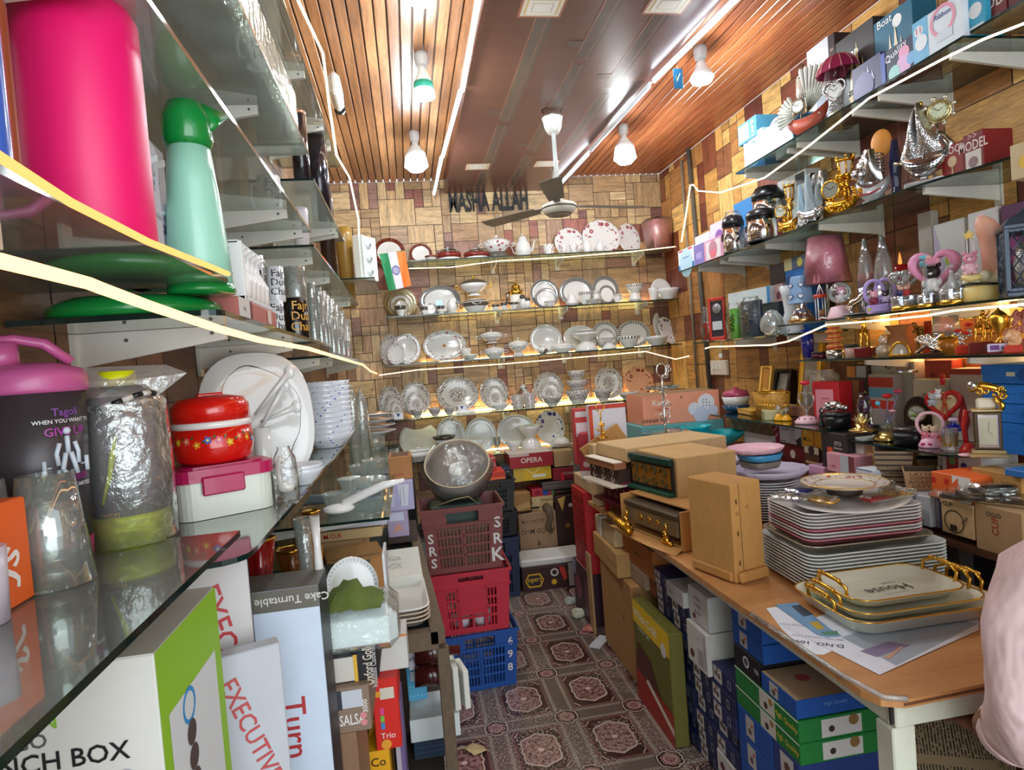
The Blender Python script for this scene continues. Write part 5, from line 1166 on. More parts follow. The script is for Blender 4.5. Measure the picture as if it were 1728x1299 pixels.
f.pt('netted_base',lambda g,W,H:g.La([(0,0),(W*.5,0),(W*.48,.008),(W*.34,H*.3),(0,H*.34)],M('e8c2cc',.6),20,None,True,.06,9));f.pt('cable',lambda g,W,H:g.tb([(-W*.9,0,.004),(-W*.75,-.01,.01),(-W*.5,-.01,.004),(-W*.55,.02,.004)],.003,WHT,6))
f=FG('little white gazebo ornament with a red roof beside the blue lantern','gazebo_ornament','ornament',1376,1396,480,z,.04,-60)
f.pt('posts',lambda g,W,H:[g.tb([(W*.4*cos(a),W*.4*sin(a),0),(W*.4*cos(a),W*.4*sin(a),H*.66)],.0025,WHT,5)for a in(0,1.57,3.14,4.71)]+[g.cyl((0,0,0),W*.5,.008,MAR,12)])
f.pt('red_roof',lambda g,W,H:(g.La([(0,H*.62),(W*.52,H*.64),(W*.5,H*.72),(0,H*.74)],M('c8442e'),14),[g.tb([(W*.3*cos(a),W*.3*sin(a),H*.73),(0,0,H)],.002,WHT,4)for a in(0,2.1,4.2)]));f.pt('wooden_ball',lambda g,W,H:g.sph((W*.1,0,H*.2),W*.3,M('9a6a44')))
f=FG('powder blue pierced metal lantern with two heart cut-outs','pierced_lantern','lantern',1331,1376,466,z,.04,-58)
BLU=M('86a6cc',.4)
f.pt('lantern_body',lambda g,W,H:g.La([(W*.5,H*.42),(W*.46,H*.5),(W*.36,H*.97),(W*.33,H),(0,H)],BLU,6,None,False));
def cuts(g,W,H,sx,zz,k):
 g.prism([(a,b)for a,b in heart(W*k*1.4,16)],-.002,.003,M('e8ecf2',.3),tr(sx*W*.19,-W*(.43-(zz-.5)*.25),H*zz)@rotz(sx*.5)@rotx(PI/2-.1))
 g.tb([(sx*W*.19+a,-W*(.435-(zz-.5)*.25),H*zz+b)for a,b in heart(W*k*1.9,14)],.0015,M('38507a'),4,True)
[f.pt('heart_cutout',lambda g,W,H:cuts(g,W,H,sx,zz,k))for sx in(-1,1)for zz,k in((.56,.06),(.8,.05))];f.pt('chrome_dome',lambda g,W,H:g.La([(0,0),(W*.46,0),(W*.46,H*.08),(W*.3,H*.25),(W*.12,H*.36),(W*.3,H*.42),(0,H*.42)],CH,24));f.pt('gold_rim',lambda g,W,H:g.La([(W*.465,.001),(W*.47,H*.07),(W*.46,H*.08)],M('e0b870',.2,.9),24))
# far half
z=1.535
SPOT=Mat('spotted');SPOT.base(SPOT.voro(26,sc3=(1,1,.8)).lt(.16).mix('dfe3e6','4a4a55'),.35);SPOT=SPOT.m
f=FG('tall white flared vase with dark spots','spotted_vase','vase',1316,1358,482,z,.13,-60)
f.pt('vase_body',lambda g,W,H:g.La([(0,0),(W*.5,0),(W*.48,.01),(W*.24,H*.45),(W*.3,H*.8),(W*.42,H),(W*.38,H),(0,H*.8)],SPOT,28))
f=FG('deep blue glass pot beneath the near shelf, right of the spotted vase','blue_pot','pot',1353,1374,545,RZ4+.03,.14,-60);f.pt('pot_body',lambda g,W,H:g.La([(0,0),(W*.4,0),(W*.5,H*.5),(W*.45,H),(0,H*.9)],M('1f2aa0',.12,0,.1,.6),18));f.t.location.z=RZ4+.001
f=FG('clear glass egg with frosted swirls at the shelf front','glass_egg','ornament',1284,1324,522,z,.02,-60)
f.pt('egg',lambda g,W,H:g.La([(0,0),(W*.25,0),(W*.47,H*.25),(W*.5,H*.42),(W*.42,H*.68),(W*.22,H*.93),(0,H)],GS('dfe6e4',1.0,.04,0,.3),24));f.pt('swirls',lambda g,W,H:cu(g,8,(-W*.2,W*.2),(-.01,.01),(H*.2,H*.7),W*.1,.002,M('8a8674',.3),9))
f=FG('gift set in clear cellophane with a framed dark picture','wrapped_gift','gift',1250,1292,504,z,.06,-65)
f.pt('dark_panel',lambda g,W,H:g.box(0,0,H*.48,W*.9,.03,H*.94,M('4a5560',.4,0,.2),.004));f.pt('navy_insert',lambda g,W,H:g.box(W*.18,-.02,H*.25,W*.4,.012,H*.45,M('2a4a6a',.3),.003));f.pt('gold_loops',lambda g,W,H:cu(g,6,(-W*.35,-W*.1),(-.022,-.018),(H*.2,H*.75),W*.12,.0015,M('b8a87a',.3,.7),2));film(f,1.0,1.02)
f=FG('lime green bottle in a clear bag beside the cellophane gift','green_bottle','bottle',1227,1257,518,z,.04,-65)
f.pt('bottle_body',lambda g,W,H:g.La([(0,0),(W*.26,0),(W*.28,H*.3),(W*.24,H*.6),(W*.28,H*.9),(W*.2,H*.95),(0,H*.95)],M('6fd12a',.3,0,.08),16));f.pt('dark_letters',lambda g,W,H:g.text('VASE',.045,M('1a5a1a'),tr(0,-W*.29,H*.5)@rotx(PI/2)@rotz(PI/2),1,.02));film(f,1.05,1.1)
f=FG('red plastic crate-like frame tilted in clear wrap, far end of the spotted vase shelf','picture_frame','frame',1198,1228,502,z,.08,-60)
f.pt('frame_bars',lambda g,W,H:(g.box(-W*.45,0,H*.5,W*.12,.02,H,M('c8372a',.35),.003),g.box(0,0,H*.97,W,.02,H*.07,M('c8372a',.35),.003),g.box(0,0,H*.05,W,.02,H*.08,M('c8372a',.35),.003),g.box(W*.45,0,H*.5,W*.1,.02,H,M('c8372a',.35),.003)))
f.pt('silver_inlay',lambda g,W,H:(g.box(0,.004,H*.5,W*.8,.006,H*.85,M('3a3a40',.3),0),g.sph((0,-.002,H*.75),W*.28,M('b9bcc0',.2,.7),1,.2,1),g.box(0,-.003,H*.35,W*.6,.006,H*.2,M('d0d4d8',.3),0)))
f=FG('bundle of red plastic pieces in a net bag at the far shelf end','net_bag','bag',1185,1203,524,z,.05,-60)
f.pt('contents',lambda g,W,H:cu(g,16,(-W*.2,W*.2),(-.02,.02),(H*.1,H*.8),W*.25,.004,M('c8372a',.4),6));film(f,1.1,1.1)
zt=ab('flat dark box under the white and blue carton on the far shelf','gift_box',1262,1316,508,'x',RX+.16,z,.12,'4a4f52',[('F','r',.1,.1,.5,.9,'5f666a')])
ab('white carton with blue end resting on the dark box','gift_box',1235,1292,482,'x',RX+.13,zt,.1,'e2eaee',[('F','t',.55,.5,.02,'Set','6a7a8a'),('F','r',.93,0,1,1,'4a90c8')],yaw=8)
ab('pink flowered little box between the white carton and spotted vase','gift_box',1297,1322,477,'x',RX+.18,zt,.08,'c9a0a0',[('F','e',.3,.6,.15,'7a4a50'),('F','e',.7,.35,.15,'7a4a50')])
zt=ab('stack base dark brown box in the shade behind the blue lantern','gift_box',1305,1330,440,'x',RX+.2,z,.1,'2e2220',[('F','r',.5,.3,.8,.6,'6a6a6a')])
zt=ab('bright blue gift carton behind the blue lantern','gift_box',1331,1365,448,'x',RX+.2,z,.1,'1f6fc0',[('F','r',0,.4,.4,.9,'2a5a90'),('F','r',.5,.5,.95,.95,'2a84dc')])
ab('small patterned box with yellow corner on the bright blue carton','gift_box',1324,1362,427,'x',RX+.2,zt,.1,'5a6a8a',[('F','r',.0,.0,.35,1,'c9c090'),('F','e',.7,.5,.12,'d9d060')])
f=FG('faded dried flower bunch under the pink lampshade','dried_flowers','flowers',1382,1420,455,RZ3,.2,-60);f.pt('stems',lambda g,W,H:cu(g,22,(-W*.35,W*.35),(-.03,.03),(H*.3,H*.95),W*.13,.0025,M('6a3a34',.6),12));f.pt('pot',lambda g,W,H:g.cyl((0,0,0),W*.25,H*.35,M('3a2a24',.5),12))
# trophy shelf
z=RZ4
f=FG('round black tin with maroon side at the far end of the trophy shelf','round_tin','tin',1370,1397,594,z,.03,-60);f.pt('tin_body',lambda g,W,H:g.cyl((0,0,0),W*.46,H*.8,M('4a1420',.25,.3),20));f.pt('lid',lambda g,W,H:g.cyl((0,0,H*.8),W*.48,H*.2,BLK,20))
f=FG('stacked coil of orange and red bangles on a silver tin','bangle_stack','bangles',1395,1424,549,z,.05,-60)
def ring2(g,c,r,mat):g.tb([(c[0]+r*cos(a),c[1]+r*sin(a),c[2])for a in[i*PI/9 for i in range(18)]],.003,mat,5,True)
f.pt('bangles',lambda g,W,H:[ring2(g,(0,0,H*(.28+.68*k/14)),W*(.36+.08*sin(k*1.3)),M(('d98a3a','c8442e','e0a860')[k%3],.3,.3))for k in range(15)]);f.pt('silver_tin',lambda g,W,H:g.cyl((0,0,0),W*.5,H*.24,SV,20))
f=FG('pale jar with dark lid and pink beads left of the gold batsman','bead_jar','jar',1427,1450,581,z,.08,-60);f.pt('jar_body',lambda g,W,H:g.cyl((0,0,0),W*.48,H*.75,M('d8b0a4',.4,0,.3),18));f.pt('lid',lambda g,W,H:g.cyl((0,0,H*.75),W*.5,H*.25,M('26302a',.4),18))
def base_box(f,h,mat=None,w=.8,d=.5):return f.pt('plinth',lambda g,W,H:g.box(0,0,H*h/2,W*w,W*d,H*h,mat or MAR,.004))
f=FG('gold batsman trophy with raised bat on a maroon plinth','sports_trophy','trophy',1438,1482,530,z,.05,-58)
base_box(f,.24,None,.62,.5);f.pt('gold_figure',lambda g,W,H:(g.T.__imatmul__(tr(0,0,H*.24)),su_(g,H*.76,GOLD,((-.28,.9),(.3,.72)),.02),g.tb([(-.28*H*.76,-.03,H*.66),(-.4*H*.76,-.03,H*.76)],.005,GOLD,6)))
def flask(label,x0,x1,yt,col,z,d=.04,name='perfume_bottle'):
 f=FG(label,name,'bottle',x0,x1,yt,z,d,-58)
 f.pt('bottle_body',lambda g,W,H:g.La([(0,0),(W*.3,0),(W*.5,H*.25),(W*.42,H*.45),(W*.14,H*.6),(0,H*.6)],GS('f4ecd0',.8,.03,0,.25),18));f.pt('perfume',lambda g,W,H:g.La([(0,.004),(W*.27,.004),(W*.42,H*.24),(0,H*.26)],M(col,.2),16));f.pt('stopper',lambda g,W,H:(g.sph((0,0,H*.8),W*.26,CRYS,1,1,1.3),g.cyl((0,0,H*.58),W*.1,H*.12,GOLD,10)));return f
flask('round crystal perfume bottle with amber liquid beside the batsman trophy',1479,1504,566,'d9b860',z)
f=FG('gold arch-shaped glass dome clock next to the crystal perfume bottle','dome_clock','clock',1505,1538,575,z,.04,-58)
f.pt('arch',lambda g,W,H:(g.tb([(W*.46*cos(a),-.012,H*.9*sin(a))for a in[i*PI/12 for i in range(13)]],.005,GOLD,6),g.prism([(W*.42*cos(a),H*.85*sin(a))for a in[i*PI/12 for i in range(13)]],-.008,.008,GS('f6e4b0',.8,.03,0,.4),rotx(PI/2)),g.box(0,0,.004,W,.05,.008,GOLD,.001),g.box(W*.1,-.02,H*.25,W*.12,.004,H*.35,WHT)))
f=FG('twisted brown paper bag of potpourri behind the dome clock','potpourri_bag','bag',1500,1543,548,z,.2,-60)
f.pt('bag_body',lambda g,W,H:g.La([(0,0),(W*.4,0),(W*.46,H*.5),(W*.3,H*.72),(W*.5,H),(0,H*.9)],M('c98a5a',.6,0,.3),16,None,True,.08,7))
f=FG('small bronze tree lamp behind the silver bull figure','tree_ornament','ornament',1540,1562,545,z,.2,-60);f.pt('tree',lambda g,W,H:(g.tb([(0,0,0),(0,0,H*.9)],.004,M('9a7a3a',.3,.8),6),cu(g,8,(-W*.3,W*.3),(-.01,.01),(H*.6,H*.95),W*.2,.003,M('9a7a3a',.3,.8),3),g.cyl((0,0,0),W*.4,.01,GOLD,12)))
f=FG('silver entwined horses sculpture on a dark base','horse_sculpture','sculpture',1545,1590,562,z,.04,-58)
f.pt('sculpture',lambda g,W,H:(cu(g,6,(-W*.2,W*.25),(-.01,.01),(H*.3,H*.8),W*.22,.006,CH,21),g.tb([(-W*.4,0,H*.15),(0,0,H*.5),(W*.4,0,H*.9),(W*.2,0,H*.95)],.007,CH,7),g.tb([(W*.4,0,H*.15),(0,-.01,H*.45),(-W*.35,0,H*.75)],.007,CH,7)));f.pt('base',lambda g,W,H:g.box(0,0,H*.06,W*.95,.05,H*.12,M('3a2018',.3),.003))
f=FG('tall amber glass jar with gold crown rim on the trophy shelf','amber_jar','jar',1578,1620,533,z,.12,-60)
f.pt('amber_base',lambda g,W,H:g.La([(0,0),(W*.4,0),(W*.44,H*.42),(0,H*.42)],M('c9822a',.2,.1,.2,.4),20,None,True,.03,12));f.pt('glass_top',lambda g,W,H:g.La([(W*.5,H*.46),(W*.46,H),(W*.44,H)],GS('f4e2c4',.8,.03,0,.3),20));f.pt('gold_crown',lambda g,W,H:g.La([(W*.47,H*.4),(W*.5,H*.46),(W*.46,H*.6)],GOLD,20,None,True,.06,8))
ab('bright red-orange box behind the amber jar','gift_box',1561,1582,540,'x',RX+.22,z,.06,'e0482a',[('F','r',.1,.1,.9,.5,'c8341e')])
f=FG('silver vase of red glass roses on a red box','rose_vase','vase',1612,1648,540,z,.06,-58)
base_box(f,.26,M('c9341f',.35),.7,.6);f.pt('silver_leaves',lambda g,W,H:cu(g,10,(-W*.3,W*.3),(-.02,.02),(H*.3,H*.7),W*.14,.003,SV,4))
def rose(g,c,r,mat=None):
 mat=mat or M('c8201c',.35)
 for k in range(3):g.La([(r*.15,-r*.5),(r*(.5+.2*k),-r*.1),(r*(.35+.25*k),r*(.45-.1*k)),(r*(.25+.25*k),r*(.4-.1*k))],mat,10,tr(*c)@rotz(k*.6),True,.1,5)
f.pt('roses',lambda g,W,H:[rose(g,(x*W,-.02,zz*H),W*.18)for x,zz in((-.2,.7),(.22,.85),(.1,.62))])
f=FG('gold trophy of two leaping figures on a maroon plinth','sports_trophy','trophy',1638,1680,521,z,.05,-56)
base_box(f,.27,None,.85,.6);f.pt('gold_figures',lambda g,W,H:(g.T.__imatmul__(tr(-W*.1,0,H*.27)),su_(g,H*.7,GOLD,((-.5,.7),(.3,.95)),.12),g.T.__imatmul__(tr(W*.32,-.01,0)),su_(g,H*.6,GOLD,((-.3,.95),(.42,.6)),-.1)))
f=FG('gold cup trophy with lid on a picture-fronted plinth','cup_trophy','trophy',1670,1706,515,z,.04,-56)
base_box(f,.22,M('8a3a4a',.3),.9,.6);f.pt('picture',lambda g,W,H:(g.box(0,-W*.31,H*.13,W*.85,.002,H*.16,M('d9cfe6',.3)),g.box(-W*.15,-W*.312,H*.13,W*.35,.002,H*.1,M('7a4a8a')),g.box(W*.22,-W*.312,H*.12,W*.25,.002,H*.08,M('4a8ac0'))))
f.pt('gold_cup',lambda g,W,H:(g.La([(0,H*.22),(W*.22,H*.22),(W*.2,H*.26),(W*.06,H*.32),(W*.08,H*.38),(W*.34,H*.6),(W*.38,H*.78),(W*.2,H*.86),(W*.05,H*.92),(W*.08,H*.97),(0,H)],GOLD,20),g.tb([(-W*.36,0,H*.75),(-W*.5,0,H*.7),(-W*.3,0,H*.52)],.004,GOLD,6),g.tb([(W*.36,0,H*.75),(W*.5,0,H*.7),(W*.3,0,H*.52)],.004,GOLD,6)))
f=FG('orange and pink conch shell ornament at the right frame edge, trophy shelf','shell_ornament','ornament',1694,1726,552,z,.04,-50);base_box(f,.3,M('c83a2a',.35),.8,.6);f.pt('shell',lambda g,W,H:(cu(g,5,(-W*.1,W*.1),(-.02,.02),(H*.5,H*.75),W*.3,.009,M('e0a878',.35),8),g.sph((0,0,H*.62),W*.34,M('f0c8a8',.35),1,.6,.8)))
f=FG('pink glittering heart rosette behind the conch shell','rosette','ornament',1700,1740,522,z,.16,-50);f.pt('petals',lambda g,W,H:cu(g,14,(-W*.4,W*.4),(-.01,.01),(H*.4,H*.95),W*.15,.006,M('d98a78',.4),5));base_box(f,.3,M('a8483a',.4),.6,.3)
# dark glass shelf of clocks (RZ5)
z=RZ5
zb=z
for i,(lab,yt)in enumerate((('lowest',711),('second from bottom',680),('third from bottom',648),('topmost',616))):
 q=ca(1663,(1.865,0,z),(0,1,0));zt=P(1663,yt,X=1.865).z
 g=boxg(.3,.2,zt-zb-.001,'1c74cc',[('F','e',.5,.5,.07,'1558a8'),('F','r',.3,.4,.4,.62,'d8dcc0')]if i==3 else[('F','e',.5,.5,.05,'1a66b4')],lid=.03)
 tag(g.build('gift_box',None,(1.865+.1,q.y-.15,zb+.0005),(0,0,-PI/2)),'%s of four bright blue boxes stacked beside the mantel clock'%lab,'box');zb=zt+.0018
f=FG('silver and gold mantel clock with a gold cherub lying on top','mantel_clock','clock',1640,1698,645,z,.035,-42)
BRZ=M('c9b98a',.25,.8,.1)
f.pt('case',lambda g,W,H:(g.box(0,0,H*.03,W*.95,W*.5,H*.05,BRZ,.003),g.box(0,0,H*.08,W*.82,W*.42,H*.05,BRZ,.003),g.box(0,0,H*.36,W*.66,W*.34,H*.5,M('5a4a34',.3,.5),.003),g.box(0,0,H*.63,W*.78,W*.4,H*.04,BRZ,.003)))
f.pt('clock_face',lambda g,W,H:(g.box(0,-W*.18,H*.36,W*.5,.006,H*.44,SV,.002),g.box(0,-W*.19,H*.36,W*.4,.004,H*.36,M('b8b49a',.4,.3)),g.tb([(0,-W*.2,H*.36),(W*.1,-W*.2,H*.3)],.0015,BLK,4),g.tb([(0,-W*.2,H*.36),(W*.02,-W*.2,H*.48)],.0015,BLK,4)))
f.pt('cherub',lambda g,W,H:(g.box(0,0,H*.72,W*.5,W*.25,H*.14,M('e2d6bc',.35),.006),g.tb([(-W*.4,0,H*.9),(-W*.1,0,H*.96),(W*.2,0,H*.92),(W*.45,0,H*.85)],.01,GOLD,8,rr=[.008,.014,.013,.007]),g.sph((-W*.3,0,H*.96),.015,SV),g.tb([(W*.2,-.02,H*.8),(W*.35,-.03,H*.7),(W*.3,-.03,H*.64)],.009,GOLD,7),cu(g,6,(-W*.3,W*.4),(-.02,0),(H*.8,H*.95),W*.1,.004,GOLD,2)))
f=FG('red apple-shaped ring clock showing an orange dancing figure','apple_clock','clock',1568,1624,632,z,.15,-58)
RED=M('c8201c',.3)
f.pt('apple_ring',lambda g,W,H:(g.tb([(x,0,H*.58+y*1.05)for x,y in heart(W*.43,26)],W*.075,RED,10,True),g.tb([(0,0,H*.85),(.0,0,H)],.008,RED,8),g.cyl((0,0,0),W*.3,H*.1,RED,20),g.cyl((0,0,H*.08),W*.06,H*.14,RED,10)))
f.pt('dial',lambda g,W,H:(disc(g,(0,0,H*.58),W*.34,.006,M('e8d2a0',.4)),g.T.__imatmul__(tr(W*.04,-.008,H*.42)),su_(g,H*.3,M('c85a2a',.5),((-.3,.9),(.3,.8)))))
f.pt('little_animals',lambda g,W,H:(bear(g,(-W*.26,-.012,H*.55),H*.2,M('b9bcc0',.4)),bear(g,(-W*.1,-.012,H*.66),H*.14,WHT)))
f=FG('pink ring ornament with seated couple on a flowered pink base','ring_ornament','ornament',1551,1590,695,z,.06,-60)
f.pt('ring',lambda g,W,H:ring(g,(0,.004,H*.64),H*.33,.006,LPNK,26));f.pt('base',lambda g,W,H:(g.La([(0,0),(W*.45,0),(W*.46,.006),(W*.3,H*.25),(0,H*.27)],M('f0b8cc',.35),24),[g.sph((W*x,-W*.4,H*.1),.006,M('b8286a'),1.3,.4,1)for x in(-.15,.1)]))
f.pt('couple',lambda g,W,H:(bear(g,(-W*.14,-.005,H*.25),H*.38,M('e88a9a'),M('e8c8a8')),bear(g,(W*.16,-.005,H*.25),H*.38,M('f0a8b8'),M('e8c8a8'))))
f=FG('cobalt blue crystal lotus on a clear pedestal','crystal_lotus','ornament',1592,1630,700,z,.09,-60)
def lotus(g,c,r,mat,n=8,lay=3):
 for l in range(lay):
  for k in range(n):
   a=2*PI*(k+.5*l)/n;T=tr(*c)@rotz(a)@roty(-(.5+.38*l));g.add([(0,0,0),(r*.5,r*.22,0),(r,0,r*.12),(r*.5,-r*.22,0),(r*.5,0,-r*.08)],[(0,1,4),(1,2,4),(2,3,4),(3,0,4),(0,3,2,1)],mat,False,T)
f.pt('petals',lambda g,W,H:lotus(g,(0,0,H*.45),W*.52,M('1c2fb0',.1,0,.2,.8)));f.pt('centre',lambda g,W,H:g.sph((0,0,H*.85),W*.2,M('e8c8e8',.3),1,1,.5));f.pt('pedestal',lambda g,W,H:g.La([(0,0),(W*.3,0),(W*.12,H*.25),(W*.2,H*.46),(0,H*.46)],CRYS,12,None,False))
f=FG('heavy square crystal glass with golden cuts at the shelf front','crystal_glass','glass',1590,1618,723,z,.03,-60)
f.pt('glass_body',lambda g,W,H:(g.La([(0,0),(W*.4,0),(W*.44,H),(W*.36,H),(W*.3,H*.3),(0,H*.28)],CRYS,10,None,False),[g.box(W*.36*cos(a),W*.36*sin(a),H*.5,.006,.006,H*.5,M('b8902a',.2,.8),0)for a in[i*PI/5 for i in range(10)]]))
f=FG('red bell stand on a round red foot beside the mantel clock','bell_stand','ornament',1620,1650,690,z,.06,-60)
f.pt('stand',lambda g,W,H:(g.La([(0,0),(W*.48,0),(W*.46,.01),(W*.2,H*.22),(0,H*.24)],M('d8302a',.3),24),g.tb([(-W*.1,0,H*.2),(-W*.16,0,H*.6),(-W*.05,0,H*.97),(W*.1,0,H*.9)],.008,M('d8302a',.3),8)))
g=G();p=ca(1622,(RX+.01,0,z),(0,1,0));g.La([(0,0),(.022,0),(.023,.004),(.012,.007),(0,.007)],LPNK,20);tag(g.build('trinket_lid',None,(p.x,p.y-.02,z+.001)),'tiny pink and white lid lying at the shelf front edge','lid')
f=FG('black oval jewellery casket between the gold base and pink ring','jewellery_casket','box',1509,1556,720,z,.05,-62)
f.pt('casket_body',lambda g,W,H:g.La([(0,0),(W*.44,0),(W*.47,H*.7),(0,H*.7)],BLK,24,None,True,0,0,1,.6,4));f.pt('lid',lambda g,W,H:g.La([(W*.48,H*.7),(W*.46,H*.92),(W*.3,H),(0,H)],M('2a2420',.25,0,.1,.4),24,None,True,0,0,1,.6,4))
f=FG('dark brown arched clock with a white and green round dial','arch_clock','clock',1532,1578,668,z,.2,-58)
f.pt('arch_case',lambda g,W,H:g.prism([(-W*.45,0),(W*.45,0)]+[(W*.45*cos(a),H*.55+H*.45*sin(a))for a in[i*PI/12 for i in range(13)]],-.03,.03,M('33211a',.25,0,.2,.3),rotx(PI/2)))
f.pt('dial',lambda g,W,H:(clock(g,(0,-.034,H*.6),W*.3,M('6a5a3a',.3,.5),'e8e8d8'),g.sph((-.005,-.04,H*.55),.012,M('8aa848'),1.5,.3,.5),g.sph((0,-.034,H*.18),W*.14,SV,1,.3,1)))
f=FG('crystal vase of three glass roses on a gold saucer base','glass_roses','ornament',1476,1522,656,z+.0,.07,-60)
f.pt('gold_base',lambda g,W,H:(g.La([(0,0),(W*.48,0),(W*.5,.006),(W*.3,H*.16),(0,H*.18)],M('e2c878',.22,.9),24,None,True,.03,10)));f.pt('crystal_body',lambda g,W,H:lotus(g,(0,0,H*.2),W*.4,CRYS,7,3))
f.pt('roses',lambda g,W,H:(rose(g,(W*.05,0,H*.86),W*.2),rose(g,(W*.4,0,H*.95),W*.17,M('b83a5a',.35)),rose(g,(W*.26,-.02,H*.58),W*.13,PINK),g.sph((-W*.25,-.01,H*.72),W*.09,M('5ac0d8'))));f.pt('stems',lambda g,W,H:[g.tb([(0,0,H*.3),(x*W,0,zz*H)],.0025,M('8a7a9a',.3),5)for x,zz in((.05,.8),(.4,.88),(.26,.5),(-.25,.68))])
f=FG('gold lotus candle holder on a bronze plate','lotus_candle','candle holder',1433,1476,700,z+.032,.0,-60)
f.pt('petals',lambda g,W,H:lotus(g,(0,0,H*.45),W*.45,M('e8dcae',.2,.8),9,3));f.pt('plate',lambda g,W,H:g.La([(0,0),(W*.35,0),(W*.5,H*.12),(W*.4,H*.2),(W*.2,H*.3),(W*.25,H*.5),(0,H*.5)],M('c9a868',.15,.9),26))
f=FG('glass dome with purple flowers inside','flower_dome','ornament',1448,1473,658,z+.031,.12,-60)
f.pt('dome',lambda g,W,H:g.La([(W*.45,.01),(W*.46,H*.6),(W*.3,H*.9),(0,H)],GS('f4f0f4',.5,.03),20));f.pt('flowers',lambda g,W,H:[g.sph((W*.2*sin(k*2.1),W*.15*cos(k*1.7),H*(.15+.09*k)),W*.15,M('5a2a66',.5))for k in range(8)]);f.pt('base',lambda g,W,H:g.cyl((0,0,0),W*.5,.01,M('8a6a8a'),18))
z=RZ5+.031
f=FG('black ribbed casket topped with silver elephants','elephant_casket','box',1391,1437,700,z,.03,-60)
f.pt('casket_body',lambda g,W,H:g.La([(0,0),(W*.42,0),(W*.48,H),(0,H)],BLK,24,None,True,.02,16));f.pt('lid',lambda g,W,H:g.La([(W*.5,H*.98),(W*.45,H*1.2),(0,H*1.25)],BLK,24))
f.pt('silver_elephants',lambda g,W,H:[(g.sph((W*x,0,H*(1.25+h_)),W*r_,SV,1.3,.8,.9),g.sph((W*(x-r_*1.2),-.01,H*(1.3+h_)),W*r_*.6,SV),g.tb([(W*(x-r_*1.6),-.012,H*(1.25+h_)),(W*(x-r_*2),-.012,H*(1.05+h_)),(W*(x-r_*1.8),-.015,H*(1.0+h_))],.003,SV,5))for x,h_,r_ in((-.05,.45,.2),(.25,.3,.12),(-.3,.25,.1))])
f=FG('dark pewter chess-queen shaped bottle left of the elephant casket','chess_bottle','ornament',1381,1393,687,z,.02,-60);f.pt('bottle_body',lambda g,W,H:g.La([(0,0),(W*.5,0),(W*.45,H*.1),(W*.2,H*.3),(W*.35,H*.5),(W*.15,H*.65),(W*.3,H*.8),(0,H)],M('4a4a52',.25,.6),14))
f=FG('crystal heart stand with a red glass rose on a jewelled dome','rose_stand','ornament',1343,1382,637,z,.04,-60)
f.pt('jewelled_dome',lambda g,W,H:(g.La([(0,0),(W*.5,0),(W*.5,.01),(W*.3,H*.14),(0,H*.17)],LPNK,24),[g.sph((W*.36*cos(k*.7),W*.36*sin(k*.7),H*.1),.005,BLK,seg=6,rings=4)for k in range(9)]));f.pt('crystal_heart',lambda g,W,H:g.tb([(x,0,H*.48+y*1.5)for x,y in heart(W*.34,22)],.004,CRYS,6,True));f.pt('rose',lambda g,W,H:rose(g,(0,0,H*.88),W*.22,M('d81f3a',.3)));f.pt('stem',lambda g,W,H:g.tb([(0,0,H*.16),(0,0,H*.82)],.004,CRYS,6))
for lab,a,b,yt in(('left',1306,1323,683),('right',1318,1337,687)):
 f=FG('%s of two clear perfume flasks with yellow liquid'%lab,'perfume_flask','bottle',a,b,yt,z,.02+.02*(lab=='right'),-60)
 f.pt('yellow_base',lambda g,W,H:g.La([(0,0),(W*.5,0),(W*.45,H*.1),(W*.2,H*.42),(0,H*.42)],M('e8a818',.25),18));f.pt('neck',lambda g,W,H:g.La([(W*.16,H*.4),(W*.12,H*.6),(W*.28,H*.75),(W*.2,H*.95),(0,H)],CRYS,14))
zt=ab('green and cream striped gift lying before the gilt boxes','gift_box',1276,1304,694,'x',RX+.0,z,.09,'b8b88a',[('F','r',0,.2*k,1,.2*k+.06,'5a6a3a')for k in range(5)],yaw=-25)
zt=ab('gilded wooden box with lid at the far end of the frame shelf','gilt_box',1243,1274,694,'x',RX+.05,z,.2,'b8822e',[('F','r',.06,.2,.94,.8,'d9a23c')],top='e0b04a',lid=.012,yaw=-8)
ab('smaller gilded box behind the striped gift','gilt_box',1280,1330,688,'x',RX+.14,z,.12,'c08a3a',[('F','r',.04,.1,.96,.9,'a86a2a')],top='e2b862')
ab('peach coloured low box behind the perfume flasks','gift_box',1326,1362,688,'x',RX+.16,z,.1,'d9a08a',[('T','r',.1,.1,.9,.9,'e8c0a8')],lid=.01)
f=FG('pink-lidded white dish with floral band over a blue glass tray','candy_dish','dish',1220,1266,653,z,.12,-60)
f.pt('blue_tray',lambda g,W,H:g.La([(0,0),(W*.4,0),(W*.5,H*.25),(0,H*.25)],M('1d4a6a',.12,0,.1,.6),24));f.pt('dish_body',lambda g,W,H:g.La([(0,H*.26),(W*.42,H*.26),(W*.5,H*.62),(0,H*.62)],CER('sprig'),24));f.pt('lid',lambda g,W,H:(g.La([(W*.5,H*.62),(W*.42,H*.84),(W*.1,H*.9),(W*.08,H),(0,H)],M('b8486a',.2,0,.1,.5),24)))
WICK=Mat('wicker');WICK.base(WICK.noise(60,2,.5,(1,1,2)).mix('8a5a1e','e0a840'),.45);WICK.bump(WICK.voro(90),.002,1);WICK=WICK.m
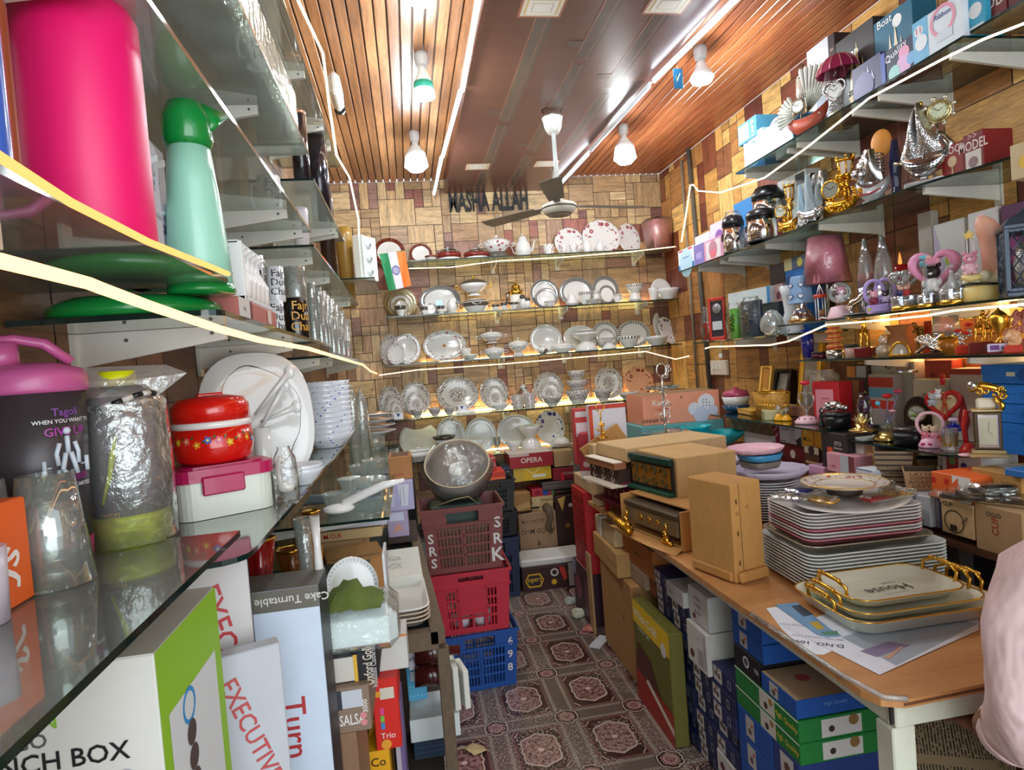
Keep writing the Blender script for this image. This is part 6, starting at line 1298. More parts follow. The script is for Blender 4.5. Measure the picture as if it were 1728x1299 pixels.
f=FG('long golden woven basket below the gilt frames','woven_basket','basket',1265,1342,661,z,.07,-82);f.pt('basket_body',lambda g,W,H:(g.La([(0,0),(W*.42,0),(W*.5,H),(W*.48,H),(W*.4,.01),(0,.01)],WICK,28,None,True,0,0,1,.4,3),[g.sph((W*.47*cos(a),W*.188*sin(a),H*.5),.007,M('e8b850',.3,.5),seg=6,rings=4)for a in[i*PI/16 for i in range(32)]]));f.pt('gold_rim',lambda g,W,H:g.tb([(W*.5*cos(a),W*.2*sin(a),H)for a in[i*PI/12 for i in range(24)]],.004,GOLD,6,True))
def pframe(label,x0,x1,yt,d,colr,inner,yaw,thick=.03,tilt=12,hk=1,art=None):
 p=rp((x0+x1)/2,z,d);k=dp_(p)/F;W=(x1-x0)*k*.9;H=(P((x0+x1)/2,yt,X=p.x).z-z)/cos(radians(tilt))*hk
 t=th('picture_frame',label,'frame',(p.x,p.y,z+.002),rot=(radians(-tilt),0,radians(yaw)))
 g=G();b=W*.18;m_=M(colr,.3,.4,.15);g.box(-W/2+b/2,0,H/2,b,thick,H,m_,.004);g.box(W/2-b/2,0,H/2,b,thick,H,m_,.004);g.box(0,0,b/2,W-2*b,thick,b,m_,.004);g.box(0,0,H-b/2,W-2*b,thick,b,m_,.004);g.build('frame_border',t)
 g=G();g.box(0,.004,H/2,W-2*b,thick*.5,H-2*b,M(inner,.4));
 if art:g.sph((0,-thick*.2,H*.5),W*.12,M(art,.4),1,.15,.8)
 g.build('picture',t)
pframe('gold frame with a small golden plaque, leftmost of the frames',1274,1302,619,.16,'d9a84a','c98a3a',-75,art='e8b84a')
pframe('dark brown thick frame showing an orange flower',1298,1338,628,.25,'2e1c14','cfc8bc',-72,.09,20,1,'d9903a')
pframe('large yellow gold frame with grey picture behind the rose stand',1342,1386,560,.2,'e0ac2c','a8a49a',-70,.04,12)
ab('red and pink card box printed with a heart in front of the gold frame','gift_box',1376,1412,645,'x',RX+.1,z,.08,'c81f2a',[('F','r',.12,.1,.8,.82,'f0a0b0'),('F','e',.45,.25,.18,'8a2a2a'),('F','e',.62,.25,.15,'7a4a2a'),('F','t',.5,.6,.012,'Love Box','9a2a3a')],yaw=10)
f=FG('clear crumpled bag standing behind the red heart box','clear_bag','bag',1368,1422,626,z,.25,-60);film(f,1.0,1.0,GS('f0e8dc',.5,.08,1,.25),'bag_body')
# goods stacked behind the clocks
zt=ab('red, white and sky blue striped box stack behind the glass roses','gift_box',1470,1512,632,'x',RX+.22,RZ5,.1,'b8b0a8',[('F','r',0,.78,1,.95,'c9442e'),('F','r',0,.6,1,.76,'6ab8d8'),('F','r',0,.4,1,.55,'c83a2a'),('F','r',0,0,1,.38,'a89a90')])
ab('white box with dark brush lettering behind the striped box','gift_box',1474,1548,610,'x',RX+.27,RZ5,.06,'c6c2ba',[('F','t',.45,.93,.03,'429','2a2a2a'),('F','r',.6,.88,.95,.98,'b8928a')])
f=FG('spare ribbed crystal base lying on the striped box','crystal_stand','ornament',1508,1548,628,RZ5+.25,.22,-60,pt=rp(1526,RZ5+.25,.22));cb_(f,0,f.W,f.H)
ab('cream box with three dark marks behind the apple clock','gift_box',1545,1590,641,'x',RX+.2,RZ5,.1,'d0c4a8',[('F','t',.5,.75,.025,'xxx','3a3028')])
ab('faded red carton behind the apple clock','gift_box',1566,1612,607,'x',RX+.28,RZ5,.05,'c0483a',[('F','e',.3,.8,.1,'8a2a24')])
ab('white carton with a red diamond left of the blue boxes','gift_box',1608,1662,622,'x',RX+.24,RZ5,.08,'d9cdc4',[('F','p',[(.2,.3),(.4,.65),(.6,.3),(.4,-.0)],'a8282a'),('F','t',.8,.8,.014,'AFB','6a6a6a'),('F','r',0,.92,1,1,'b8402e')])
ab('orange and white small cartons left of the striped box','gift_box',1433,1469,615,'x',RX+.25,RZ5,.06,'4a3a34',[('F','r',.05,.8,.45,.98,'d98a2a'),('F','r',.5,.8,.95,.98,'b8c0c0'),('F','r',.3,.1,.6,.75,'a86a3a'),('F','r',.65,.1,.8,.75,'8a2a28')])
# the counter along the right wall
zc=RZ6;X0=1.63
def A(label,x0,x1,yt,at,zb,dep,col,pr=(),**k):return ab(label,'gift_box',x0,x1,yt,'x',at,zb,dep,col,pr,**k)
def cupart(c='3a2a1e'):return[('F','o',.42,.4,.3,c,.9),('F','r',.3,.12,.5,.3,c),('F','t',.25,.88,.02,'CUP',c),('F','t',.75,.5,.02,'Tea',c,70)]
zr=A('brown carton lettered CUP near the right frame edge',1648,1728,868,X0,zc,.28,'kb09068',[('F','t',.45,.6,.03,'CUP','a8402e',90),('F','t',.42,.85,.03,'ooo','6a5a4a'),('L','t',.5,.5,.03,'RAC','3a3028')])
A('kraft box printed with a big steaming cup, left of the brown carton',1590,1645,855,X0,zc+.02,.16,'kc9a877',cupart(),lid=.012)
A('navy and cream striped narrow box left of the steaming cup box',1572,1589,845,X0+.02,zc+.02,.12,'3a3a6a',[('F','r',.06+.18*k,0,.12+.18*k,1,'c9bca0')for k in range(5)])
zx=A('white box with handwritten XB 350',1530,1571,840,X0,zc+.02,.13,'b9c0c4',[('F','t',.3,.8,.03,'XB','2a2a30'),('F','t',.32,.45,.03,'350','2a2a30'),('F','p',[(.6,.05),(.75,.25),(.72,.0)],'8a9094')])
def pot(label,x0,x1,yt,zb,stripes,d=0,k=.86):
 p=ca((x0+x1)/2,(X0+.08+d,0,zb),(0,1,0));s=dp_(p)/F;W=(x1-x0)*s*.74;H=P((x0+x1)/2,yt,X=p.x-W/2).z-zb
 g=G();m_=CARD('b8946a')if not stripes else M('9a8468',.6);w0,w1=W*k/2,W/2
 def q(w_,z_):return[(-w_,-w_,z_),(w_,-w_,z_),(w_,w_,z_),(-w_,w_,z_)]
 def wall(a,za,b,zb_,m,e=0):
  v=q(a+e,za)+q(b+e,zb_);g.add(v,[(i,(i+1)%4,(i+1)%4+4,i+4)for i in range(4)],m)
 wall(w0,0,w1,H,m_);wall(w0*.93,.004,w1*.94,H,M('4a3a2a',.8));g.add(q(w1,H)+q(w1*.94,H),[(i,(i+1)%4,(i+1)%4+4,i+4)for i in range(4)],m_);g.add(q(w0,.002),[(0,1,2,3)],M('4a3a2a',.8))
 if stripes:
  for i in range(4):a,b=(i+.25)/4,(i+.6)/4;wall(w0+(w1-w0)*a,H*a,w0+(w1-w0)*b,H*b,M('4a3a32',.6),.0008)
 else:
  for j,(t_,vv)in enumerate((('LATTE',.86),('COFFEE',.64),('ROAST',.42),('LATTE',.2))):
   for T in(Matrix.Identity(4),rotz(-PI/2)):g.text(t_,H*.24,M('6a4e34',.6),T@tr((j%2-.5)*W*.06,-(w0+(w1-w0)*vv)-.0012,H*vv)@rotx(PI/2),W/H*.9,.01)
 tag(g.build('flower_pot',None,(p.x,p.y,zb+.0008),(0,0,radians(-38))),label,'pot');return zb+H+.001
pot('square kraft pot printed with coffee words standing on the XB box',1520,1590,799,zx+.001,False)
pot('second coffee word pot, half hidden behind the striped pots',1543,1592,777,zc+.16,False,.18)
zs=zc
for lab,yt,dx in(('bottom',838,6),('second',822,4),('third',803,2),('top',765,0)):
 a=zs;zs=pot('%s brown striped square pot in the stack left of the coffee pot'%lab,1471+dx,1545-dx,yt,zs if lab=='bottom' else zs-.035,True,.02,.9)if lab!='top' else pot('top brown striped square pot in the stack left of the coffee pot',1470,1546,765,zs+.002,True,.02,.86)
A('white MUG box with fruit-coloured cup pictures',1587,1662,767,X0+.17,zc,.14,'d8d4cc',[('F','t',.09,.78,.02,'MUG','3a3a40',90),('F','r',.22,.62,.5,.95,'a83a4a'),('F','e',.62,.8,.07,'3a3a7a'),('F','e',.36,.85,.08,'7aa04a'),('F','e',.7,.68,.03,'c0506a')])
zo=A('orange and white box with a black cut-out window',1573,1640,808,X0+.01,zc+.118,.16,'e8682a',[('F','r',.55,.0,1,1,'e8e4e0'),('F','p',[(.4,0),(.5,.6),(.7,.95),(.7,0)],'e8682a'),('F','r',.62,.15,.85,.6,'18181a'),('F','r',.03,.6,.12,.8,'c8201c'),('F','r',.36,.62,.46,.82,'c8201c'),('F','r',.08,.05,.3,.35,'e8b8a0'),('F','e',.46,.12,.05,'2a2a4a')],lid=0)
zk=A('long kraft tray in torn film lying on the MUG boxes',1640,1740,800,X0+.08,zc+.15,.2,'kb58a4a',[('T','r',.05,.3,.95,.7,'c8bfa8'),('F','e',.3,.3,.06,'8a6a2a'),('F','e',.6,.25,.05,'9a7430')],hh=.07,yaw=-8)
A('blue flat box at the right frame edge above the kraft tray',1695,1745,775,X0+.05,zk+.003,.16,'2a6fb8',hh=.02)
for i,(px,dy,c_)in enumerate(((1640,0,0),(1668,.0,.03),(1690,0,.06),(1712,0,.09))):
 p=ca(px,(X0+.02+.03*i,0,zr),(0,1,0));t=th('cutlery_pack','black-handled cutlery in clear film, %s'%('nearest the orange box','crossing the first pack','showing silver blades','at the frame edge')[i],'cutlery',(p.x,p.y-.03,zr+.002+.012*i),-1.1+.25*i)
 g=G();[g.tb([(-.1,.012*k-.02,.01),(.02,.012*k-.02,.012)],.005,BLK,6)for k in range(4)];g.build('handles',t);g=G();[g.box(.07,.012*k-.02,.011,.1,.007,.002,CH)for k in range(4)];g.build('blades',t);g=G();g.box(0,0,.012,.26,.07,.022,GS('ffffff',.35,.08,1),.008);g.build('plastic_wrap',t)
z1=A('kraft steaming cup box standing behind the striped pots',1446,1482,752,X0+.13,zc+.08,.14,'kc9a877',cupart())
z1=A('tall white box left of the kraft steaming cup box',1428,1460,740,X0+.12,zc+.06,.1,'d2d2cc',[('F','r',0,.85,1,.88,'9aa09a')])
zb_=A('MUG box with four little black cups printed in a row',1446,1474,795,X0,zc+.085,.07,'d9e0e4',[('F','r',.2,.55,.8,.78,'3a7ac0'),('F','t',.5,.66,.018,'MUG','e8f0f4')]+[('F','r',.1+.21*k,.14,.25+.21*k,.32,'26262a')for k in range(4)]+[('F','r',0,.96,1,1,'3a7ac0')])
A('orange box lettered INK under the four-cup MUG box',1447,1477,833,X0-.005,zc,.09,'d9761f',[('F','e',.35,.5,.25,'e8d0a8'),('F','t',.35,.5,.025,'INK','3a2418'),('F','e',.8,.6,.08,'6a3a1a')],hh=.084)
zq=A('white box showing a bowl of dark fruit',1411,1443,812,X0,zc,.1,'d0d8d9',[('F','r',.03,.84,1,1,'3a8ac8')]+[('F','e',.3+.13*(k%4),.3+.12*(k//4),.09,('3a2a3a','7a9a3a','a84a2a','2a2430','4a5a2a')[k%5])for k in range(12)])
A('narrow white box printed with black symbols',1392,1409,806,X0+.02,zc,.08,'d4d0c8',[('F','t',.5,.7,.02,'XX','2a2a2a'),('F','t',.5,.45,.02,'==','2a2a2a'),('F','t',.5,.25,.02,'AA','2a2a6a')])
A('pink and grey gift carton with a dark side on the fruit box',1396,1443,772,X0+.05,zq+.001,.12,'d99aa4',[('F','r',.5,0,.8,1,'b9bcc0'),('F','r',.8,0,1,1,'7a3a3a'),('F','t',.25,.3,.014,'VIBE','a8485a')])
A('lilac pink box with tiny purple rose left of the narrow white box',1366,1392,790,X0+.06,zc,.1,'dca4c4',[('F','t',.4,.5,.018,'oo','8a3a7a'),('F','e',.88,.6,.1,'5a4ab0')])
zm=A('long maroon gift case with a white crest behind the plates',1318,1394,760,X0+.17,zc,.1,'6a1a20',[('F','e',.32,.7,.06,'d9c8b8'),('F','r',0,.5,1,.54,'3a0f14'),('F','r',.8,.3,1,.5,'c0a88a')])
A('brown coffee mug box in front of the maroon case',1361,1385,757,X0+.14,zc,.025,'5a3a2a',[('F','r',0,.82,1,1,'c9b8a0'),('F','e',.5,.9,.22,'3a241a'),('F','r',.05,.55,.95,.62,'c0a070')])
A('white box lettered CERAMIC CUPS',1316,1353,724,X0+.16,zm+.002,.1,'d9d9dd',[('F','t',.42,.84,.016,'CERAMIC CUPS','3a3a44'),('F','e',.6,.4,.16,'c2c2c8'),('F','p',[(.8,0),(.75,.25),(.9,.45),(1,.5),(1,0)],'2a2420'),('F','r',.05,.08,.3,.13,'2a2420')])
A('maroon and pink diagonal printed box left of the CERAMIC CUPS box',1302,1315,716,X0+.18,zm-.04,.1,'a0284a',[('F','p',[(0,.2),(1,.6),(1,.68),(0,.28)],'e0b8c0'),('F','p',[(0,.5),(1,.9),(1,.96),(0,.58)],'e0b8c0')])
for lab,a,b in(('left',1354,1372),('right',1373,1413)):
 A('%s of two yellow mug boxes'%lab,a,b,722,X0+.15,zm+.002,.1,'f0b41e',[('F','t',.5,.4,.025,'MUG','3a2a10')if lab=='left' else('F','e',.6,.2,.12,'f4dc8a'),('F','r',.02,0,.08,1,'d98a1e'),('F','e',.4,.75,.1,'f8d870')])
A('black mug box with an orange cup picture right of the yellow boxes',1388,1431,734,X0+.08,zm-.05,.12,'2a2422',[('F','r',.25,0,.46,.6,'d9582a'),('F','t',.68,.72,.022,'ETO','d8d0c8'),('F','t',.68,.6,.014,'Solutions','d8d0c8'),('F','t',.7,.25,.03,'Tea','d8d0c8')])
zt=A('white box with round brown plate pictures at the far end of the counter',1258,1306,737,X0+.16,zc,.14,'d4d0cc',[('F','o',.25,.4,.12,'6a3a24',.6),('F','o',.42,.3,.1,'6a3a24',.6),('F','r',.62,.35,.95,.6,'8a6a4a')])
A('long brown box with a curly flower pattern at the far end of the counter',1225,1303,713,X0+.17,zt,.14,'8a6438',[('F','o',.08+.09*k,.5+.2*(k%2*2-1),.035,'4a3418',.7)for k in range(11)],top='b08a58')
# plywood table
ZT=.75;TX0,TX1,TY0,TY1=.885,1.56,1.135,3.19
t=th('shop_table','long plywood table with cream painted steel legs, piled with cartons and trays','table',(0,0,0))
PLY=WOOD('d69f64','a86e40',(1,7,1),.4,2.2);CRM2=M('cfd0bc',.5,0,.15)
g=G();g.prism([(TX0+.06,TY0),(TX1,TY0+.02),(TX1,TY1),(TX0-.02,TY1),(TX0,2.2),(TX0+.005,TY0+.06),(TX0+.02,TY0+.02)],ZT-.018,ZT,PLY)
g.prism([(TX0+.058,TY0-.002),(TX1,TY0+.018),(TX1,TY0+.03),(TX0+.058,TY0+.01)],ZT-.012,ZT-.007,M('6a3f22',.7));g.build('plywood_top',t)
g=G();g.box(1.25,TY0+.045,ZT-.046,.62,.045,.055,CRM2,.003);g.box(TX0+.075,2.1,ZT-.046,.045,1.85,.055,CRM2,.003);g.build('steel_frame',t)
g=G();g.box(.952,TY0+.03,ZT-.046,.04,.004,.04,M('1c1512',.8));g.build('open_tube_end',t)
for x,y in((.96,TY0+.05),(1.5,TY0+.05),(.935,3.16),(1.5,3.04)):g=G();g.box(x,y,(ZT-.075)/2,.055,.05,ZT-.075,CRM2,.003);g.build('leg',t)
g=G();q0=P(1360,1145,Z=ZT);g.tb([(.884,1.62,ZT+.002),(.886,1.45,ZT+.003),(.89,1.25,ZT+.003),(.91,1.15,ZT+.003),(.95,1.134,ZT+.002)],.006,GS('ffffff',.6,.1,1,.3),6);g.build('clear_tape',t)
def xy(px,py,Z=ZT):q=P(px,py,Z=Z);return q.x,q.y
# cartons on the table
KR='kc08d4c'
def carton(label,c0,c1,c2,zb,zt,col='kc08d4c',pr=(),name='carton',extra=None,T=None,cat='carton'):
 """c0 far-left, c1 near, c2 right base corners in world x,y"""
 a,b,c=Vector(c0+(0,)),Vector(c1+(0,)),Vector(c2+(0,));u=c-b;v=a-b;v=v-u*(v.dot(u)/u.dot(u));w_,d_=u.length,v.length
 g=boxg(w_,d_,zt-zb,col,pr,bev=.004)
 if extra:extra(g,w_,d_,zt-zb)
 m_=b+u/2+v/2;return tag(g.build(name,None,(m_.x,m_.y,zb+.001),(0,0,atan2(u.y,u.x))),label,cat)
def torn(g,w_,d_,h,m=CARD('b98546')):
 g.box(0,-d_/2-.008,.02,w_*.95,.03,.035,m,.008);g.box(-w_/2-.006,0,.02,.012,d_*.9,.03,m,.004)
 for v in(.2,.5,.82):g.box(-w_/2+.018,-d_/2-.002,h*v,.003,.002,h*.05,M('3a2a1a'))
 g.tb([(-w_*.25,-d_/2-.001,h),(-w_*.24,-d_/2-.002,.03)],.0008,M('6a4a2a'),4)
carton('tall upright kraft carton with stapled edge standing in the middle of the table',xy(1165,958),xy(1243,986),xy(1293,972),ZT,1.065,KR,[('F','t',.16,.7,.015,'LI','2a1c10',90),('F','e',.5,.75,.05,'ab7a40')],extra=torn)
a=carton('kraft carton lying behind the tall upright one, its green ornate end showing',(.955,2.72),(1.03,2.40),(1.31,2.44),.90,1.065,'kc79f68',[])
def ornate(g,w_,d_,h,m1,c1,c2,seed,band=None):
 ps_(g,w_,d_,h,[('L','r',.02,.02,.98,.98,m1),('L','r',.05,.18,.95,.82,band or m1)]);cu(g,14,(-.01,.01),(-.01,.01),(-h*.2,h*.2),h*.2,h*.02,c1,seed)
def sidecurls(g,w_,d_,h,n,z0,z1,r,m_,sd):
 """spiral relief on the face that looks to -X"""
 q=random.Random(sd)
 for k in range(n):
  for sg in(1,-1):
   cy=-d_/2+d_*(k+.5)/n;cz=h*(z0+z1)/2+sg*r*.7;pts=[]
   for i in range(8):a=(0 if sg>0 else PI)+i*.75;rr=r*(1-i/10);pts.append((-w_/2-.004,cy+rr*cos(a),cz+rr*sin(a)))
   g.tb(pts,r*.11,m_,5)
g=G();W_,D_,H_=.012,.30,.155;g.box(0,0,H_/2,W_,D_,H_,M('1c1a16',.5),.002);g.box(-.012,0,.008,.035,D_*1.02,.016,M('0f4a34',.5),.002);g.box(-.008,0,H_-.014,.02,D_,.026,M('10382a',.5),.002);g.box(-.002,0,H_*.47,.012,D_*.92,H_*.55,M('b87a2a',.35,.5),0);sidecurls(g,.018,D_*.9,H_,4,.3,.65,.026,M('1a3a2a',.4),3)
g.v=[tuple(rotz(.23)@Vector(v))for v in g.v];tag(g.build('carved_panel',None,(.984,2.56,.905)),'green and gold scrolled panel sticking out of the kraft carton','panel')
carton('large pale kraft carton on top at the far end, with a line of staples',(.88,3.02),(.93,2.72),(1.46,2.80),1.01,1.075,'kc9a878',[('F','r',.15+.13*k,.2,.155+.13*k,.6,'4a3420')for k in range(6)])
g=G();g.box(0,0,.035,.06,.30,.07,M('3a241c',.5),.003);g.box(-.02,0,.085,.06,.3,.03,M('9a6440',.6),.002);g.box(-.025,0,-.004,.1,.31,.012,M('e0d4c0',.5),.002);g.box(-.03,0,.103,.05,.29,.006,M('e8dcc8',.5),.001);sidecurls(g,.062,.28,.07,3,.3,.7,.018,M('c9a890',.3,.4),5)
g.v=[tuple(rotz(.165)@Vector(v))for v in g.v];tag(g.build('carved_panel',None,(.895,2.87,.912)),'dark carved shelf with cream ledge under the pale kraft carton','panel')
carton('plain kraft carton supporting the pale carton at the far end of the table',(.945,3.05),(.99,2.74),(1.4,2.8),ZT,1.008,'kb8946a')
carton('narrow kraft carton standing upright at the far left end of the table',(.86,3.10),(.87,3.03),(.98,3.04),ZT,1.06,'kc9ab7c')
g=G();MV=M('6a1428',.5,0,.15);g.box(0,0,.07,.012,.26,.12,MV,.003);g.box(-.02,0,.135,.06,.28,.012,MV,.003);g.box(-.025,0,.035,.07,.29,.014,MV,.003);g.box(-.01,.1,.0,.02,.02,.06,M('a81f28'),.002);sidecurls(g,.012,.2,.13,3,.4,.7,.018,M('b88a60',.35,.4),8)
for y in(-.08,.06):g.cyl((-.035,y,.142),.008,.002,WHT,10)
g.v=[tuple(rotz(.165)@Vector(v))for v in g.v];tag(g.build('wall_shelf',None,(.925,2.86,.78)),'maroon carved little wall shelf beside the kraft cartons','shelf')
# torn open carton with silver casket
t=th('casket_carton','torn open kraft carton holding a grey casket with gold feet','carton',(.985,2.42,ZT+.001),radians(-78))
W_,D_,H_=.42,.22,.15
g=G();K2=CARD('bb8748');g.box(0,.02,.006,W_,D_,.012,K2,.002);g.box(0,D_/2+.01,H_/2,W_,.01,H_,K2,.002);g.box(W_/2,.02,H_/2,.01,D_,H_,K2,.002);g.box(-W_/2,.02,H_/2,.01,D_,H_*1.0,K2,.002);g.box(0,.04,H_,W_*1.02,D_*.75,.008,K2,.002)
g.add([(-W_*.5,-D_*.38,.012),(W_*.5,-D_*.38,.012),(W_*.55,-D_*.62,-.0),(W_*.2,-D_*.75,.01),(-W_*.3,-D_*.66,0),(-W_*.6,-D_*.6,.012)],[(0,1,2,3,4,5)],K2);g.build('carton_body',t)
GM=M('8a7a5c',.35,.5,.25);g=G();g.box(0,.0,.075,W_*.85,D_*.75,.07,GM,.006);g.box(0,.0,.12,W_*.9,D_*.8,.024,M('5a4c38',.4,.4,.2),.006);g.build('casket',t)
for k,x in enumerate((-.15,.13)):
 g=G();g.sph((x,-.1,.03),.016,GOLD);g.sph((x,-.105,.055),.012,GOLD);g.sph((x+.02,-.1,.02),.012,GOLD,1.4,1,.7);g.sph((x-.02,-.1,.02),.012,GOLD,1.4,1,.7);g.sph((x,-.1,.08),.008,GOLD,1,1,1.6);g.build('gold_foot',t)
for k in range(3):g=G();g.La([(0,0),(.014,0),(.009,.005),(0,.006)],GOLD,8,tr(-.07+.06*k,-D_*.375,.078)@rotx(PI/2));g.build('gold_stud',t)
g=G();a,b=P(1030,868,Z=ZT+.07),P(1063,898,Z=ZT+.03);g.tb([a,b],.017,M('d9a02c',.2,.9,.1),12);tag(g.build('foil_roll',None),'shiny gold foil roll jutting over the table edge by the casket carton','roll')
# plate stacks
p0=xy(1297,872);n=15;dz=.0108;sc_=.142
for i in range(n):
 pl(unit('plate',CER('white','e4e6ea'),40,.018,22),'scalloped_plate','white scalloped plate in the tall stack right of the upright carton, %s'%(ORD[i]+' one from below' if i<14 else 'topmost'),'plate',(p0[0]+R.uniform(-.002,.002),p0[1],ZT+.001+dz*i),(0,0,i*.3),(sc_,sc_,.16),'white scalloped plates stacked on the table')
zz=ZT+dz*n+.02
def tray(label,cx,cy,z,w_,d_,rim,mat,rz=0,sq=5,rip=0,nr=0,name='tray',group=None,sk=1,scale_z=1):
 g=G();k=.87 if sq>2.5 else 1
 g.La([(0,0),(.8,0),(.86,.15*rim/.03),(1,rim/.03*1.0),(.985,rim/.03*1.03),(.84,.25),(.76,.12),(0,.1)],mat,44,None,True,rip,nr,1,1,sq)
 return tag(g.build(name,None,(cx,cy,z),(0,0,rz),(w_/2*k,d_/2*k,.03)),label,'tray',group)
tray('lilac tray with wavy white edge on the scalloped plate stack',p0[0]+.02,p0[1],zz,.32,.3,.03,M('cfc6dc',.3),0,2,.03,16)
tray('grey square dish on the wavy lilac tray',p0[0]-.02,p0[1]+.01,zz+.034,.17,.17,.03,M('8a8078',.4),.2)
tray('sky blue dish above the grey square dish',p0[0]-.02,p0[1]+.01,zz+.067,.2,.2,.03,M('4aa0d0',.3),.1,3)
tray('pink and white wavy dish topping the scalloped plate stack',p0[0]-.03,p0[1]+.02,zz+.10,.24,.22,.025,M('e8b8c4',.35),.1,2,.04,14)
q=xy(1385,866)
for i,(c_,s_)in enumerate((('e8e4e0',.16),('d8d4d0',.155))):pl(unit('plate',CER('white',c_),40),'dinner_plate','%s white plate beneath the orange bowls'%('lower','upper')[i],'plate',(q[0]-.01,q[1],ZT+.001+.013*i),(0,0,0),(s_,s_,.1))
for i in range(5):pl(unit('bowl',M('f0661c',.25,0,.04,.3),32),'orange_bowl','orange plastic bowl, %s of the nested pile'%('lowest','second','middle','fourth','topmost')[i],'bowl',(q[0]-.02,q[1]+.02,ZT+.032+.011*i),(0,0,0),(.088,.088,.05))
q=xy(1368,838)
for i in range(3):pl(unit('flatplate','white',32,0,0,4),'square_plate','%s white square plate behind the orange bowls'%('lowest','middle','top')[i],'plate',(q[0],q[1]+.0,ZT+.06+.016*i),(0,0,.3),(.1,.1,.09))
g=G();g.cyl((0,0,0),.07,.058,M('c9c0b0',.5),24);tag(g.build('plate_stand',None,(q[0],q[1],ZT+.001)),'pale round stand below the white square plates','stand')
# rectangular tray stacks
cx,cy=1.33,1.80;n=11;TR=M('dfe4e0',.25,0,.03,.3)
@cd_
def traymesh(w_,d_,m,r=.035,h=.016,lip=.012):
 g=G();hw,hd=w_/2,d_/2
 def rr(hw,hd,r,z):
  o=[]
  for sx,sy,a0 in((1,-1,-PI/2),(1,1,0),(-1,1,PI/2),(-1,-1,PI)):
   for k in range(6):a=a0+k*PI/10;o.append((sx*(hw-r)+r*cos(a),sy*(hd-r)+r*sin(a),z))
  return o
 L=[rr(hw-lip,hd-lip,r,0),rr(hw,hd,r+lip/2,h),rr(hw+.004,hd+.004,r+lip/2,h),rr(hw+.004,hd+.004,r+lip/2,h+.003),rr(hw-.002,hd-.002,r+lip/2,h+.003),rr(hw-lip-.002,hd-lip-.002,r,.004)];n=24;vs=sum(L,[])
 fs=[tuple(range(n))[::-1],tuple(5*n+k for k in range(n))]+[(l*n+k,l*n+(k+1)%n,(l+1)*n+(k+1)%n,(l+1)*n+k)for l in range(5)for k in range(n)]
 g.add(vs,fs,m,True);o=g.build('tray');me=o.data;bpy.data.objects.remove(o);return me
ord_=['bottom','second','third','fourth','fifth','sixth','seventh','eighth','ninth','tenth','top']
for i in range(n):pl(traymesh(.44,.31,TR),'serving_tray','%s white melamine tray of the lower stack on the table'%ord_[i],'tray',(cx,cy,ZT+.001+i*.0103),(0,0,-.06),(1,1,1),'white melamine trays, lower stack')
z2=ZT+.001+n*.0103+.009
pl(traymesh(.41,.29,M('b8b4a4',.25,.7,.1),.04,.02),'steel_tray','dull steel tray with turned rim between the two tray stacks','tray',(cx-.015,cy,z2),(0,0,-.05),(1,1,1))
ring_m=M('c9c5b8',.25,.7,.1)
z2+=.016
TRP=M('e0dcda',.25,0,.03,.3);TRQ=M('c87a84',.3,0,.1)
for i in range(9):pl(traymesh(.37,.26,TRQ if i in(0,3)else TRP),'serving_tray','%s pink-marked white tray of the upper stack on the table'%ord_[i],'tray',(cx-.02,cy+.0,z2+.001+i*.0098),(0,0,-.07),(1,1,1),'pink-marked white trays, upper stack')
z3=z2+9*.0098+.01
pl(unit('flatplate','white',40,.05,4,3),'leaf_platter','large white leaf-shaped platter with a pointed tip on the tray stacks','platter',(cx+.02,cy+.01,z3),(0,0,.75),(.23,.16,.12))
z3+=.014
def fp_(label,x,y,z,rz,n,hc,bc,L=.2):
 t=th('cutlery_pack',label,'cutlery',(x,y,z),rz);g=G()
 for k in range(n):g.tb([(-L/2,(k-n/2)*.011,.006),(-L*.05,(k-n/2)*.009,.008)],.0045,hc,6)
 g.build('handles',t);g=G()
 for k in range(n):g.box(L*.15,(k-n/2)*.009,.008,L*.4,.006,.0015,bc);g.sph((L*.4,(k-n/2)*.012,.008),.009,bc,1.8,.7,.25,8,5)
 g.build('heads',t);g=G();g.box(.01,0,.008,L*1.1,n*.013,.018,GS('ffffff',.35,.08,1),.006);g.build('plastic_wrap',t)
fp_('silver forks with gold collars in clear film, left end of the upper tray stack',cx-.155,cy-.03,z3+.004,2.2,6,GOLD,CH,.17)
fp_('cutlery with blue flowered porcelain handles behind the big decorated plate',cx-.07,cy+.09,z3+.003,.3,5,M('2a3fb0'),M('cfd0d4',.3),.16)
fp_('red-handled gold-tipped cutlery in film in front of the decorated plate',cx+.06,cy-.10,z3+.003,.15,4,M('a81f2a'),GOLD,.17)
fp_('gold fork handles in film at the right of the decorated plate',cx+.13,cy-.02,z3+.003,.9,4,GOLD,M('6a6058',.3,.6),.15)
DEC=CER('sprig','e8e2d8','6b5a55','b02a3a')
pl(unit('plate',DEC,44),'decorated_plate','large white plate with gold rim and red flower centre on top of the tray stacks','plate',(cx-.005,cy+.0,z3+.029),(0,0,0),(.128,.128,.12))
g=G();g.tb([(.128*cos(a),.128*sin(a),.0)for a in[i*PI/18 for i in range(36)]],.0012,GOLD,5,True);g.tb([(.085*cos(a),.085*sin(a),-.0085)for a in[i*PI/18 for i in range(36)]],.0008,GOLD,5,True);g.v=[(a,b,c+.0)for a,b,c in g.v]
tag(g.build('gold_rim_line',None,(cx-.005,cy,z3+.0455)),'gold lines circling the rim of the large decorated plate','rim')
g=G();g.La([(0,0),(.05,0),(.055,.022),(0,.022)],M('4a3a30',.5),20);tag(g.build('plate_stand',None,(cx-.005,cy,z3+.005)),'small dark stand under the large decorated plate','stand')
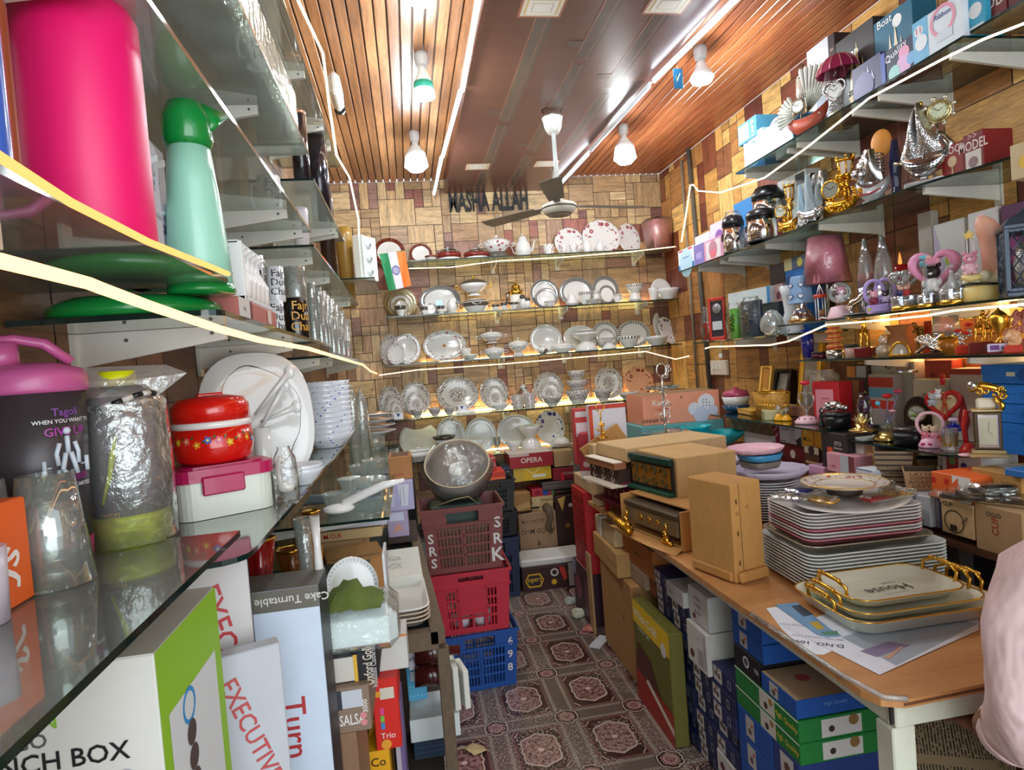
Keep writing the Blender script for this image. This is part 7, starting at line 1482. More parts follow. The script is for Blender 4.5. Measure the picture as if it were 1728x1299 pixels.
# gold handled trays
CRT=M('f2f2de',.2,0,.02,.5)
cx,cy,rz=1.245,1.515,radians(-1)
for i,(w_,d_,z_)in enumerate(((.43,.30,ZT+.012),(.38,.255,ZT+.030),(.325,.21,ZT+.047))):
 lab=('largest','middle','smallest')[i];t=th('gold_handled_tray','%s of three nested cream trays with gold handles'%lab,'tray',(cx-.02*i*0,cy+.012*i,z_),rz)
 m1=traymesh(w_,d_,CRT,.05,.034 if i==0 else .022,.02);link('tray_body',m1,t)
 g=G();hw,hd=w_/2+.003,d_/2+.003;rc=.055;zz=.037 if i==0 else .025;pts=[]
 for sx,sy,a0 in((1,-1,-PI/2),(1,1,0),(-1,1,PI/2),(-1,-1,PI)):
  for k in range(6):a=a0+k*PI/10;pts.append((sx*(hw-rc)+rc*cos(a),sy*(hd-rc)+rc*sin(a),zz))
 g.tb(pts,.0022,GOLD,6,True);g.build('gold_rim',t)
 for s_ in(-1,1):
  g=G();x=s_*(hw-.006)
  g.tb([(x,-.055,zz-.004),(x+s_*.004,-.058,zz+.022),(x+s_*.012,-.03,zz+.036),(x+s_*.014,.0,zz+.04),(x+s_*.012,.03,zz+.036),(x+s_*.004,.058,zz+.022),(x,.055,zz-.004)],.0048,GOLD,8)
  for k in range(9):g.sph((x+s_*.012,-.04+.01*k,zz+.037),.0065,GOLD,1,.8,.9,8,5)
  g.build('handle',t)
g=G();TT=tr(cx-.0,cy+.02,ZT+.0535)@rotz(PI+.05);g.text('House',.052,M('3a3a34',.5,0,0),TT,1,.0);g.text('beautiful home',.012,M('7a7a70',.5,0,0),TT@tr(0,.032,0));g.text('Sweet',.018,M('8a8a80',.5,0,0),TT@tr(-.03,-.035,0))
tag(g.build('tray_lettering'),'grey word House printed upside down inside the smallest cream tray','lettering')
# papers
g=G();
def sheet(pts,z,m):q=[P(a,b,Z=ZT+z)for a,b in pts];g.add([tuple(v)for v in q]+[(v.x,v.y,v.z-.0006)for v in q],[tuple(range(len(q)))[::-1],tuple(len(q)+k for k in range(len(q)))]+[(k,(k+1)%len(q),(k+1)%len(q)+len(q),k+len(q))for k in range(len(q))],m)
sheet([(1293,1026),(1322,1022),(1370,1052),(1420,1090),(1390,1104),(1365,1103),(1320,1062)],.001,M('e8ecf4',.5));tag(g.build('paper_sheet'),'small cut white paper poking out left under the catalogue page','paper')
g=G();sheet([(1322,1056),(1345,1052),(1440,1020),(1652,1040),(1652,1062),(1484,1138)],.0022,M('e4e8f2',.45));sheet([(1420,1075),(1560,1030),(1650,1052),(1512,1122)],.003,M('a8b4c0',.4));sheet([(1452,1098),(1500,1082),(1537,1088),(1480,1108)],.0035,M('8a7a9c',.5));sheet([(1492,1109),(1520,1090),(1524,1092),(1500,1112)],.004,M('c9a088'))
TT=tr(*P(1378,1085,Z=ZT+.0032))@rotz(PI-.62);g.text('D.NO. 1098',.024,M('2a2c34',.5,0,0),TT,1,.004);g.text('BEFORE CHICKS KNIT',.012,M('7a8090',.5,0,0),TT@tr(0,-.035,0))
g.text('OUR CHICKS KNIT',.012,M('7a8090',.5,0,0),tr(*P(1350,1055,Z=ZT+.0032))@rotz(PI-.62));tag(g.build('catalogue_page'),'white catalogue page with purple photo reading D.NO. 1098 under the cream trays','paper')
g=G();sheet([(1308,1020),(1345,1016),(1400,1060),(1420,1072),(1395,1074),(1378,1070)],.004,M('7aa4cc',.3));sheet([(1335,1022),(1350,1020),(1372,1036),(1356,1040)],.0046,M('3a4a5a'));sheet([(1365,1050),(1380,1048),(1392,1060),(1380,1062)],.0046,M('c9a840'));sheet([(1385,1066),(1412,1064),(1416,1070),(1392,1071)],.0046,M('5a8a6a'));tag(g.build('leaflet'),'glossy light blue leaflet half under the gold tray handle','paper')
# goods under the table: one face plane at X = FX
FX=.945
def U(label,x0,x1,yt,zb,col,pr=(),dep=.3,at=FX,**k):return ab(label,'shoebox' if 0 else 'product_box',x0,x1,yt,'x',at,zb,dep,col,pr,**k)
NAVY=['1c2248','20264e','181d40','242a58']
def cupbox(i):return[('F','r',.05,.06,.4,.94,'c9c6c2'),('F','e',.15,.5,.06,'6a4a3a'),('F','e',.28,.45,.06,'5a5048'),('F','e',.22,.78,.05,'8a7068'),('F','r',.66,.25,.8,.75,'8a90a4'),('F','r',.69,.32,.77,.68,'1a2040'),('F','r',0,.94,1,1,'3a4488')]
yA=[2.495,2.34,2.18,2.02,1.86];names=['far','second','third','near']
for c in range(4):
 rows=10;hgt=.0605;
 for r_ in range(rows):
  if c==3 and r_>6:continue
  if c==2 and r_ in(6,7,8,9):continue
  if c==1 and r_==9:continue
  if c==3 and r_ in(0,1):continue
  w_=yA[c]-yA[c+1]-.003;g=boxg(w_,.26,hgt-.001,NAVY[(r_*3+c)%4],cupbox(r_),bev=.001)
  o=g.build('mug_box',None,(FX+.13+R.uniform(-.008,.01),(yA[c]+yA[c+1])/2,.001+r_*hgt),(0,0,-PI/2+R.uniform(-.01,.01)))
  tag(o,'navy mug box, %s column under the table, %s'%(names[c],'on the floor' if r_==0 else ORD[r_]+' row from the floor'),'box','navy mug boxes stacked under the table')
wp=[('F','r',.55,.1,.8,.5,'a8a4a0'),('F','e',.25,.25,.1,'6a2a2a'),('F','t',.6,.75,.012,'xxx','4a4a4a'),('F','r',.85,.1,.93,.9,'b8b8b8')]
h_=.0605
def W(label,c,z0,z1,col,pr=(),dep=.26,wk=1,name='product_box',off=0,top=None):
 w_=(yA[c]-yA[c+1])*wk-.003;g=boxg(w_,dep,z1-z0-.001,col,pr,top,bev=.002)
 return tag(g.build(name,None,(FX+dep/2-off,(yA[c]+yA[c+1])/2,z0+.001),(0,0,-PI/2)),label,'box')
W('slim white box on top of the second column of navy mug boxes',1,9*h_,9*h_+.06,'b8b8b6',[('F','t',.3,.5,.015,'mug set','7a7a7a')],off=.02)
W('upper white box printed with rows of dark diamonds under the table edge',2,.515,.64,'c6c4be',[('F','e',.35+.12*a,.75-.2*b,.03,'5a5a5a')for a in range(3)for b in range(3)]+[('F','e',.3,.2,.07,'6a2a2a')])
W('lower white box below the diamond printed one',2,.364,.512,'cfccc4',wp,off=.015)
for r_ in(0,1):W('%s of two white boxes on the floor in the near column'%('lower','upper')[r_],3,r_*.06,r_*.06+.059,'c9c6c0',wp,off=.004)
ZG=P(1350,1292,X=FX).z
BL='1650a0';pic=[('F','r',.25,.15,.5,.9,'b8b4b0'),('F','e',.37,.4,.05,'5a4a40'),('F','e',.44,.65,.03,'c0502a')]
def nst(label,y0,y1,z0,z1,col,pr,dep=.28,top=None,at=FX,lidc=None):
 g=boxg(y1-y0,dep,z1-z0-.0015,col,pr,top,bev=.002);return tag(g.build('product_box',None,(at+dep/2,(y0+y1)/2,z0+.001),(0,0,-PI/2)),label,'box')
yg0,yg1=ca(1352,(FX,0,ZG),(0,1,0)).y,1.855
zs=[0]+[ZG*k/4 for k in(1,2,3,4)]
for k in range(4):
 nst('blue box with cup picture beneath the green boxes, %s'%('on the floor','second up','third up','right under the green')[k],yg0+.14,yg1,zs[k],zs[k+1],BL,pic)
 nst('dark blue box with white cup photo before the blue pile, %s'%('on the floor','second up','third up','right under the green')[k],yg0+.01,yg0+.137,zs[k],zs[k+1],'223a7a' if k%2 else BL,[('F','r',.3,.1,.8,.9,'c0bcb8'),('F','e',.55,.5,.12,'6a4a3a')])
GR='1c7a34';zg1=P(1350,1257,X=FX).z;zg2=P(1350,1220,X=FX).z
gp=[('F','r',.42,.05,.66,.95,'c9c6bc'),('F','e',.52,.35,.03,'3a2a24'),('F','e',.6,.7,.03,'9a7a3a'),('F','t',.82,.5,.022,'High Quality','d9c84a'),('F','r',0,.93,1,1,'e0e4dc'),('R','r',.22,.1,.62,.9,'d0ccc6'),('R','e',.32,.45,.03,'3a2a24'),('R','e',.54,.7,.05,'8a6a3a')]
gp+=[('L',*q[1:])for q in gp if q[0]=='R']
nst('lower green High Quality box under the near end of the table',yg0,yg1,ZG,zg1,GR,gp,.3);nst('upper green High Quality box under the near end of the table',yg0,yg1,zg1,zg2,GR,gp,.3)
yb1=ca(1289,(FX,0,.4),(0,1,0)).y;zb2=P(1345,1184,X=FX).z
nst('blue box with kraft top and red print on the green boxes',yg0+.005,yb1,zg2,zb2,BL,pic+[('T','e',.4,.3,.12,'b8503a'),('T','t',.5,.7,.05,'LNCMUG','6a5038'),('R','t',.4,.6,.014,'High Quality','6a90c8'),('L','t',.6,.6,.014,'High Quality','6a90c8'),('L','t',.6,.3,.014,'6PCS','6a90c8')],.29,'kb59a74')
yk0=yb1+.01;zk1=P(1300,1095,X=FX).z
nst('black box with a white emblem between the white and blue boxes',yb1+.01,1.855,zg2,zg2+.075,'16161c',[('F','e',.5,.55,.12,'d0d0d0'),('F','e',.5,.55,.08,'4a4a4a'),('F','t',.9,.5,.02,'Nk','c9c9c9'),('T','r',.2,.3,.8,.4,'a8a8a8')],.4)
for k in range(2):nst('%s of two blue boxes just below the table top'%('lower','upper')[k],yb1-.02,1.855,zg2+.077+.06*k,zg2+.136+.06*k,BL,pic,.36)
# far part: kraft cartons, dinner set box
dn=[('F','r',.0,.78,1,1,'e8c020'),('F','t',.36,.88,.052,'White Craft','e8f0e0'),('F','t',.3,.76,.03,'Dinner Set','d8e8c0'),('F','e',.85,.8,.07,'d9dcd0'),('F','r',0,.0,1,.3,'a8281e'),('F','p',[(0,.3),(.1,.6),(.45,.55),(.7,.3)],'5a2a20'),('F','p',[(.3,.28),(1,.1),(1,.16),(.35,.33)],'e8dcc8')]
def ext(label,x0,x1,zb,zt,col,pr=(),at=FX,dep=.35,name='carton',yaw=0,cat='carton',top=None):
 a,b=ca(x0,(at,0,zb),(0,1,0)).y,ca(x1,(at,0,zb),(0,1,0)).y;g=boxg(abs(a-b),dep,zt-zb-.001,col,pr,top,bev=.004)
 return tag(g.build(name,None,(at+dep/2,(a+b)/2,zb+.001),(0,0,-PI/2+radians(yaw))),label,cat)
ext('White Craft dinner set box in yellow, green and red on the floor',1078,1141,0,.44,'6e6a2c',dn,FX-.07,.058,'dinner_set_box',cat='box')
ext('brown leather-look board leaning behind the dinner set box',1083,1112,.442,.53,'8a4a24',[],FX+.02,.05,'board',cat='board')
ext('large plain kraft carton standing on the floor left of the dinner set box',1022,1076,0,.45,'kb08450',[('F','r',.7,.55,.72,.6,'6a2a20'),('F','p',[(.6,1),(.95,1),(.9,.72),(.7,.8)],'ka87c48')],FX-.04)
ext('orange-brown carton with torn end below the table edge',1052,1104,.53,.66,'ka8652e',[('F','t',.5,.5,.03,'AMAYA','8a4a20')],FX,.33)
ext('kraft carton with a folded flap on top of the large floor carton',1001,1046,.452,.57,'kbb9258',[('F','r',.6,.4,.98,.45,'7a5a34')],FX-.055,.3,yaw=-2)
ext('pale cream carton resting on the flapped kraft carton',1004,1040,.572,.66,'kcbb48a',[('F','r',.45,.1,.47,.6,'8a7044')],FX-.035,.26,yaw=-2)
ext('dull tan carton behind the orange-brown one',1058,1090,.452,.529,'k9a8468',[],FX,.2)
# far end: second little table with goods and corner pile
ext('red grid-patterned tall box at the far end of the table',973,995,.3,.76,'c0282a',[('F','r',.1+.28*a,.06+.13*b,.3+.28*a,.14+.13*b,'a01c22')for a in range(3)for b in range(7)]+[('F','r',.04,.03,.96,.05,'d8a8a8')],FX-.06,.3,cat='box')
ext('clear-wrapped maroon glassware box on the floor under the red grid box',972,1000,0,.298,'4a2a3a',[('F','e',.3,.5,.2,'8a4a5a'),('F','r',.0,.7,.2,1,'8a90b0'),('F','r',.7,.1,.9,.8,'6a3a4a')],FX-.06,.3,cat='box')
ext('kraft sheet carton standing between red grid box and table leg',997,1004,0,.44,'kb89468',[],FX-.075,.012)
zq=.81
ext('small kraft-topped cream carton on the red grid box',969,999,.762,.83,'kcbb088',[],FX-.04,.3)
t=th('corner_table','low plank table in the far right corner loaded with dinner set boxes','table',(1.34,3.80,0))
g=G();g.box(0,0,.885,.56,1.0,.02,WOOD('8a6a48','6a4a30'));g.build('top',t)
for x in(-.25,.25):
 for y in(-.44,.44):g=G();g.box(x,y,.437,.04,.04,.874,M('8a8478',.5));g.build('leg',t)
def Y(label,x0,x1,yt,at,zb,dep,col,pr=(),**k):return ab(label,k.pop('name','product_box'),x0,x1,yt,'y',at,zb,dep,col,pr,**k)
zz=Y('teal box lettered Dinner Delight under the peach dinner set box',1085,1225,720,3.5,.897,.3,'6ab0b4',[('F','t',.62,.68,.03,'Dinner','c8283a'),('F','t',.76,.3,.035,'Delight','e8ecec'),('F','o',.94,.6,.04,'d9a070'),('F','r',0,0,1,.08,'9ad0d0')])
zz=Y('peach Kartik dinner set box with white crockery picture',1087,1216,668,3.52,zz,.28,'e89a7c',[('F','t',.24,.72,.045,'Kartik','f4ece4'),('F','t',.25,.5,.015,'TABLEWARE','b8402e'),('F','t',.24,.36,.018,'Season Opal','e8d8cc'),('F','t',.14,.14,.028,'DINNER SET','4a2a24'),('F','e',.82,.6,.11,'e4e4ec'),('F','e',.66,.42,.08,'dcdce8'),('F','e',.9,.32,.07,'d0d4e4'),('F','e',.75,.2,.1,'c8cce0'),('F','e',.5,.85,.012,'6a4a3a')]+[('F','e',.78+.04*(k%3),.5+.1*(k//3),.008,'5a6a8a')for k in range(8)],top='k9a7a58')
Y('white and orange-edged box standing behind the tilted kraft sheet',1000,1062,684,3.3,.897,.05,'dcdce4',[('F','r',0,.0,.1,1,'d8481e'),('F','r',0,.93,1,1,'c83a24'),('F','r',.88,0,1,.4,'b8283a')])
Y('red and white striped box behind the orange-edged box',974,1000,690,3.45,.897,.06,'c84040',[('F','r',.1,.5,.9,.75,'e0d8dc'),('F','r',.1,.85,.9,.95,'e0d8dc')])
Y('orange-topped flat box below the fourth back shelf',1005,1062,672,3.9,.9,.2,'d98a3a',[],hh=.21)
g=boxg(.25,.02,.2,'kb8874c',[('F','r',.1+.14*k,0,.105+.14*k,1,'9a6a38')for k in range(6)],bev=.003);q=P(1030,738,Y=3.2);tag(g.build('cardboard_sheet',None,(q.x+.04,q.y,.905),(-.25,radians(-28),.1)),'creased kraft sheet tilted against the orange-edged box','cardboard')
g=G();q=P(1022,742,Y=3.08);ring(g,(0,0,.16),.022,.003,GOLD);g.tb([(0,0,0),(0,0,.14)],.004,GOLD,6);cu(g,10,(-.02,.02),(-.005,.005),(.02,.11),.015,.003,GOLD,6);g.cyl((0,0,0),.03,.006,GOLD,14);tag(g.build('gold_ornament',None,(q.x,q.y+.06,1.0762 if 0 else 1.0765)),'golden filigree ornament with a ring on top, standing on the pale carton','ornament')
g=boxg(.12,.12,.24,'a82a34',[('F','e',.5,.6,.25,'d8b8b8'),('F','e',.3,.3,.15,'d8b8b8'),('F','r',0,0,1,.15,'e0d4d4')]);q=P(985,762,Y=3.45);tag(g.build('product_box',None,(q.x+.03,3.4,.84),(0,0,-.4)),'red and white patterned tall box behind the narrow kraft carton','box')
# cake stand
q=P(1122,745,Y=3.25);p=Vector((q.x,3.12,.897));p=P(1124,742,Y=3.33);t=th('cake_stand','two-tier clear glass cake stand with silver leaf stem on the cartons','cake stand',(p.x,p.y,0 if 0 else .896));
s_=dp_(p)/F;hb=t.location.z;top=P(1120,612,Y=p.y).z-hb;zl=P(1122,733,Y=p.y).z-hb;zu=P(1122,656,Y=p.y).z-hb
for nm,zz,r_ in(('lower_plate',zl,.135),('upper_plate',zu,.10)):g=G();g.La([(0,zz),(r_*.7,zz),(r_,zz+.012),(r_*.99,zz+.016),(r_*.7,zz+.004),(0,zz+.004)],GS('e4f2ee',.9,.03,0,.12),32,None,True,.02,12);g.build(nm,t)
g=G();g.tb([(0,0,0),(0,0,top*.86)],.006,CH,8);g.La([(0,0),(.06,0),(.05,.01),(.01,.02),(0,.02)],CH,20);cu(g,8,(-.01,.02),(-.01,.01),(zl+.03,zu-.02),.025,.003,CH,3);ring(g,(0,0,top*.93),.035,.004,CH,20,None,.8,1);cu(g,6,(.02,.05),(-.01,.01),(top*.86,top*.97),.02,.003,CH,4);g.build('stem',t)
# teal shell bowls with orange plates
q=P(1240,772,Z=.9)
zz=.897;cx_,cy_=1.70,3.31;g=boxg(.28,.2,.053,'k9a7850');tag(g.build('carton',None,(1.72,3.31,.842)),'flat carton under the coloured shell plates','carton')
for i,(c_,nm)in enumerate((('c83a3a','red'),('3aa0a8','teal'),('e0602a','orange'),('3ab0b4','turquoise'),('e0602a','bright orange'))):pl(unit('flatplate',M(c_,.3),30,.03,6),'plastic_plate','%s shell-shaped plate under the turquoise dish, %s from below'%(nm,('lowest','second','third','fourth','fifth')[i]),'plate',(cx_,cy_,zz+.011*i),(0,0,.1*i),(.15,.11,.1))
pl(unit('bowl',M('1fb8c4',.2,0,.03,.4),30,.06,6),'shell_dish','large turquoise shell dish on the coloured plates','dish',(cx_,cy_,zz+.06),(0,0,.3),(.15,.11,.11));pl(unit('bowl',M('1fb8c4',.2,0,.03,.4),30,.05,8),'shell_dish','smaller turquoise dish behind the large one','dish',(cx_-.1,cy_+.12,zz+.115),(0,0,.3),(.1,.08,.07))
g=G();g.box(0,0,.055,.14,.12,.11,CARD('b08858'),.003);tag(g.build('carton',None,(cx_-.1,cy_+.14,zz+.001)),'small kraft carton under the smaller turquoise dish','carton')
tray('pale lilac oval tray in film between turquoise dish and counter boxes',1.5,2.78,ZT+.20,.34,.24,.03,M('d8cce0',.3),.5,2);g=G();g.box(0,0,.1,.25,.25,.198,CARD('a88458'),.003);tag(g.build('carton',None,(1.45,2.80,ZT+.001)if 0 else(1.5,2.79,ZT+.001)),'kraft carton under the pale lilac oval tray','carton')
# plastic crates
def crate(label,x,y,z,W,D,H,colr,bars='v',texts=(),panel=None,yaw=0,inner=None):
 m_=M(colr,.4,0,.12);md=M(inner or colr,.5,0,.2);t=th('plastic_crate',label,'crate',(x,y,z),yaw)
 def pt(side,u,v,o=0):
  k=.88+.12*v;w2,d2=W/2*k+o,D/2*k+o;a=-1+2*u
  return{'F':(a*w2,-d2,v*H),'R':(w2,a*d2,v*H),'B':(-a*w2,d2,v*H),'L':(-w2,-a*d2,v*H)}[side]
 def strip(g,side,u0,v0,u1,v1,th=.006,m=m_,o=0):
  q=[pt(side,a,b,o)for a,b in((u0,v0),(u1,v0),(u1,v1),(u0,v1))]+[pt(side,a,b,o-th)for a,b in((u0,v0),(u1,v0),(u1,v1),(u0,v1))]
  g.add(q,[(0,1,2,3),(7,6,5,4),(0,4,5,1),(1,5,6,2),(2,6,7,3),(3,7,4,0)],m)
 g=G()
 for sd in 'FRBL':
  strip(g,sd,0,0,.16,1);strip(g,sd,.84,0,1,1);strip(g,sd,.16,0,.84,.09);strip(g,sd,.16,.70,.84,.76);strip(g,sd,.16,.92,.84,1)
  strip(g,sd,.16,.76,.3,.92,.004);strip(g,sd,.7,.76,.84,.92,.004)
  if panel and sd=='F':strip(g,sd,.33,.3,.67,.86,.008,m_,.003);strip(g,sd,.3,.09,.34,.92);strip(g,sd,.66,.09,.70,.92)
  for v in(.24,.39,.54):strip(g,sd,.16,v,.84,v+.035,.005)
  strip(g,sd,.485,.09,.515,.7,.006)
  for k in range(15):
   u=.18+k*.0465
   if not(panel and sd=='F' and .33<u<.65):strip(g,sd,u,.09,u+.018,.7,.003,m_,-.001)
 g.box(0,0,.006,W*.86,D*.86,.01,md);g.build('crate_body',t)
 g=G()
 for sd in 'FRBL':strip(g,sd,0,.955,1,1,.012,m_,.008);strip(g,sd,0,.74,1,.757,.004,m_,.006)
 g.build('rim',t)
 if texts:
  g=G()
  for u,v,sz,s_ in texts:
   o_=Vector(pt('F',u,v,.0015));n_=Vector(pt('F',.5,1))-Vector(pt('F',.5,0));n_.normalize();g.text(s_,sz,M('d8d4d0',.5),fr(o_,(1,0,0),tuple(n_),tuple(Vector((1,0,0)).cross(n_))),1,.02)
  g.build('white_lettering',t)
 return t
cx,cy=.185,3.0
crate('blue plastic crate numbered 698 at the bottom of the crate stack',cx+.03,cy,.001,.355,.27,.272,'1a4f9c',texts=((.905,.78,.05,'6'),(.905,.55,.05,'9'),(.905,.32,.05,'8')),yaw=.04)
crate('red plastic crate in the middle of the crate stack',cx+.015,cy,.275,.365,.28,.288,'c0283c',panel=True)
crate('maroon plastic crate marked SRS on top of the stack',cx,cy,.565,.375,.29,.30,'7a3c38',texts=((.08,.55,.06,'S'),(.08,.36,.06,'R'),(.08,.17,.06,'S'),(.93,.7,.07,'S'),(.93,.45,.07,'R'),(.93,.2,.09,'K')))
for k in range(2):g=G();g.La([(0,0),(.04,0),(.05,.06),(0,.06)],M('dcd6dc',.3),14);tag(g.build('white_bowl',None,(cx+.0+.1*k-.04,cy-.05,.50 if 0 else .29)),'%s white cup lying inside the red crate'%('left','right')[k],'cup')
g=G();g.box(0,0,.05,.25,.16,.1,M('2a4038',.5,0,.3),.01);g.tb([(-.12,-.08,.1),(0,-.085,.13),(.06,-.085,.135),(.1,-.085,.1)],.003,M('a89a6a',.4,.5),5);tag(g.build('steel_tin',None,(cx-.02,cy+.01,.76)),'dark green tin with wire handle inside the top crate','tin')
g=G();g.box(0,0,.09,.3,.2,.18,CARD('6a5a48'),.004);tag(g.build('carton',None,(cx,cy,.577)),'dusty carton filling the bottom of the maroon crate','carton')
t=th('drum_shade','grey round drum shade in crumpled film sitting on the crate stack','shade',(cx+.0,cy-.02,.89),rot=(radians(38),0,-.1))
g=G();g.La([(.115,0),(.155,.13),(.15,.13),(.11,.005),(0,.005),(0,0)],M('8a7f76',.6,0,.15),32);g.build('shade_body',t,(0,.13,-.04))
g=G();g.tb([(.155*cos(a),.13+.155*sin(a),.09)for a in[i*PI/14 for i in range(28)]],.004,M('b8a88a',.4),6,True);g.build('brass_rim',t)
g=G();g.La([(0,0),(.05,0),(.055,.05),(.045,.06),(.045,.02),(0,.02)],GS('ffffff',1,.04,1,.35),18,tr(.01,.12,0));g.build('glass_piece',t)
g=G();g.La([(.15,.0),(.17,.1),(.12,.15),(.05,.16)],GS('ffffff',.4,.08,1,.08),16,tr(0,.13,-.04),True,.06,6);g.build('plastic_wrap',t)
# pile at the back under the lowest shelf
YP=4.32
g=G();g.box(1.0,4.53,.17,1.3,.45,.03,M('3a2a20',.7),.003);
for x in(.42,1.58):g.box(x,4.53,.077,.05,.4,.153,M('2a1e18',.8))
tag(g.build('low_bench',None),'low dark wooden bench holding the pile of boxes under the back shelves','bench')
def B(label,x0,x1,yt,zb,dep,col,pr=(),at=YP,**k):return ab(label,k.pop('name','product_box'),x0,x1,yt,'y',at,zb,dep,col,pr,**k)
z0=.186
a=B('brown carton printed MUG upside down below the back shelf',879,942,868,z0,.3,'ka08060',[('F','t',.5,.78,.03,'REC 4312X31 CM','5a4630',180),('F','t',.5,.5,.045,'ANCO MUG','5a4630',180),('F','p',[(.45,.1),(.5,.25),(.55,.1)],'5a4630')],name='carton',cat='carton')
g=G();q=P(925,868,Y=YP);g.tb([(0,.05,.0),(.0,-.012,0),(.015,-.016,-.06),(-.01,-.014,-.12),(.012,-.016,-.17)],.018,M('6a5844',.9,0,.3),8,rr=[.03,.03,.018,.024,.01]);g.box(-.1,.08,.006,.1,.09,.012,M('3a2c22',.8));tag(g.build('rag',None,(q.x,YP,a+.02)),'twisted brown rag hanging over the brown MUG carton','rag')
for i,(yt)in enumerate((852,839)):a=B('%s cream box lettered Victory on the brown MUG carton'%('lower','upper')[i],898,934,yt,a,.2,'c9b07a',[('F','t',.7,.5,.03,'Victory','3a2c22'),('F','r',.25,.1,.3,.9,'d9c9a0')],at=YP+.05)
a=B('flowered red and blue box on the cream Victory boxes',898,936,826,a,.2,'b82a3a',[('F','e',.6,.5,.14,'1a5ab0'),('F','e',.25,.5,.12,'8a1a2a'),('F','r',.85,0,1,1,'5a7a4a')],at=YP+.05)
a1=B('olive box with a round red seal beside the flowered box',937,975,828,.54,.2,'8a7a50',[('F','o',.15,.6,.1,'8a2a2a'),('F','t',.65,.6,.02,'Ludary','2a2018')],at=YP+.1)
B('brown carton base under the olive box',943,978,858,z0,.3,'3a2018',[('F','p',[(.1,.95),(.5,1),(.3,.7)],'d9b060'),('F','e',.7,.8,.1,'c9c0b0'),('F','e',.5,.4,.12,'8a5a2a')],at=YP,hh=.352)
a=B('black printed box with blue lettering at the left of the yellow box',847,869,786,.70,.22,'23252c',[('F','t',.5,.75,.018,'MILTON','5a7ac0'),('F','r',.1,.1,.35,.25,'d0d0d0'),('F','t',.5,.5,.012,'glass','b0b0b0')],at=YP+.06)
a=B('golden yellow box with white label below the OPERA box',868,931,791,.66,.25,'d8b428',[('F','r',.0,.0,.25,1,'c9a838'),('F','r',.5,.2,.85,.42,'e8e4d8'),('F','p',[(.3,.95),(.33,.95),(.52,.5),(.5,.45)],'f0e0a0'),('F','p',[(.7,.95),(.73,.95),(.55,.5),(.53,.55)],'f0e0a0')],at=YP+.05)
a=B('dark red box lettered OPERA directly below the back shelf',861,934,768,a,.26,'a02028',[('F','t',.5,.5,.05,'OPERA','e8d8d0'),('F','r',0,.82,.45,1,'c8b0a8')],at=YP+.04,top='d0c4bc')
B('plain torn kraft carton right of the OPERA box',936,984,762,.735,.25,'ka88a60',[('F','p',[(.5,0),(.95,.1),(.8,.8)],'c8b094')],at=YP+.05)
B('dark red box with hanging red ribbon below the torn kraft carton',934,977,791,.64,.22,'8a1f2a',[('F','t',.65,.5,.03,'POWER','d8b0a8'),('F','r',.3,-.2,.42,.6,'d03030')],at=YP+.05)
B('flat grey box below the red ribbon box',916,976,808,.58,.22,'5a524c',[('F','r',.02,.4,.98,.5,'7a7068')],at=YP+.04,hh=.055)
B('crushed kraft carton with open flaps left of the cream boxes',862,894,828,.46,.2,'ka07848',[('F','p',[(0,0),(1,.2),(.9,.5),(.05,.3)],'c09a64')],at=YP,hh=.13,yaw=8)
B('dark carton under the crushed kraft one',858,880,870,z0,.2,'3a3430',[],at=YP+.12,hh=.27)
a=B('white tall box with small black icons left of the brown MUG carton',851,869,866,z0,.1,'d0d4d8',[('F','r',.2,.6,.6,.8,'7a8088'),('F','t',.5,.35,.02,'xxx','3a3a44'),('F','t',.5,.2,.02,'xxx','3a3a44')],at=YP-.02)
for k,(zz,c_)in enumerate(((.186,'1c2a4a'),(.4,'26282c'),(.56,'2c3032'))):crate(('navy crate at the bottom of the dark crate pile behind the stack','dark grey crate in the middle of the dark pile','black crate topmost of the dark pile')[k],.455,4.1,zz-(.185 if k==0 else 0)if k==0 else zz,.3,.28,.39 if k==0 else .155 if k==1 else .2,c_)
zr=.765;g=boxg(.16,.2,.05,'c8301e',[('F','r',0,0,1,.3,'e8682a')]);tag(g.build('product_box',None,(.47,4.08,zr)),'orange-red flat box on the black crate','box')
g=boxg(.16,.18,.085,'b8202a',[('F','t',.6,.5,.03,'BURNWALL','e8c0b8',0,.8),('F','r',0,.95,1,1,'d0c4c0')]);tag(g.build('product_box',None,(.42,4.1,zr+.052)),'bright red box lettered across its front, highest behind the crates','box')
# torn box of foam on the floor
t=th('foam_packed_box','torn dark box with white foam packing and a yellow logo on the floor','box',(.83,4.15,.001),-.03)
wl,dl,hl_=.43,.25,.20
g=boxg(wl*.7,dl,.15,'3a1614',[('F','p',[(.06,.45),(.14,.75),(.4,.75),(.48,.45),(.4,.15),(.14,.15)],'d8a820'),('F','p',[(.09,.45),(.16,.68),(.38,.68),(.45,.45),(.38,.22),(.16,.22)],'241010'),('F','t',.27,.45,.045,'Ludo','e8b828',180),('F','o',.72,.72,.09,'d8d0c8',.6),('F','e',.7,.3,.06,'d8a820'),('F','p',[(.82,.95),(.95,.9),(1,.4),(.92,.3)],'c0382a')]);g.v=[(x-wl*.14,y,z)for x,y,z in g.v];g.build('printed_box',t)
g=G();g.box(0,.01,.175,wl,dl*.95,.05,M('dcdad2',.6,0,.06),.012);g.build('foam_top',t);g=G();g.box(wl*.36,-dl*.5,.08,wl*.26,.01,.15,M('a8a098',.7),.002);g.add([(wl*.3,-dl*.5,.004),(wl*.55,-dl*.62,.003),(wl*.6,-dl*.45,.012)],[(0,1,2)],M('b0a48c'));g.build('torn_flap',t)
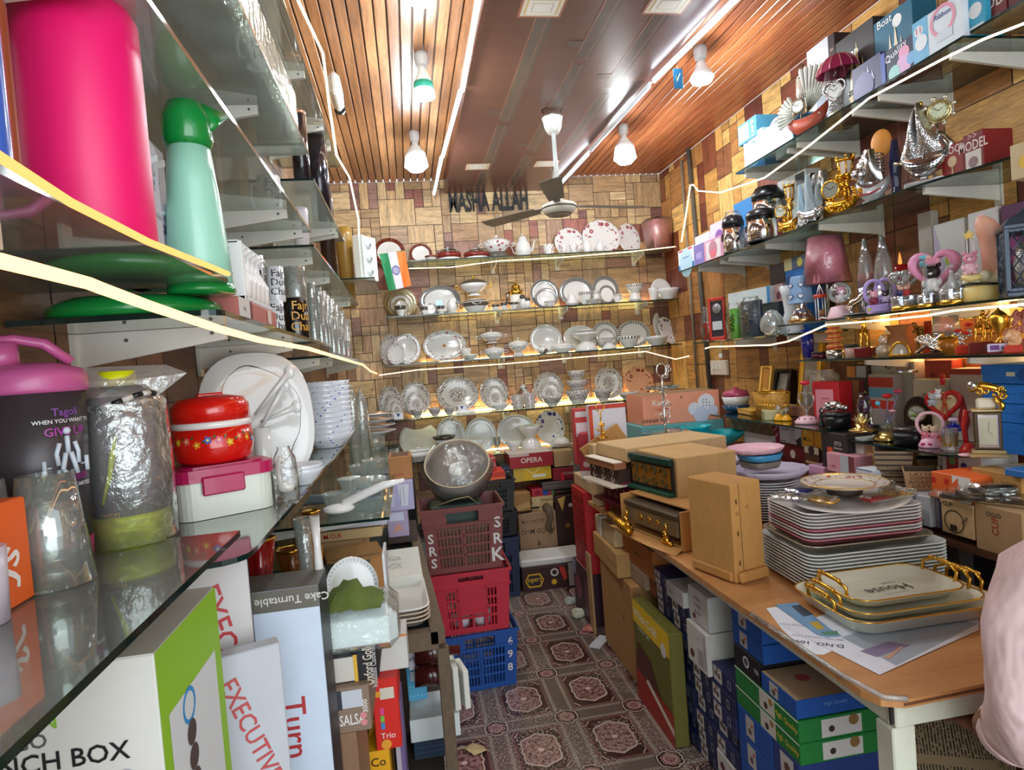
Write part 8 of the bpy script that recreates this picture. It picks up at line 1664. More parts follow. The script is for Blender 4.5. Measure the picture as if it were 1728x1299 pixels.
# litter at the foot of the far cartons
for i,(lab,px,py,c_,s_)in enumerate((('crumpled white and green packet by the large floor carton',1000,1035,'c9ccb8',.05),('crushed red and white wrapper under the kraft cartons',1003,1062,'b86a60',.035),('crumpled grey plastic near the wrapped glassware box',998,1012,'a8a8a0',.045))):
 q=P(px,py,Z=.0);g=G();g.La([(0,0),(s_,.005),(s_*.9,s_*.4),(s_*.5,s_*.7),(0,s_*.5)],M(c_,.5,0,.5),9,None,False,.25,3);tag(g.build('litter',None,(min(q.x,.86),q.y,.001),(0,0,i)),lab,'litter')
q=P(1012,1085,Z=0);g=G();g.box(0,0,.006,.06,.14,.01,M('d0d2d6',.5),.001);tag(g.build('card_flap',None,(q.x,q.y,.001),(0,0,-.7)),'white card flap lying on the patterned floor by the cartons','card')
q=P(790,1262,Z=0);g=G();g.add([(0,0,.002),(.05,.01,.012),(.09,-.01,.004),(.1,-.05,.01),(.05,-.06,.003),(.02,-.03,.014)],[(0,1,2,3,4,5)],M('c0a878',.7,0,.3));tag(g.build('paper_scrap',None,(q.x-.03,q.y,0)),'crumpled beige paper scrap on the floor below the blue crate','paper')
# newspapers under the near end of the table
NEWS=Mat('newsprint');x_,y_,z_=NEWS.xyz();ln=((x_*800).sin()).gt(.0)*NEWS.noise(130,1).gt(.42)*((y_*55).sin().gt(-.8));NEWS.base(ln.mix('a8906a','3a3028'),.8);NEWS=NEWS.m
g=G();g.box(0,0,.2,.62,.25,.4,CARD('9a7a50'),.004);tag(g.build('carton',None,(1.62,1.9,.001)),'carton behind the newspapers under the table','carton')
for i,(x,y,z,rz,rx,lab)in enumerate(((*P(1505,1290,Y=1.64),.3,1.1,'sheet of newspaper crumpled beside the green boxes'),(*P(1575,1262,Y=1.55),-.45,1.05,'open newspaper leaning behind the table leg'),(*P(1660,1240,Y=1.66),.1,1.1,'newspaper sheet sagging at the right under the table'))):
 g=G();vs=[];n=7;g_=random.Random(i)
 for a in range(n):
  for b in range(n):vs.append((a/6*.3-.15,b/6*.34-.17,.02*sin(a*1.3+b*.6)+g_.uniform(0,.008)))
 g.add(vs,[(a*n+b,a*n+b+1,a*n+n+b+1,a*n+n+b)for a in range(n-1)for b in range(n-1)],NEWS,True);tag(g.build('newspaper',None,(x,y,z),(rx,0,rz)),lab,'newspaper')
 # the seated person at the right edge
def skin_body(verts,edges,radii,mat,name,parent,sub=2):
 me=bpy.data.meshes.new(name);me.from_pydata(verts,edges,[]);me.materials.append(mat);o=bpy.data.objects.new(name,me);COL.objects.link(o);o.parent=parent
 o.modifiers.new('skin','SKIN');sv=me.skin_vertices[0].data
 for v,r_ in zip(sv,radii):v.radius=(r_,r_)if not isinstance(r_,tuple)else r_
 sv[0].use_root=True;s_=o.modifiers.new('sub','SUBSURF');s_.levels=sub;s_.render_levels=sub
 for p_ in me.polygons:p_.use_smooth=True
 o.modifiers['skin'].use_smooth_shade=True;return o
pe=th('person','person in a pale pink shirt seated at the table, seen from behind at right','person',(1.275,.965,0))
SK=M('8a5a40',.5,0,.06)
V=[(0,0,.56),(0,0,.72),(0,.01,.9),(0,.01,1.04),(0,.02,1.14),(0,.03,1.2)];E_=[(0,1),(1,2),(2,3),(3,4),(4,5)];Rr=[(.15,.11),(.14,.1),(.15,.1),(.13,.085),.05,.05]
def chain(frm,pts,rs):
 k=frm
 for p_,r_ in zip(pts,rs):V.append(p_);Rr.append(r_);E_.append((k,len(V)-1));k=len(V)-1
 return k
for s_ in(-1,1):
 w_=chain(3,[(s_*.17,.0,1.06),(s_*.215,-.01,.9),(s_*.225,.02,.78),(s_*.19,.12,.70),(s_*.13,.15,.64)],[.055,.048,.038,.034,.026])
 pm=chain(w_,[(s_*.115,.2,.632)],[.03])
 for f_ in range(4):chain(pm,[(s_*(.14-.018*f_),.24,.635),(s_*(.135-.018*f_),.265+.004*(f_ in(1,2)),.628),(s_*(.132-.018*f_),.28,.615)],[.009,.008,.007])
 chain(pm,[(s_*.078,.21,.635),(s_*.065,.23,.628)],[.011,.009])
 chain(0,[(s_*.1,.05,.53),(.32+s_*.03,s_*-.1+.2,.53),(.36+s_*.03,s_*-.1+.22,.3),(.36+s_*.03,s_*-.1+.22,.08),(.44+s_*.03,s_*-.1+.26,.04)],[.085,.06,.05,.035,.03])
body=skin_body(V,E_,Rr,SK,'body',pe)
g=G();g.sph((0,.035,1.33),.085,SK,.95,1.1,1.3,20,16);g.La([(0,0),(.018,.01),(.008,.045),(0,.05)],SK,8,tr(0,.125,1.3));g.tb([(-.025,.122,1.275),(0,.13,1.272),(.025,.122,1.275)],.006,M('7a3a34'),6)
for s_ in(-1,1):g.sph((s_*.03,.118,1.345),.011,WHT,seg=8,rings=6);g.sph((s_*.03,.127,1.345),.005,BLK,seg=6,rings=5);g.sph((s_*.082,.03,1.325),.022,SK,.4,.7,1.2,8,6)
g.build('head',pe)
g=G();g.sph((0,.015,1.37),.094,M('1a1412',.6),.98,1.05,1.0,20,12);g.build('hair',pe)
SH=Mat('pink_shirt');n=SH.noise(7,4,.6);n2=SH.noise(260,2);SH.base((n*.6+n2*.4).mix('e0bcb8','f0d6d4'),.85);SH.bump(SH.noise(9,3,.6,(1,1,.45)),.035,.8);SH=SH.m
def cloth(name,rings,mat,seg=26,wr=.004,n1=5):
 """stack of rings (centre, rx, ry, tilt axis direction) lofted with soft folds"""
 g=G();vs=[];q=random.Random(3);ph=[q.uniform(0,6)for _ in range(4)];sub=[]
 for i in range(len(rings)-1):
  for t in(0,.25,.5,.75):sub.append([(Vector(a)if hasattr(a,'__len__')else a)*(1-t)+(Vector(b)if hasattr(b,'__len__')else b)*t for a,b in zip(rings[i],rings[i+1])])
 sub.append([Vector(a)if hasattr(a,'__len__')else a for a in rings[-1]])
 for i,(c,rx,ry,ax)in enumerate(sub):
  ax=Vector(ax).normalized();u=ax.cross(Vector((0,1,0)));u=u.normalized()if u.length>.05 else Vector((1,0,0));v=ax.cross(u)
  for k in range(seg):
   a=2*PI*k/seg;w_=1+(wr/rx)*(sin(n1*a+i*.55+ph[0])+.7*sin(3*a-i*.8+ph[1]));vs.append(c+u*rx*w_*cos(a)+v*ry*w_*sin(a))
 m_=len(sub);g.add(vs,[(i*seg+k,i*seg+(k+1)%seg,(i+1)*seg+(k+1)%seg,(i+1)*seg+k)for i in range(m_-1)for k in range(seg)]+[tuple(range(seg))[::-1],tuple((m_-1)*seg+k for k in range(seg))],mat,True)
 return g.build(name,pe)
cloth('shirt',[((0,.0,.5),.2,.15,(0,0,1)),((0,.0,.75),.185,.14,(0,0,1)),((0,.0,.95),.2,.135,(0,0,1)),((0,.0,1.06),.185,.11,(0,0,1)),((0,.01,1.125),.11,.08,(0,0,1)),((0,.02,1.155),.062,.062,(0,0,1))],SH)
for s_ in(-1,1):
 cloth('sleeve',[((s_*.1,.0,1.06),.07,.07,(s_*1,0,-.3)),((s_*.17,-.0,1.035),.078,.075,(s_*.8,0,-.8)),((s_*.215,-.005,.95),.07,.07,(s_*.15,0,-1)),((s_*.228,.0,.84),.064,.064,(0,.1,-1)),((s_*.215,.015,.765),.06,.062,(0,.5,-.9)),((s_*.19,.06,.72),.055,.055,(-s_*.3,.8,-.6))],SH,24,.004,4)
 cloth('cuff',[((s_*.19,.06,.72),.058,.058,(-s_*.3,.8,-.6)),((s_*.175,.09,.70),.056,.056,(-s_*.3,.8,-.6))],SH,20,.001)
TRS=M('2c3038',.8,0,.1)
for s_ in(-1,1):cloth('trouser_leg',[((s_*.07,.02,.54),.1,.1,(1,.5,0)),((.18+s_*.04,s_*-.09+.11,.545),.085,.085,(1,.5,0)),((.32+s_*.03,s_*-.1+.2,.52),.075,.08,(.6,.3,-.7)),((.36+s_*.03,s_*-.1+.22,.3),.068,.068,(0,.1,-1)),((.36+s_*.03,s_*-.1+.22,.1),.06,.06,(0,.1,-1))],TRS,20,.003)
for s_ in(-1,1):g=G();g.sph((.42+s_*.03,s_*-.1+.25,.04),.05,M('2a1a14',.4),1.9,1.0,.8,14,8);g.build('shoe',pe)
g=G();g.tb([(-.142+.03*cos(a),.118,.672+.03*sin(a))for a in[i*PI/8 for i in range(16)]],.006,BLK,6,True);tag(g.build('wristwatch',None,(1.275,.975,0)),'black strap showing just below the pink shirt cuff','watch')
t=th('stool','plastic stool under the person in the pink shirt','stool',(1.275,.93,0));g=G();g.cyl((0,0,.41),.17,.03,M('a83a2a',.4),24);g.build('seat',t)
for k in range(4):a=PI/4+k*PI/2;g=G();g.tb([(.12*cos(a),.12*sin(a),.41),(.17*cos(a),.17*sin(a),.001)],.014,M('a83a2a',.4),8);g.build('leg',t)
# left side of the shop
def LP(px,z,X=-.33):return ca(px,(X,0,z),(0,1,0))
def LF(label,name,cat,x0,x1,ytop,z,X=-.33,rz=30,**k):return FG(label,name,cat,x0,x1,ytop,z,0,rz,X0=X,**k)
def ptext(f,s_,size,colr,z,r,ang=0,sx=1,bold=.01,parent=None,name='printed_text'):
 """text wrapped round a vertical cylinder of radius r, at local angle ang"""
 vs,fs=textmesh(s_,bold);g=G();g.add([(r*sin(ang+x*size*sx/r),-r*cos(ang+x*size*sx/r),z+y*size)for x,y,_ in vs],fs,M(colr,.4,0,0));return g.build(name,parent or f.t)
 # upper near shelf (pink flask)
z=L2A
f=LF('big hot pink steel flask filling the upper left corner','vacuum_flask','flask',76,258,-60,z,-.335)
R_=f.W/2;f.pt('flask_body',lambda g,W,H:g.La([(0,0),(R_*.97,0),(R_,.004),(R_,.26),(R_*.8,.285),(R_*.55,.3),(0,.3)],M('f0146e',.42,0,.04),48));f.pt('base_ring',lambda g,W,H:g.La([(R_*.9,-.0005),(R_*.99,.0),(R_*1.0,.003)],STEEL,40));f.pt('cap',lambda g,W,H:g.cyl((0,0,.3),R_*.5,.04,M('d0105c',.35),24));rf=R_
def lbox(label,x0,x1,X,zb,h,dep,col,pr=(),yaw=0,name='gift_box',cat='box',top=None):
 a,b=ca(x0,(X,0,zb),(0,1,0)),ca(x1,(X,0,zb),(0,1,0));w_=abs(b.y-a.y);g=boxg(w_,dep,h,col,pr,top,bev=.002)
 return tag(g.build(name,None,(X-dep/2,(a.y+b.y)/2,zb+.001),(0,0,PI/2+radians(yaw))),label,cat)
f=LF('blue bottle cut off by the left frame edge on the upper shelf','water_bottle','bottle',-45,22,-40,z,-.30);f.pt('bottle_body',lambda g,W,H:g.La([(0,0),(W*.48,0),(W*.5,.01),(W*.5,.2),(W*.3,.24),(0,.24)],M('3a5fb8',.2,0,.05,.5),30));f.pt('cap',lambda g,W,H:g.cyl((0,0,.24),W*.25,.03,WHT,18))
f=LF('rust-brown bottle with white marks beside the blue one','water_bottle','bottle',16,46,-40,z,-.34);f.pt('bottle_body',lambda g,W,H:g.La([(0,0),(W*.46,0),(W*.5,.02),(W*.5,.2),(0,.24)],M('a04a2c',.4),24));f.pt('cap',lambda g,W,H:g.cyl((0,0,.23),W*.25,.03,BLK,18))
lbox('white and grey box printed 500 ml left of the pink flask',34,92,-.402,z,.24,.06,'d4d2cc',[('F','r',0,.62,1,1,'7c7a74'),('F','t',.6,.15,.014,'500 ml','8a4a5a')])
lbox('green-edged white box standing right behind the pink flask',232,262,-.385,z,.28,.06,'e0e6dc',[('F','r',.8,0,1,1,'6aaa2c'),('F','r',0,.8,1,1,'a8c848')])
for i,(a,b,h,yw)in enumerate(((256,286,.16,6),(264,312,.115,-4),(262,300,.225,3))):
 lbox('%s lilac-white carton wrapped in glossy film between pink flask and green jug'%('back','front low','tall')[i],a,b,-.30-.03*i,z if i else z,h,.05,'c9c4d2',[('F','r',.1,.4,.9,.43,'9a94a8'),('F','t',.5,.7,.02,'M.C','6a6a8a',70),('F','p',[(0,.8),(1,.95),(1,.9),(0,.75)],'e8f0f4')],yw)
 # green jug on the mug shelf
z=L2B
MINT=M('9fdcc4',.3,0,.03,.3);EMR=M('0e8a3c',.2,0,.04,.4)
g=G();g.La([(0,0),(.112,0),(.118,.006),(.116,.018),(.1,.028),(0,.028)],EMR,44);tag(g.build('plastic_basin',None,(-.395,1.04,z+.001)),'wide emerald green plastic disc lid under the mint jug','lid')
q=P(340,480,Y=1.0);t=th('insulated_jug','mint green insulated jug with emerald spout and base','jug',(q.x,1.0,z+.03),.5)
g=G();g.La([(0,.012),(.044,.012),(.042,.06),(.034,.16),(.029,.215),(0,.215)],MINT,40);g.build('jug_body',t);g=G();g.La([(0,0),(.046,0),(.047,.004),(.045,.013),(0,.013)],EMR,40);g.build('green_base',t)
g=G();g.La([(.03,.213),(.034,.225),(.033,.255),(.024,.278),(0,.283)],EMR,30);g.add([(.015,-.022,.222),(.015,.022,.222),(.03,.018,.25),(.03,-.018,.25),(.062,0,.272),(.02,-.012,.28),(.02,.012,.28)],[(0,3,4),(1,4,2),(0,4,1),(3,5,4),(4,6,2),(5,6,4),(0,1,2,6,5,3)],EMR,True);g.build('spout_lid',t)
g=G()
for k in range(9):
 zz=.03+.013*k;rr=.0438-.0142*(zz-.02)/.2;T=rotz(.1+.15*sin(k*1.3))@tr(rr*1.03,0,zz)@rotz(PI/2)@rotx(PI/2)
 for sg in(1,-1):g.add([(0,0,0),(sg*.005,.002,0),(sg*.011,.005,0),(sg*.004,-.001,0)],[(0,1,2,3)],M('3a9a3a'),False,T)
g.build('leaf_print',t)
# mugs and tumblers on the same shelf
lbox('flat red patterned box with white end under the foam goblet tray',404,468,-.256,z,.032,.06,'b86a62',[('F','r',.0,0,.25,1,'d8d6d2'),('F','r',.26,0,.3,1,'7a2024'),('F','r',.7,.1,.82,.9,'e0c8c0'),('F','t',.12,.5,.01,'mug','6a6a6a')])
q0=LP(406,z,-.27);q1=LP(452,z,-.27);t=th('goblet_tray','white foam tray of upside-down white goblets on the red box','tray',(-.288,(q0.y+q1.y)/2,z+.034),PI/2);L_=q1.y-q0.y
FO=M('e8eae8',.55,0,.03);g=G();g.box(0,0,.004,L_,.06,.008,FO,.001);g.box(0,.027,.05,L_,.006,.1,FO,.002);g.box(-L_/2+.004,0,.05,.008,.06,.1,FO,.002);g.box(0,.0,.098,L_,.05,.006,FO,.001);g.build('foam_case',t)
for k in range(5):g=G();x=-L_/2+.03+k*(L_-.04)/5+.008;g.La([(.02,.009),(.022,.04),(.008,.065),(.006,.085),(.018,.094)],WHT,16,tr(x,-.012,0));g.build('goblet',t)
def mug(label,x0,x1,yt,zz,X,body,ink,hside=1,txt=('Fajr','Dua','Chai'),sc_=1):
 f=LF(label,'printed_mug','mug',x0,x1,yt,zz,X,22);r=f.W/2*.9;f.pt('mug_body',lambda g,W,H:g.La([(0,0),(r*.96,0),(r,.003),(r,H),(r*.93,H),(r*.92,.006),(0,.006)],body,32));f.pt('handle',lambda g,W,H:g.tb([(hside*r*.95,0,H*.82),(hside*r*1.5,0,H*.8),(hside*r*1.6,0,H*.5),(hside*r*1.4,0,H*.25),(hside*r*.95,0,H*.2)],r*.12,body,8))
 for k,w_ in enumerate(txt):ptext(f,w_,f.H*.3,ink,f.H*(.8-.26*k),r*1.01,.25)
 return f
WM=M('e6e8ea',.12,0,.02,.5);BM=M('0e0e12',.1,0,.05,.6)
mug('left of two stacked-looking white mugs lettered Fajr Dua Chai',428,456,433,z+.0,-.30,WM,'16161a',-1)
zz=z;f=mug('lower white mug lettered Fajr, mostly behind the black mug',452,484,509,z,-.31,WM,'16161a',-1);mug('upper white mug reading Fajr Dua Chai on top of another',452,484,452,z+f.H+.002,-.31,WM,'16161a',-1)
f=mug('black mug lettered in gold at the shelf edge',476,526,505,z,-.285,BM,'d8a84a',-1)
PG=GS('f2f6f6',1.0,.03,.6,.16)
def tumbler(label,x0,x1,yt,zz,X,group=None,kind=PG,d=None):
 f=LF(label,'glass_tumbler','glass',x0,x1,yt,zz,X,0);f.pt('tumbler_body',lambda g,W,H:g.La([(0,0),(W*.42,0),(W*.45,H*.1),(W*.5,H),(W*.46,H),(W*.41,H*.12),(0,H*.1)],kind,22,None,True,.025,11));return f
f=tumbler('tall pressed glass tumbler inverted on the black mug',482,520,452,z+f.H+.002,-.285)
for i,(lab,a,b,yt)in enumerate((('first',524,540,478),('second',536,551,486),('third',545,558,492),('fourth',552,563,498))):tumbler('%s pressed glass tumbler right of the black mug'%lab,a,b,yt,z,-.30)
z=L2B-.03
for i,(lab,a,b,yt)in enumerate((('first',556,572,505),('second',566,580,515),('third',574,588,525),('fourth',582,595,538))):tumbler('%s tumbler in the glittering row behind the black mug'%lab,a,b,yt,z,-.29)
f=LF('little red bowl on top of the glass tumblers','red_bowl','bowl',566,592,528,z+.10,-.31,0);f.pt('bowl_body',lambda g,W,H:g.La([(0,0),(W*.3,0),(W*.5,.05),(W*.46,.05),(0,.01)],M('b81c1c',.2,0,.1,.5),22));f.t.location.z=z+.001
for lab,a,b,yt,c_ in(('green-rimmed',612,632,581,'3aa858'),('red-rimmed',616,640,602,'c8384a')):
 f=LF('%s clear glass bowl at the far end of the left shelf'%lab,'glass_bowl','bowl',a,b,yt,z,-.30 if c_[0]=='3' else-.275,0);f.pt('bowl_body',lambda g,W,H:g.La([(W*.25,0),(W*.45,.03),(W*.5,.05)],PG,18));f.pt('coloured_rim',lambda g,W,H:g.La([(W*.49,.048),(W*.52,.056),(W*.48,.056)],M(c_,.3),18))
 # long shrink wrapped box, flasks, mug high up
a,b=LP(340,L4,-.27),LP(519,L4,-.27)
t=th('shrink_wrapped_box','long white box in glossy shrink wrap high on the left','box',(-.375,(a.y+b.y)/2-.12,L4+.001));g=G();g.box(0,0,.085,.2,1.05,.16,M('cfd0c6',.5,0,.2),.006);g.build('box_body',t);g=G();g.box(0,0,.086,.208,1.06,.17,GS('f4fff8',.5,.07,1,.2),.008);g.build('shrink_wrap',t)
a=LP(300,L3,-.3);t=th('wrapped_dishes','film-wrapped white serving dishes leaning at the upper left','dishes',(-.34,.62,L3+.001));
for k in range(3):g=G();g.box(0,.1*k-.08,.09,.14,.03,.17,M('d6d8cc',.4,0,.1),.02,rotx(.25));g.build('dish',t)
g=G();g.box(0,.02,.11,.19,.36,.2,GS('f4fff8',.45,.07,1,.15),.02);g.build('plastic_wrap',t);g=G();g.La([(.01,0),(.03,.03),(.06,.04),(.075,.02)],GS('f4fff8',.6,.06,1,.3),12,tr(.14,.1,.12)@roty(1.2),True,.12,5);g.build('twisted_end',t)
f=mug('white mug lettered Fajr seen through glass on the dish shelf',438,480,300,L3,-.33,WM,'26262a',-1,('Fajr','Dua'))
for lab,a,b,yt in(('left',498,527,190),('right',527,562,210)):
 f=LF('%s of two tall dark flasks near the ceiling'%lab,'dark_flask','flask',a,b,yt,L4-.06,-.31,0);f.pt('flask_body',lambda g,W,H:g.La([(0,0),(W*.46,0),(W*.5,H*.96),(W*.44,H*.96),(0,H*.9)],M('16121e',.15,0,.1,.6),26));f.pt('copper_rim',lambda g,W,H:g.La([(W*.49,H*.95),(W*.51,H),(W*.47,H)],M('c08a6a',.3,.6),24))
q=LP(560,2.52,-.28);t=th('white_case','white and black plastic case high beside the ceiling on the left','case',(-.30,q.y,2.53-.36));
t.location=P(566,140,X=-.22);
g=G();g.box(0,0,-.04,.05,.22,.10,M('dcdad0',.4),.02);g.build('case_body',t);g=G();g.box(.0,.13,-.03,.05,.04,.12,BLK,.015);g.build('black_side',t)
q=P(558,75,X=-.24);g=G();g.box(0,0,0,.004,.26,.28,M('2e1820',.5));g.box(.003,.02,-.05,.003,.1,.15,M('101014',.6));g.sph((.006,.02,.055),.024,M('c8a088',.6),.1,.8,1.2,12,8);g.sph((.004,.02,.072),.026,M('5a5450',.7),.1,1,.8,12,8);g.box(.0062,.02,-.06,.001,.03,.02,M('c8a088',.6))
tag(g.build('poster',None,(q.x,q.y,q.z)),'dark poster of a bespectacled person in black near the ceiling at left','poster')
q=P(619,445,X=-.09);t=th('cup_carton','open white carton of three flower-printed cups next to the flag','carton',(q.x-.05,q.y-.0,1.905),.0)
t.location=P(620,474,X=-.2);sf('short far glass shelf carrying the white cup carton',rc_(XW,t.location.y-.15,-.15,4.5),t.location.z,[t.location.y+.1],'l',.2);g=G();g.box(0,0,.13,.05,.16,.26,M('e4ece8',.5),.004);g.box(.03,-.06,.13,.02,.02,.26,M('d8e2de',.5),.002);g.build('carton_body',t,(0,0,0),(0,0,-.6))
for k in range(3):g=G();g.sph((.03,.0,.05+.08*k),.028,M('d4dcdc',.25,0,.02,.4),.5,1,.8,12,8);g.sph((.045,.0,.05+.08*k),.008,M('5a7a6a'),.3,1,1,8,5);g.build('cup',t,(0,0,0),(0,0,-.6))
for i,(lab,px,yt,c_,z_)in enumerate((('pink and white perforated basket on the middle left shelf',512,352,'e0d8dc',1.90),('small golden pot at the far end of the middle left shelf',590,385,'8a6a2a',1.9),('brown glass pan upside down on the middle left shelf',560,325,'3a2418',1.9))):
 f=LF(lab,('basket','small_pot','glass_pan')[i],'kitchenware',px-14,px+14,yt,z_,-.32,0);f.pt('pot_body',lambda g,W,H:g.La([(0,0),(W*.4,0),(W*.5,H*.9),(W*.47,H),(0,H*.9)],M(c_,.3,0,.2),20))
 # things on the near lower glass (LA): shakers, tumblers
z=LA
f=FG('black shaker bottle with a mauve flip lid and gym slogan','shaker_bottle','bottle',4,160,664,z,0,25,pt=LP(84,z,-.452));r=f.W/2;HB=f.H
MV2=M('c05a94',.35,0,.05,.2)
f.pt('bottle_body',lambda g,W,H:g.La([(0,.03),(r*.84,.03),(r*.97,H),(0,H)],M('3a3438',.35,0,.06),44));f.pt('mauve_base',lambda g,W,H:g.La([(0,0),(r*.82,0),(r*.85,.03),(0,.03)],M('a8206a',.35),40))
def lidp(g,W,H):g.La([(r*1.0,H),(r*1.03,H+.004),(r*1.03,H+.02),(r*.95,H+.028),(r*.5,H+.036),(0,H+.038)],MV2,40);g.La([(.018,H+.03),(.017,H+.062),(0,H+.062)],MV2,20,tr(-r*.45,0,0));g.tb([(-r*.8,0,H+.066),(-r*.2,0,H+.067),(r*.3,0,H+.06),(r*.75,0,H+.036)],.008,MV2,8,rr=[.004,.006,.007,.006])
f.pt('flip_lid',lidp);a_=.62
for s_t,sz,c_,v in(('Tagoli',.0125,'7a4a9a',.885),('WHEN YOU WANT TO',.0066,'d8d8dc',.835),('GIVE UP',.0135,'a03a9a',.775),('REMEMBER',.0105,'8a2a7a',.51),('WHY YOU STARTED',.0064,'d8d8dc',.465)):ptext(f,s_t,sz,c_,HB*v,r*(.84+.13*v)+.0015,a_,1,.015)
g=G();W2=M('c8d4e0',.5,0,0);R2=r*.945
def arc(x,zz):return(R2*sin(a_+x/R2),-R2*cos(a_+x/R2),zz)
zc_=HB*.655
for p_ in([(0,.02),(0,.0)],[(-.009,.012),(-.013,0),(-.012,-.014)],[(.009,.012),(.013,0),(.012,-.014)],[(-.003,0),(-.007,-.016),(-.009,-.026)],[(.003,0),(.007,-.016),(.009,-.026)],[(-.026,-.016),(.026,-.016)]):g.tb([arc(x,zc_+y)for x,y in p_],.0012 if len(p_)==2 and p_[0][0]<-.02 else .0028,W2,5)
for x in(-.026,.026):g.tb([arc(x,zc_-.025),arc(x,zc_-.007)],.0028,W2,5)
g.sph(arc(0,zc_+.026),.0045,W2,seg=8,rings=6);g.build('lifter_print',f.t)
f=FG('sports bottle with lime green base, wrapped in shiny film','sports_bottle','bottle',160,288,668,z,0,25,pt=P(224,912,Z=z));r=f.W/2;HB=f.H
f.pt('bottle_body',lambda g,W,H:g.La([(0,.04),(r*.93,.04),(r*.88,H*.45),(r*.93,H*.8),(r*.8,H),(0,H)],M('6a6468',.2,0,.1,.5),36));f.pt('lime_base',lambda g,W,H:g.La([(0,0),(r*.95,0),(r*.96,.036),(r*.93,.041),(0,.041)],M('cdd610',.35,0,.04),36))
f.pt('lime_lid',lambda g,W,H:g.cyl((0,0,H+.012),r*.45,.022,M('cdd610',.35),24));f.pt('figure_print',lambda g,W,H:g.tb([(r*.9*sin(a),-r*.93*cos(a),zz)for a,zz in((-.2,H*.75),(-.35,H*.6),(-.45,H*.48),(-.6,H*.38),(-.7,H*.3))],.002,M('b8c020'),5,rr=[.001,.004,.003,.002,.002]))
def strap(g,W,H):
 for k in range(3):
  pts=[(r*(.9-.1*k)*cos(a),-r*(.9-.1*k)*sin(a)-.002,H*(.97-.03*k)+.008*sin(2*a+k))for a in[i*PI/12-.3 for i in range(15)]]
  for i,p_ in enumerate(pts[:-1]):g.tb([p_,pts[i+1]],.004,BLK if i%2 else M('c9c4bc'),6)
f.pt('carry_strap',strap);ptext(f,'JYOTI',.009,'c0a83a',HB*.22,r*.95,-.5,1,.02)
g=G();g.La([(r*1.05,.001),(r*1.08,HB*.5),(r*1.04,HB*.95),(r*.8,HB*1.07)],GS('ffffff',.9,.05,1.2,.1),20,None,True,.05,6);g.build('plastic_wrap',f.t)
g=G();g.add([(-.03,-.02,HB*1.0),(.05,-.02,HB*1.0),(.085,-.015,HB*1.13),(.06,0,HB*1.2),(-.035,.0,HB*1.21),(-.05,-.01,HB*1.12),(.01,-.03,HB*1.1)],[(0,1,6),(1,2,6),(2,3,6),(3,4,6),(4,5,6),(5,0,6)],GS('ffe8c0',.7,.06,1,.3));g.build('wrap_top',f.t)
lbox('orange box with white script at the left frame edge',-45,60,-.40,z,.105,.05,'e8641c',[('F','t',.6,.45,.05,'Js','f0ece6',60)],0)
GT=GS('f6f8f8',1.1,.03,0,.14)
def conetumbler(label,x0,x1,yt,X,px):
 f=FG(label,'glass_tumbler','glass',x0,x1,yt,z,0,0,pt=P(px,X,Z=z));f.pt('outer_glass',lambda g,W,H:g.La([(W*.5,0),(W*.34,H),(W*.3,H*1.0),(0,H)],GT,20,None,True,.02,10));f.pt('inner_glass',lambda g,W,H:g.La([(W*.46,H*.02),(W*.3,H*.72),(0,H*.72)],GT,20,None,True,.02,10));f.pt('gold_base',lambda g,W,H:g.La([(W*.47,H*.02),(W*.42,H*.25)],GS('f4e8c8',.6,.05,0,.2),20));return f
conetumbler('nest of clear faceted tumblers turned upside down before the shaker',36,156,798,985,95)
conetumbler('clear tumbler upside down, cut by the left frame edge',-75,36,812,1010,-20)
f=FG('translucent white plastic tub at the far left of the glass shelf','plastic_tub','tub',-60,18,925,z,0,0,pt=P(-25,1055,Z=z));f.pt('tub_body',lambda g,W,H:g.La([(0,0),(W*.45,0),(W*.5,H),(W*.46,H),(0,.004)],M('c9c0cc',.3,0,.05),26))
# things on glass LB
z=LB
def rrp(W,D,r,n=6):return[(sx*(W/2-r)+r*cos(a0+k*PI/2/(n-1)),sy*(D/2-r)+r*sin(a0+k*PI/2/(n-1)))for sx,sy,a0 in((1,-1,-PI/2),(1,1,0),(-1,1,PI/2),(-1,-1,PI))for k in range(n)]
q=P(375,850,X=-.345);q=P(378,862,Z=z);t=th('lunch_box','cream lunch box with a magenta clip lid below the red casserole','lunch box',(q.x,q.y,z+.001),.5)
g=G();g.prism(rrp(.172,.115,.03),0,.07,M('dfe6d8',.35,0,.02,.2));g.build('box_body',t);g=G();MG=M('b81858',.3,0,.04,.2);g.prism(rrp(.182,.125,.033),.07,.093,MG);g.prism(rrp(.15,.095,.026),.093,.097,MG);g.build('lid',t);g=G();g.box(-.01,-.066,.062,.075,.006,.035,MG,.003);g.build('clip',t);g=G();g.box(.05,.066,.062,.075,.006,.035,MG,.003);g.build('clip',t)
t=th('casserole','round red insulated casserole with a band of painted flowers','casserole',(q.x-.012,q.y+.015,z+.099),.5,None,None,(1.18,1.18,1.24));RD=M('dd1a10',.18,0,.03,.6);r=.062
g=G();g.La([(0,0),(r*.8,0),(r*.95,.006),(r*1.02,.025),(r*1.0,.055),(0,.055)],RD,44);g.build('casserole_body',t);g=G();g.La([(r*.99,.055),(r*1.01,.06),(r*.99,.065),(0,.065)],WHT,44);g.build('white_band',t);g=G();g.La([(r*.99,.065),(r*.98,.088),(r*.85,.1),(r*.4,.105),(0,.105)],RD,44);g.box(0,0,.106,.04,.02,.006,RD,.002);g.build('lid',t)
g=G()
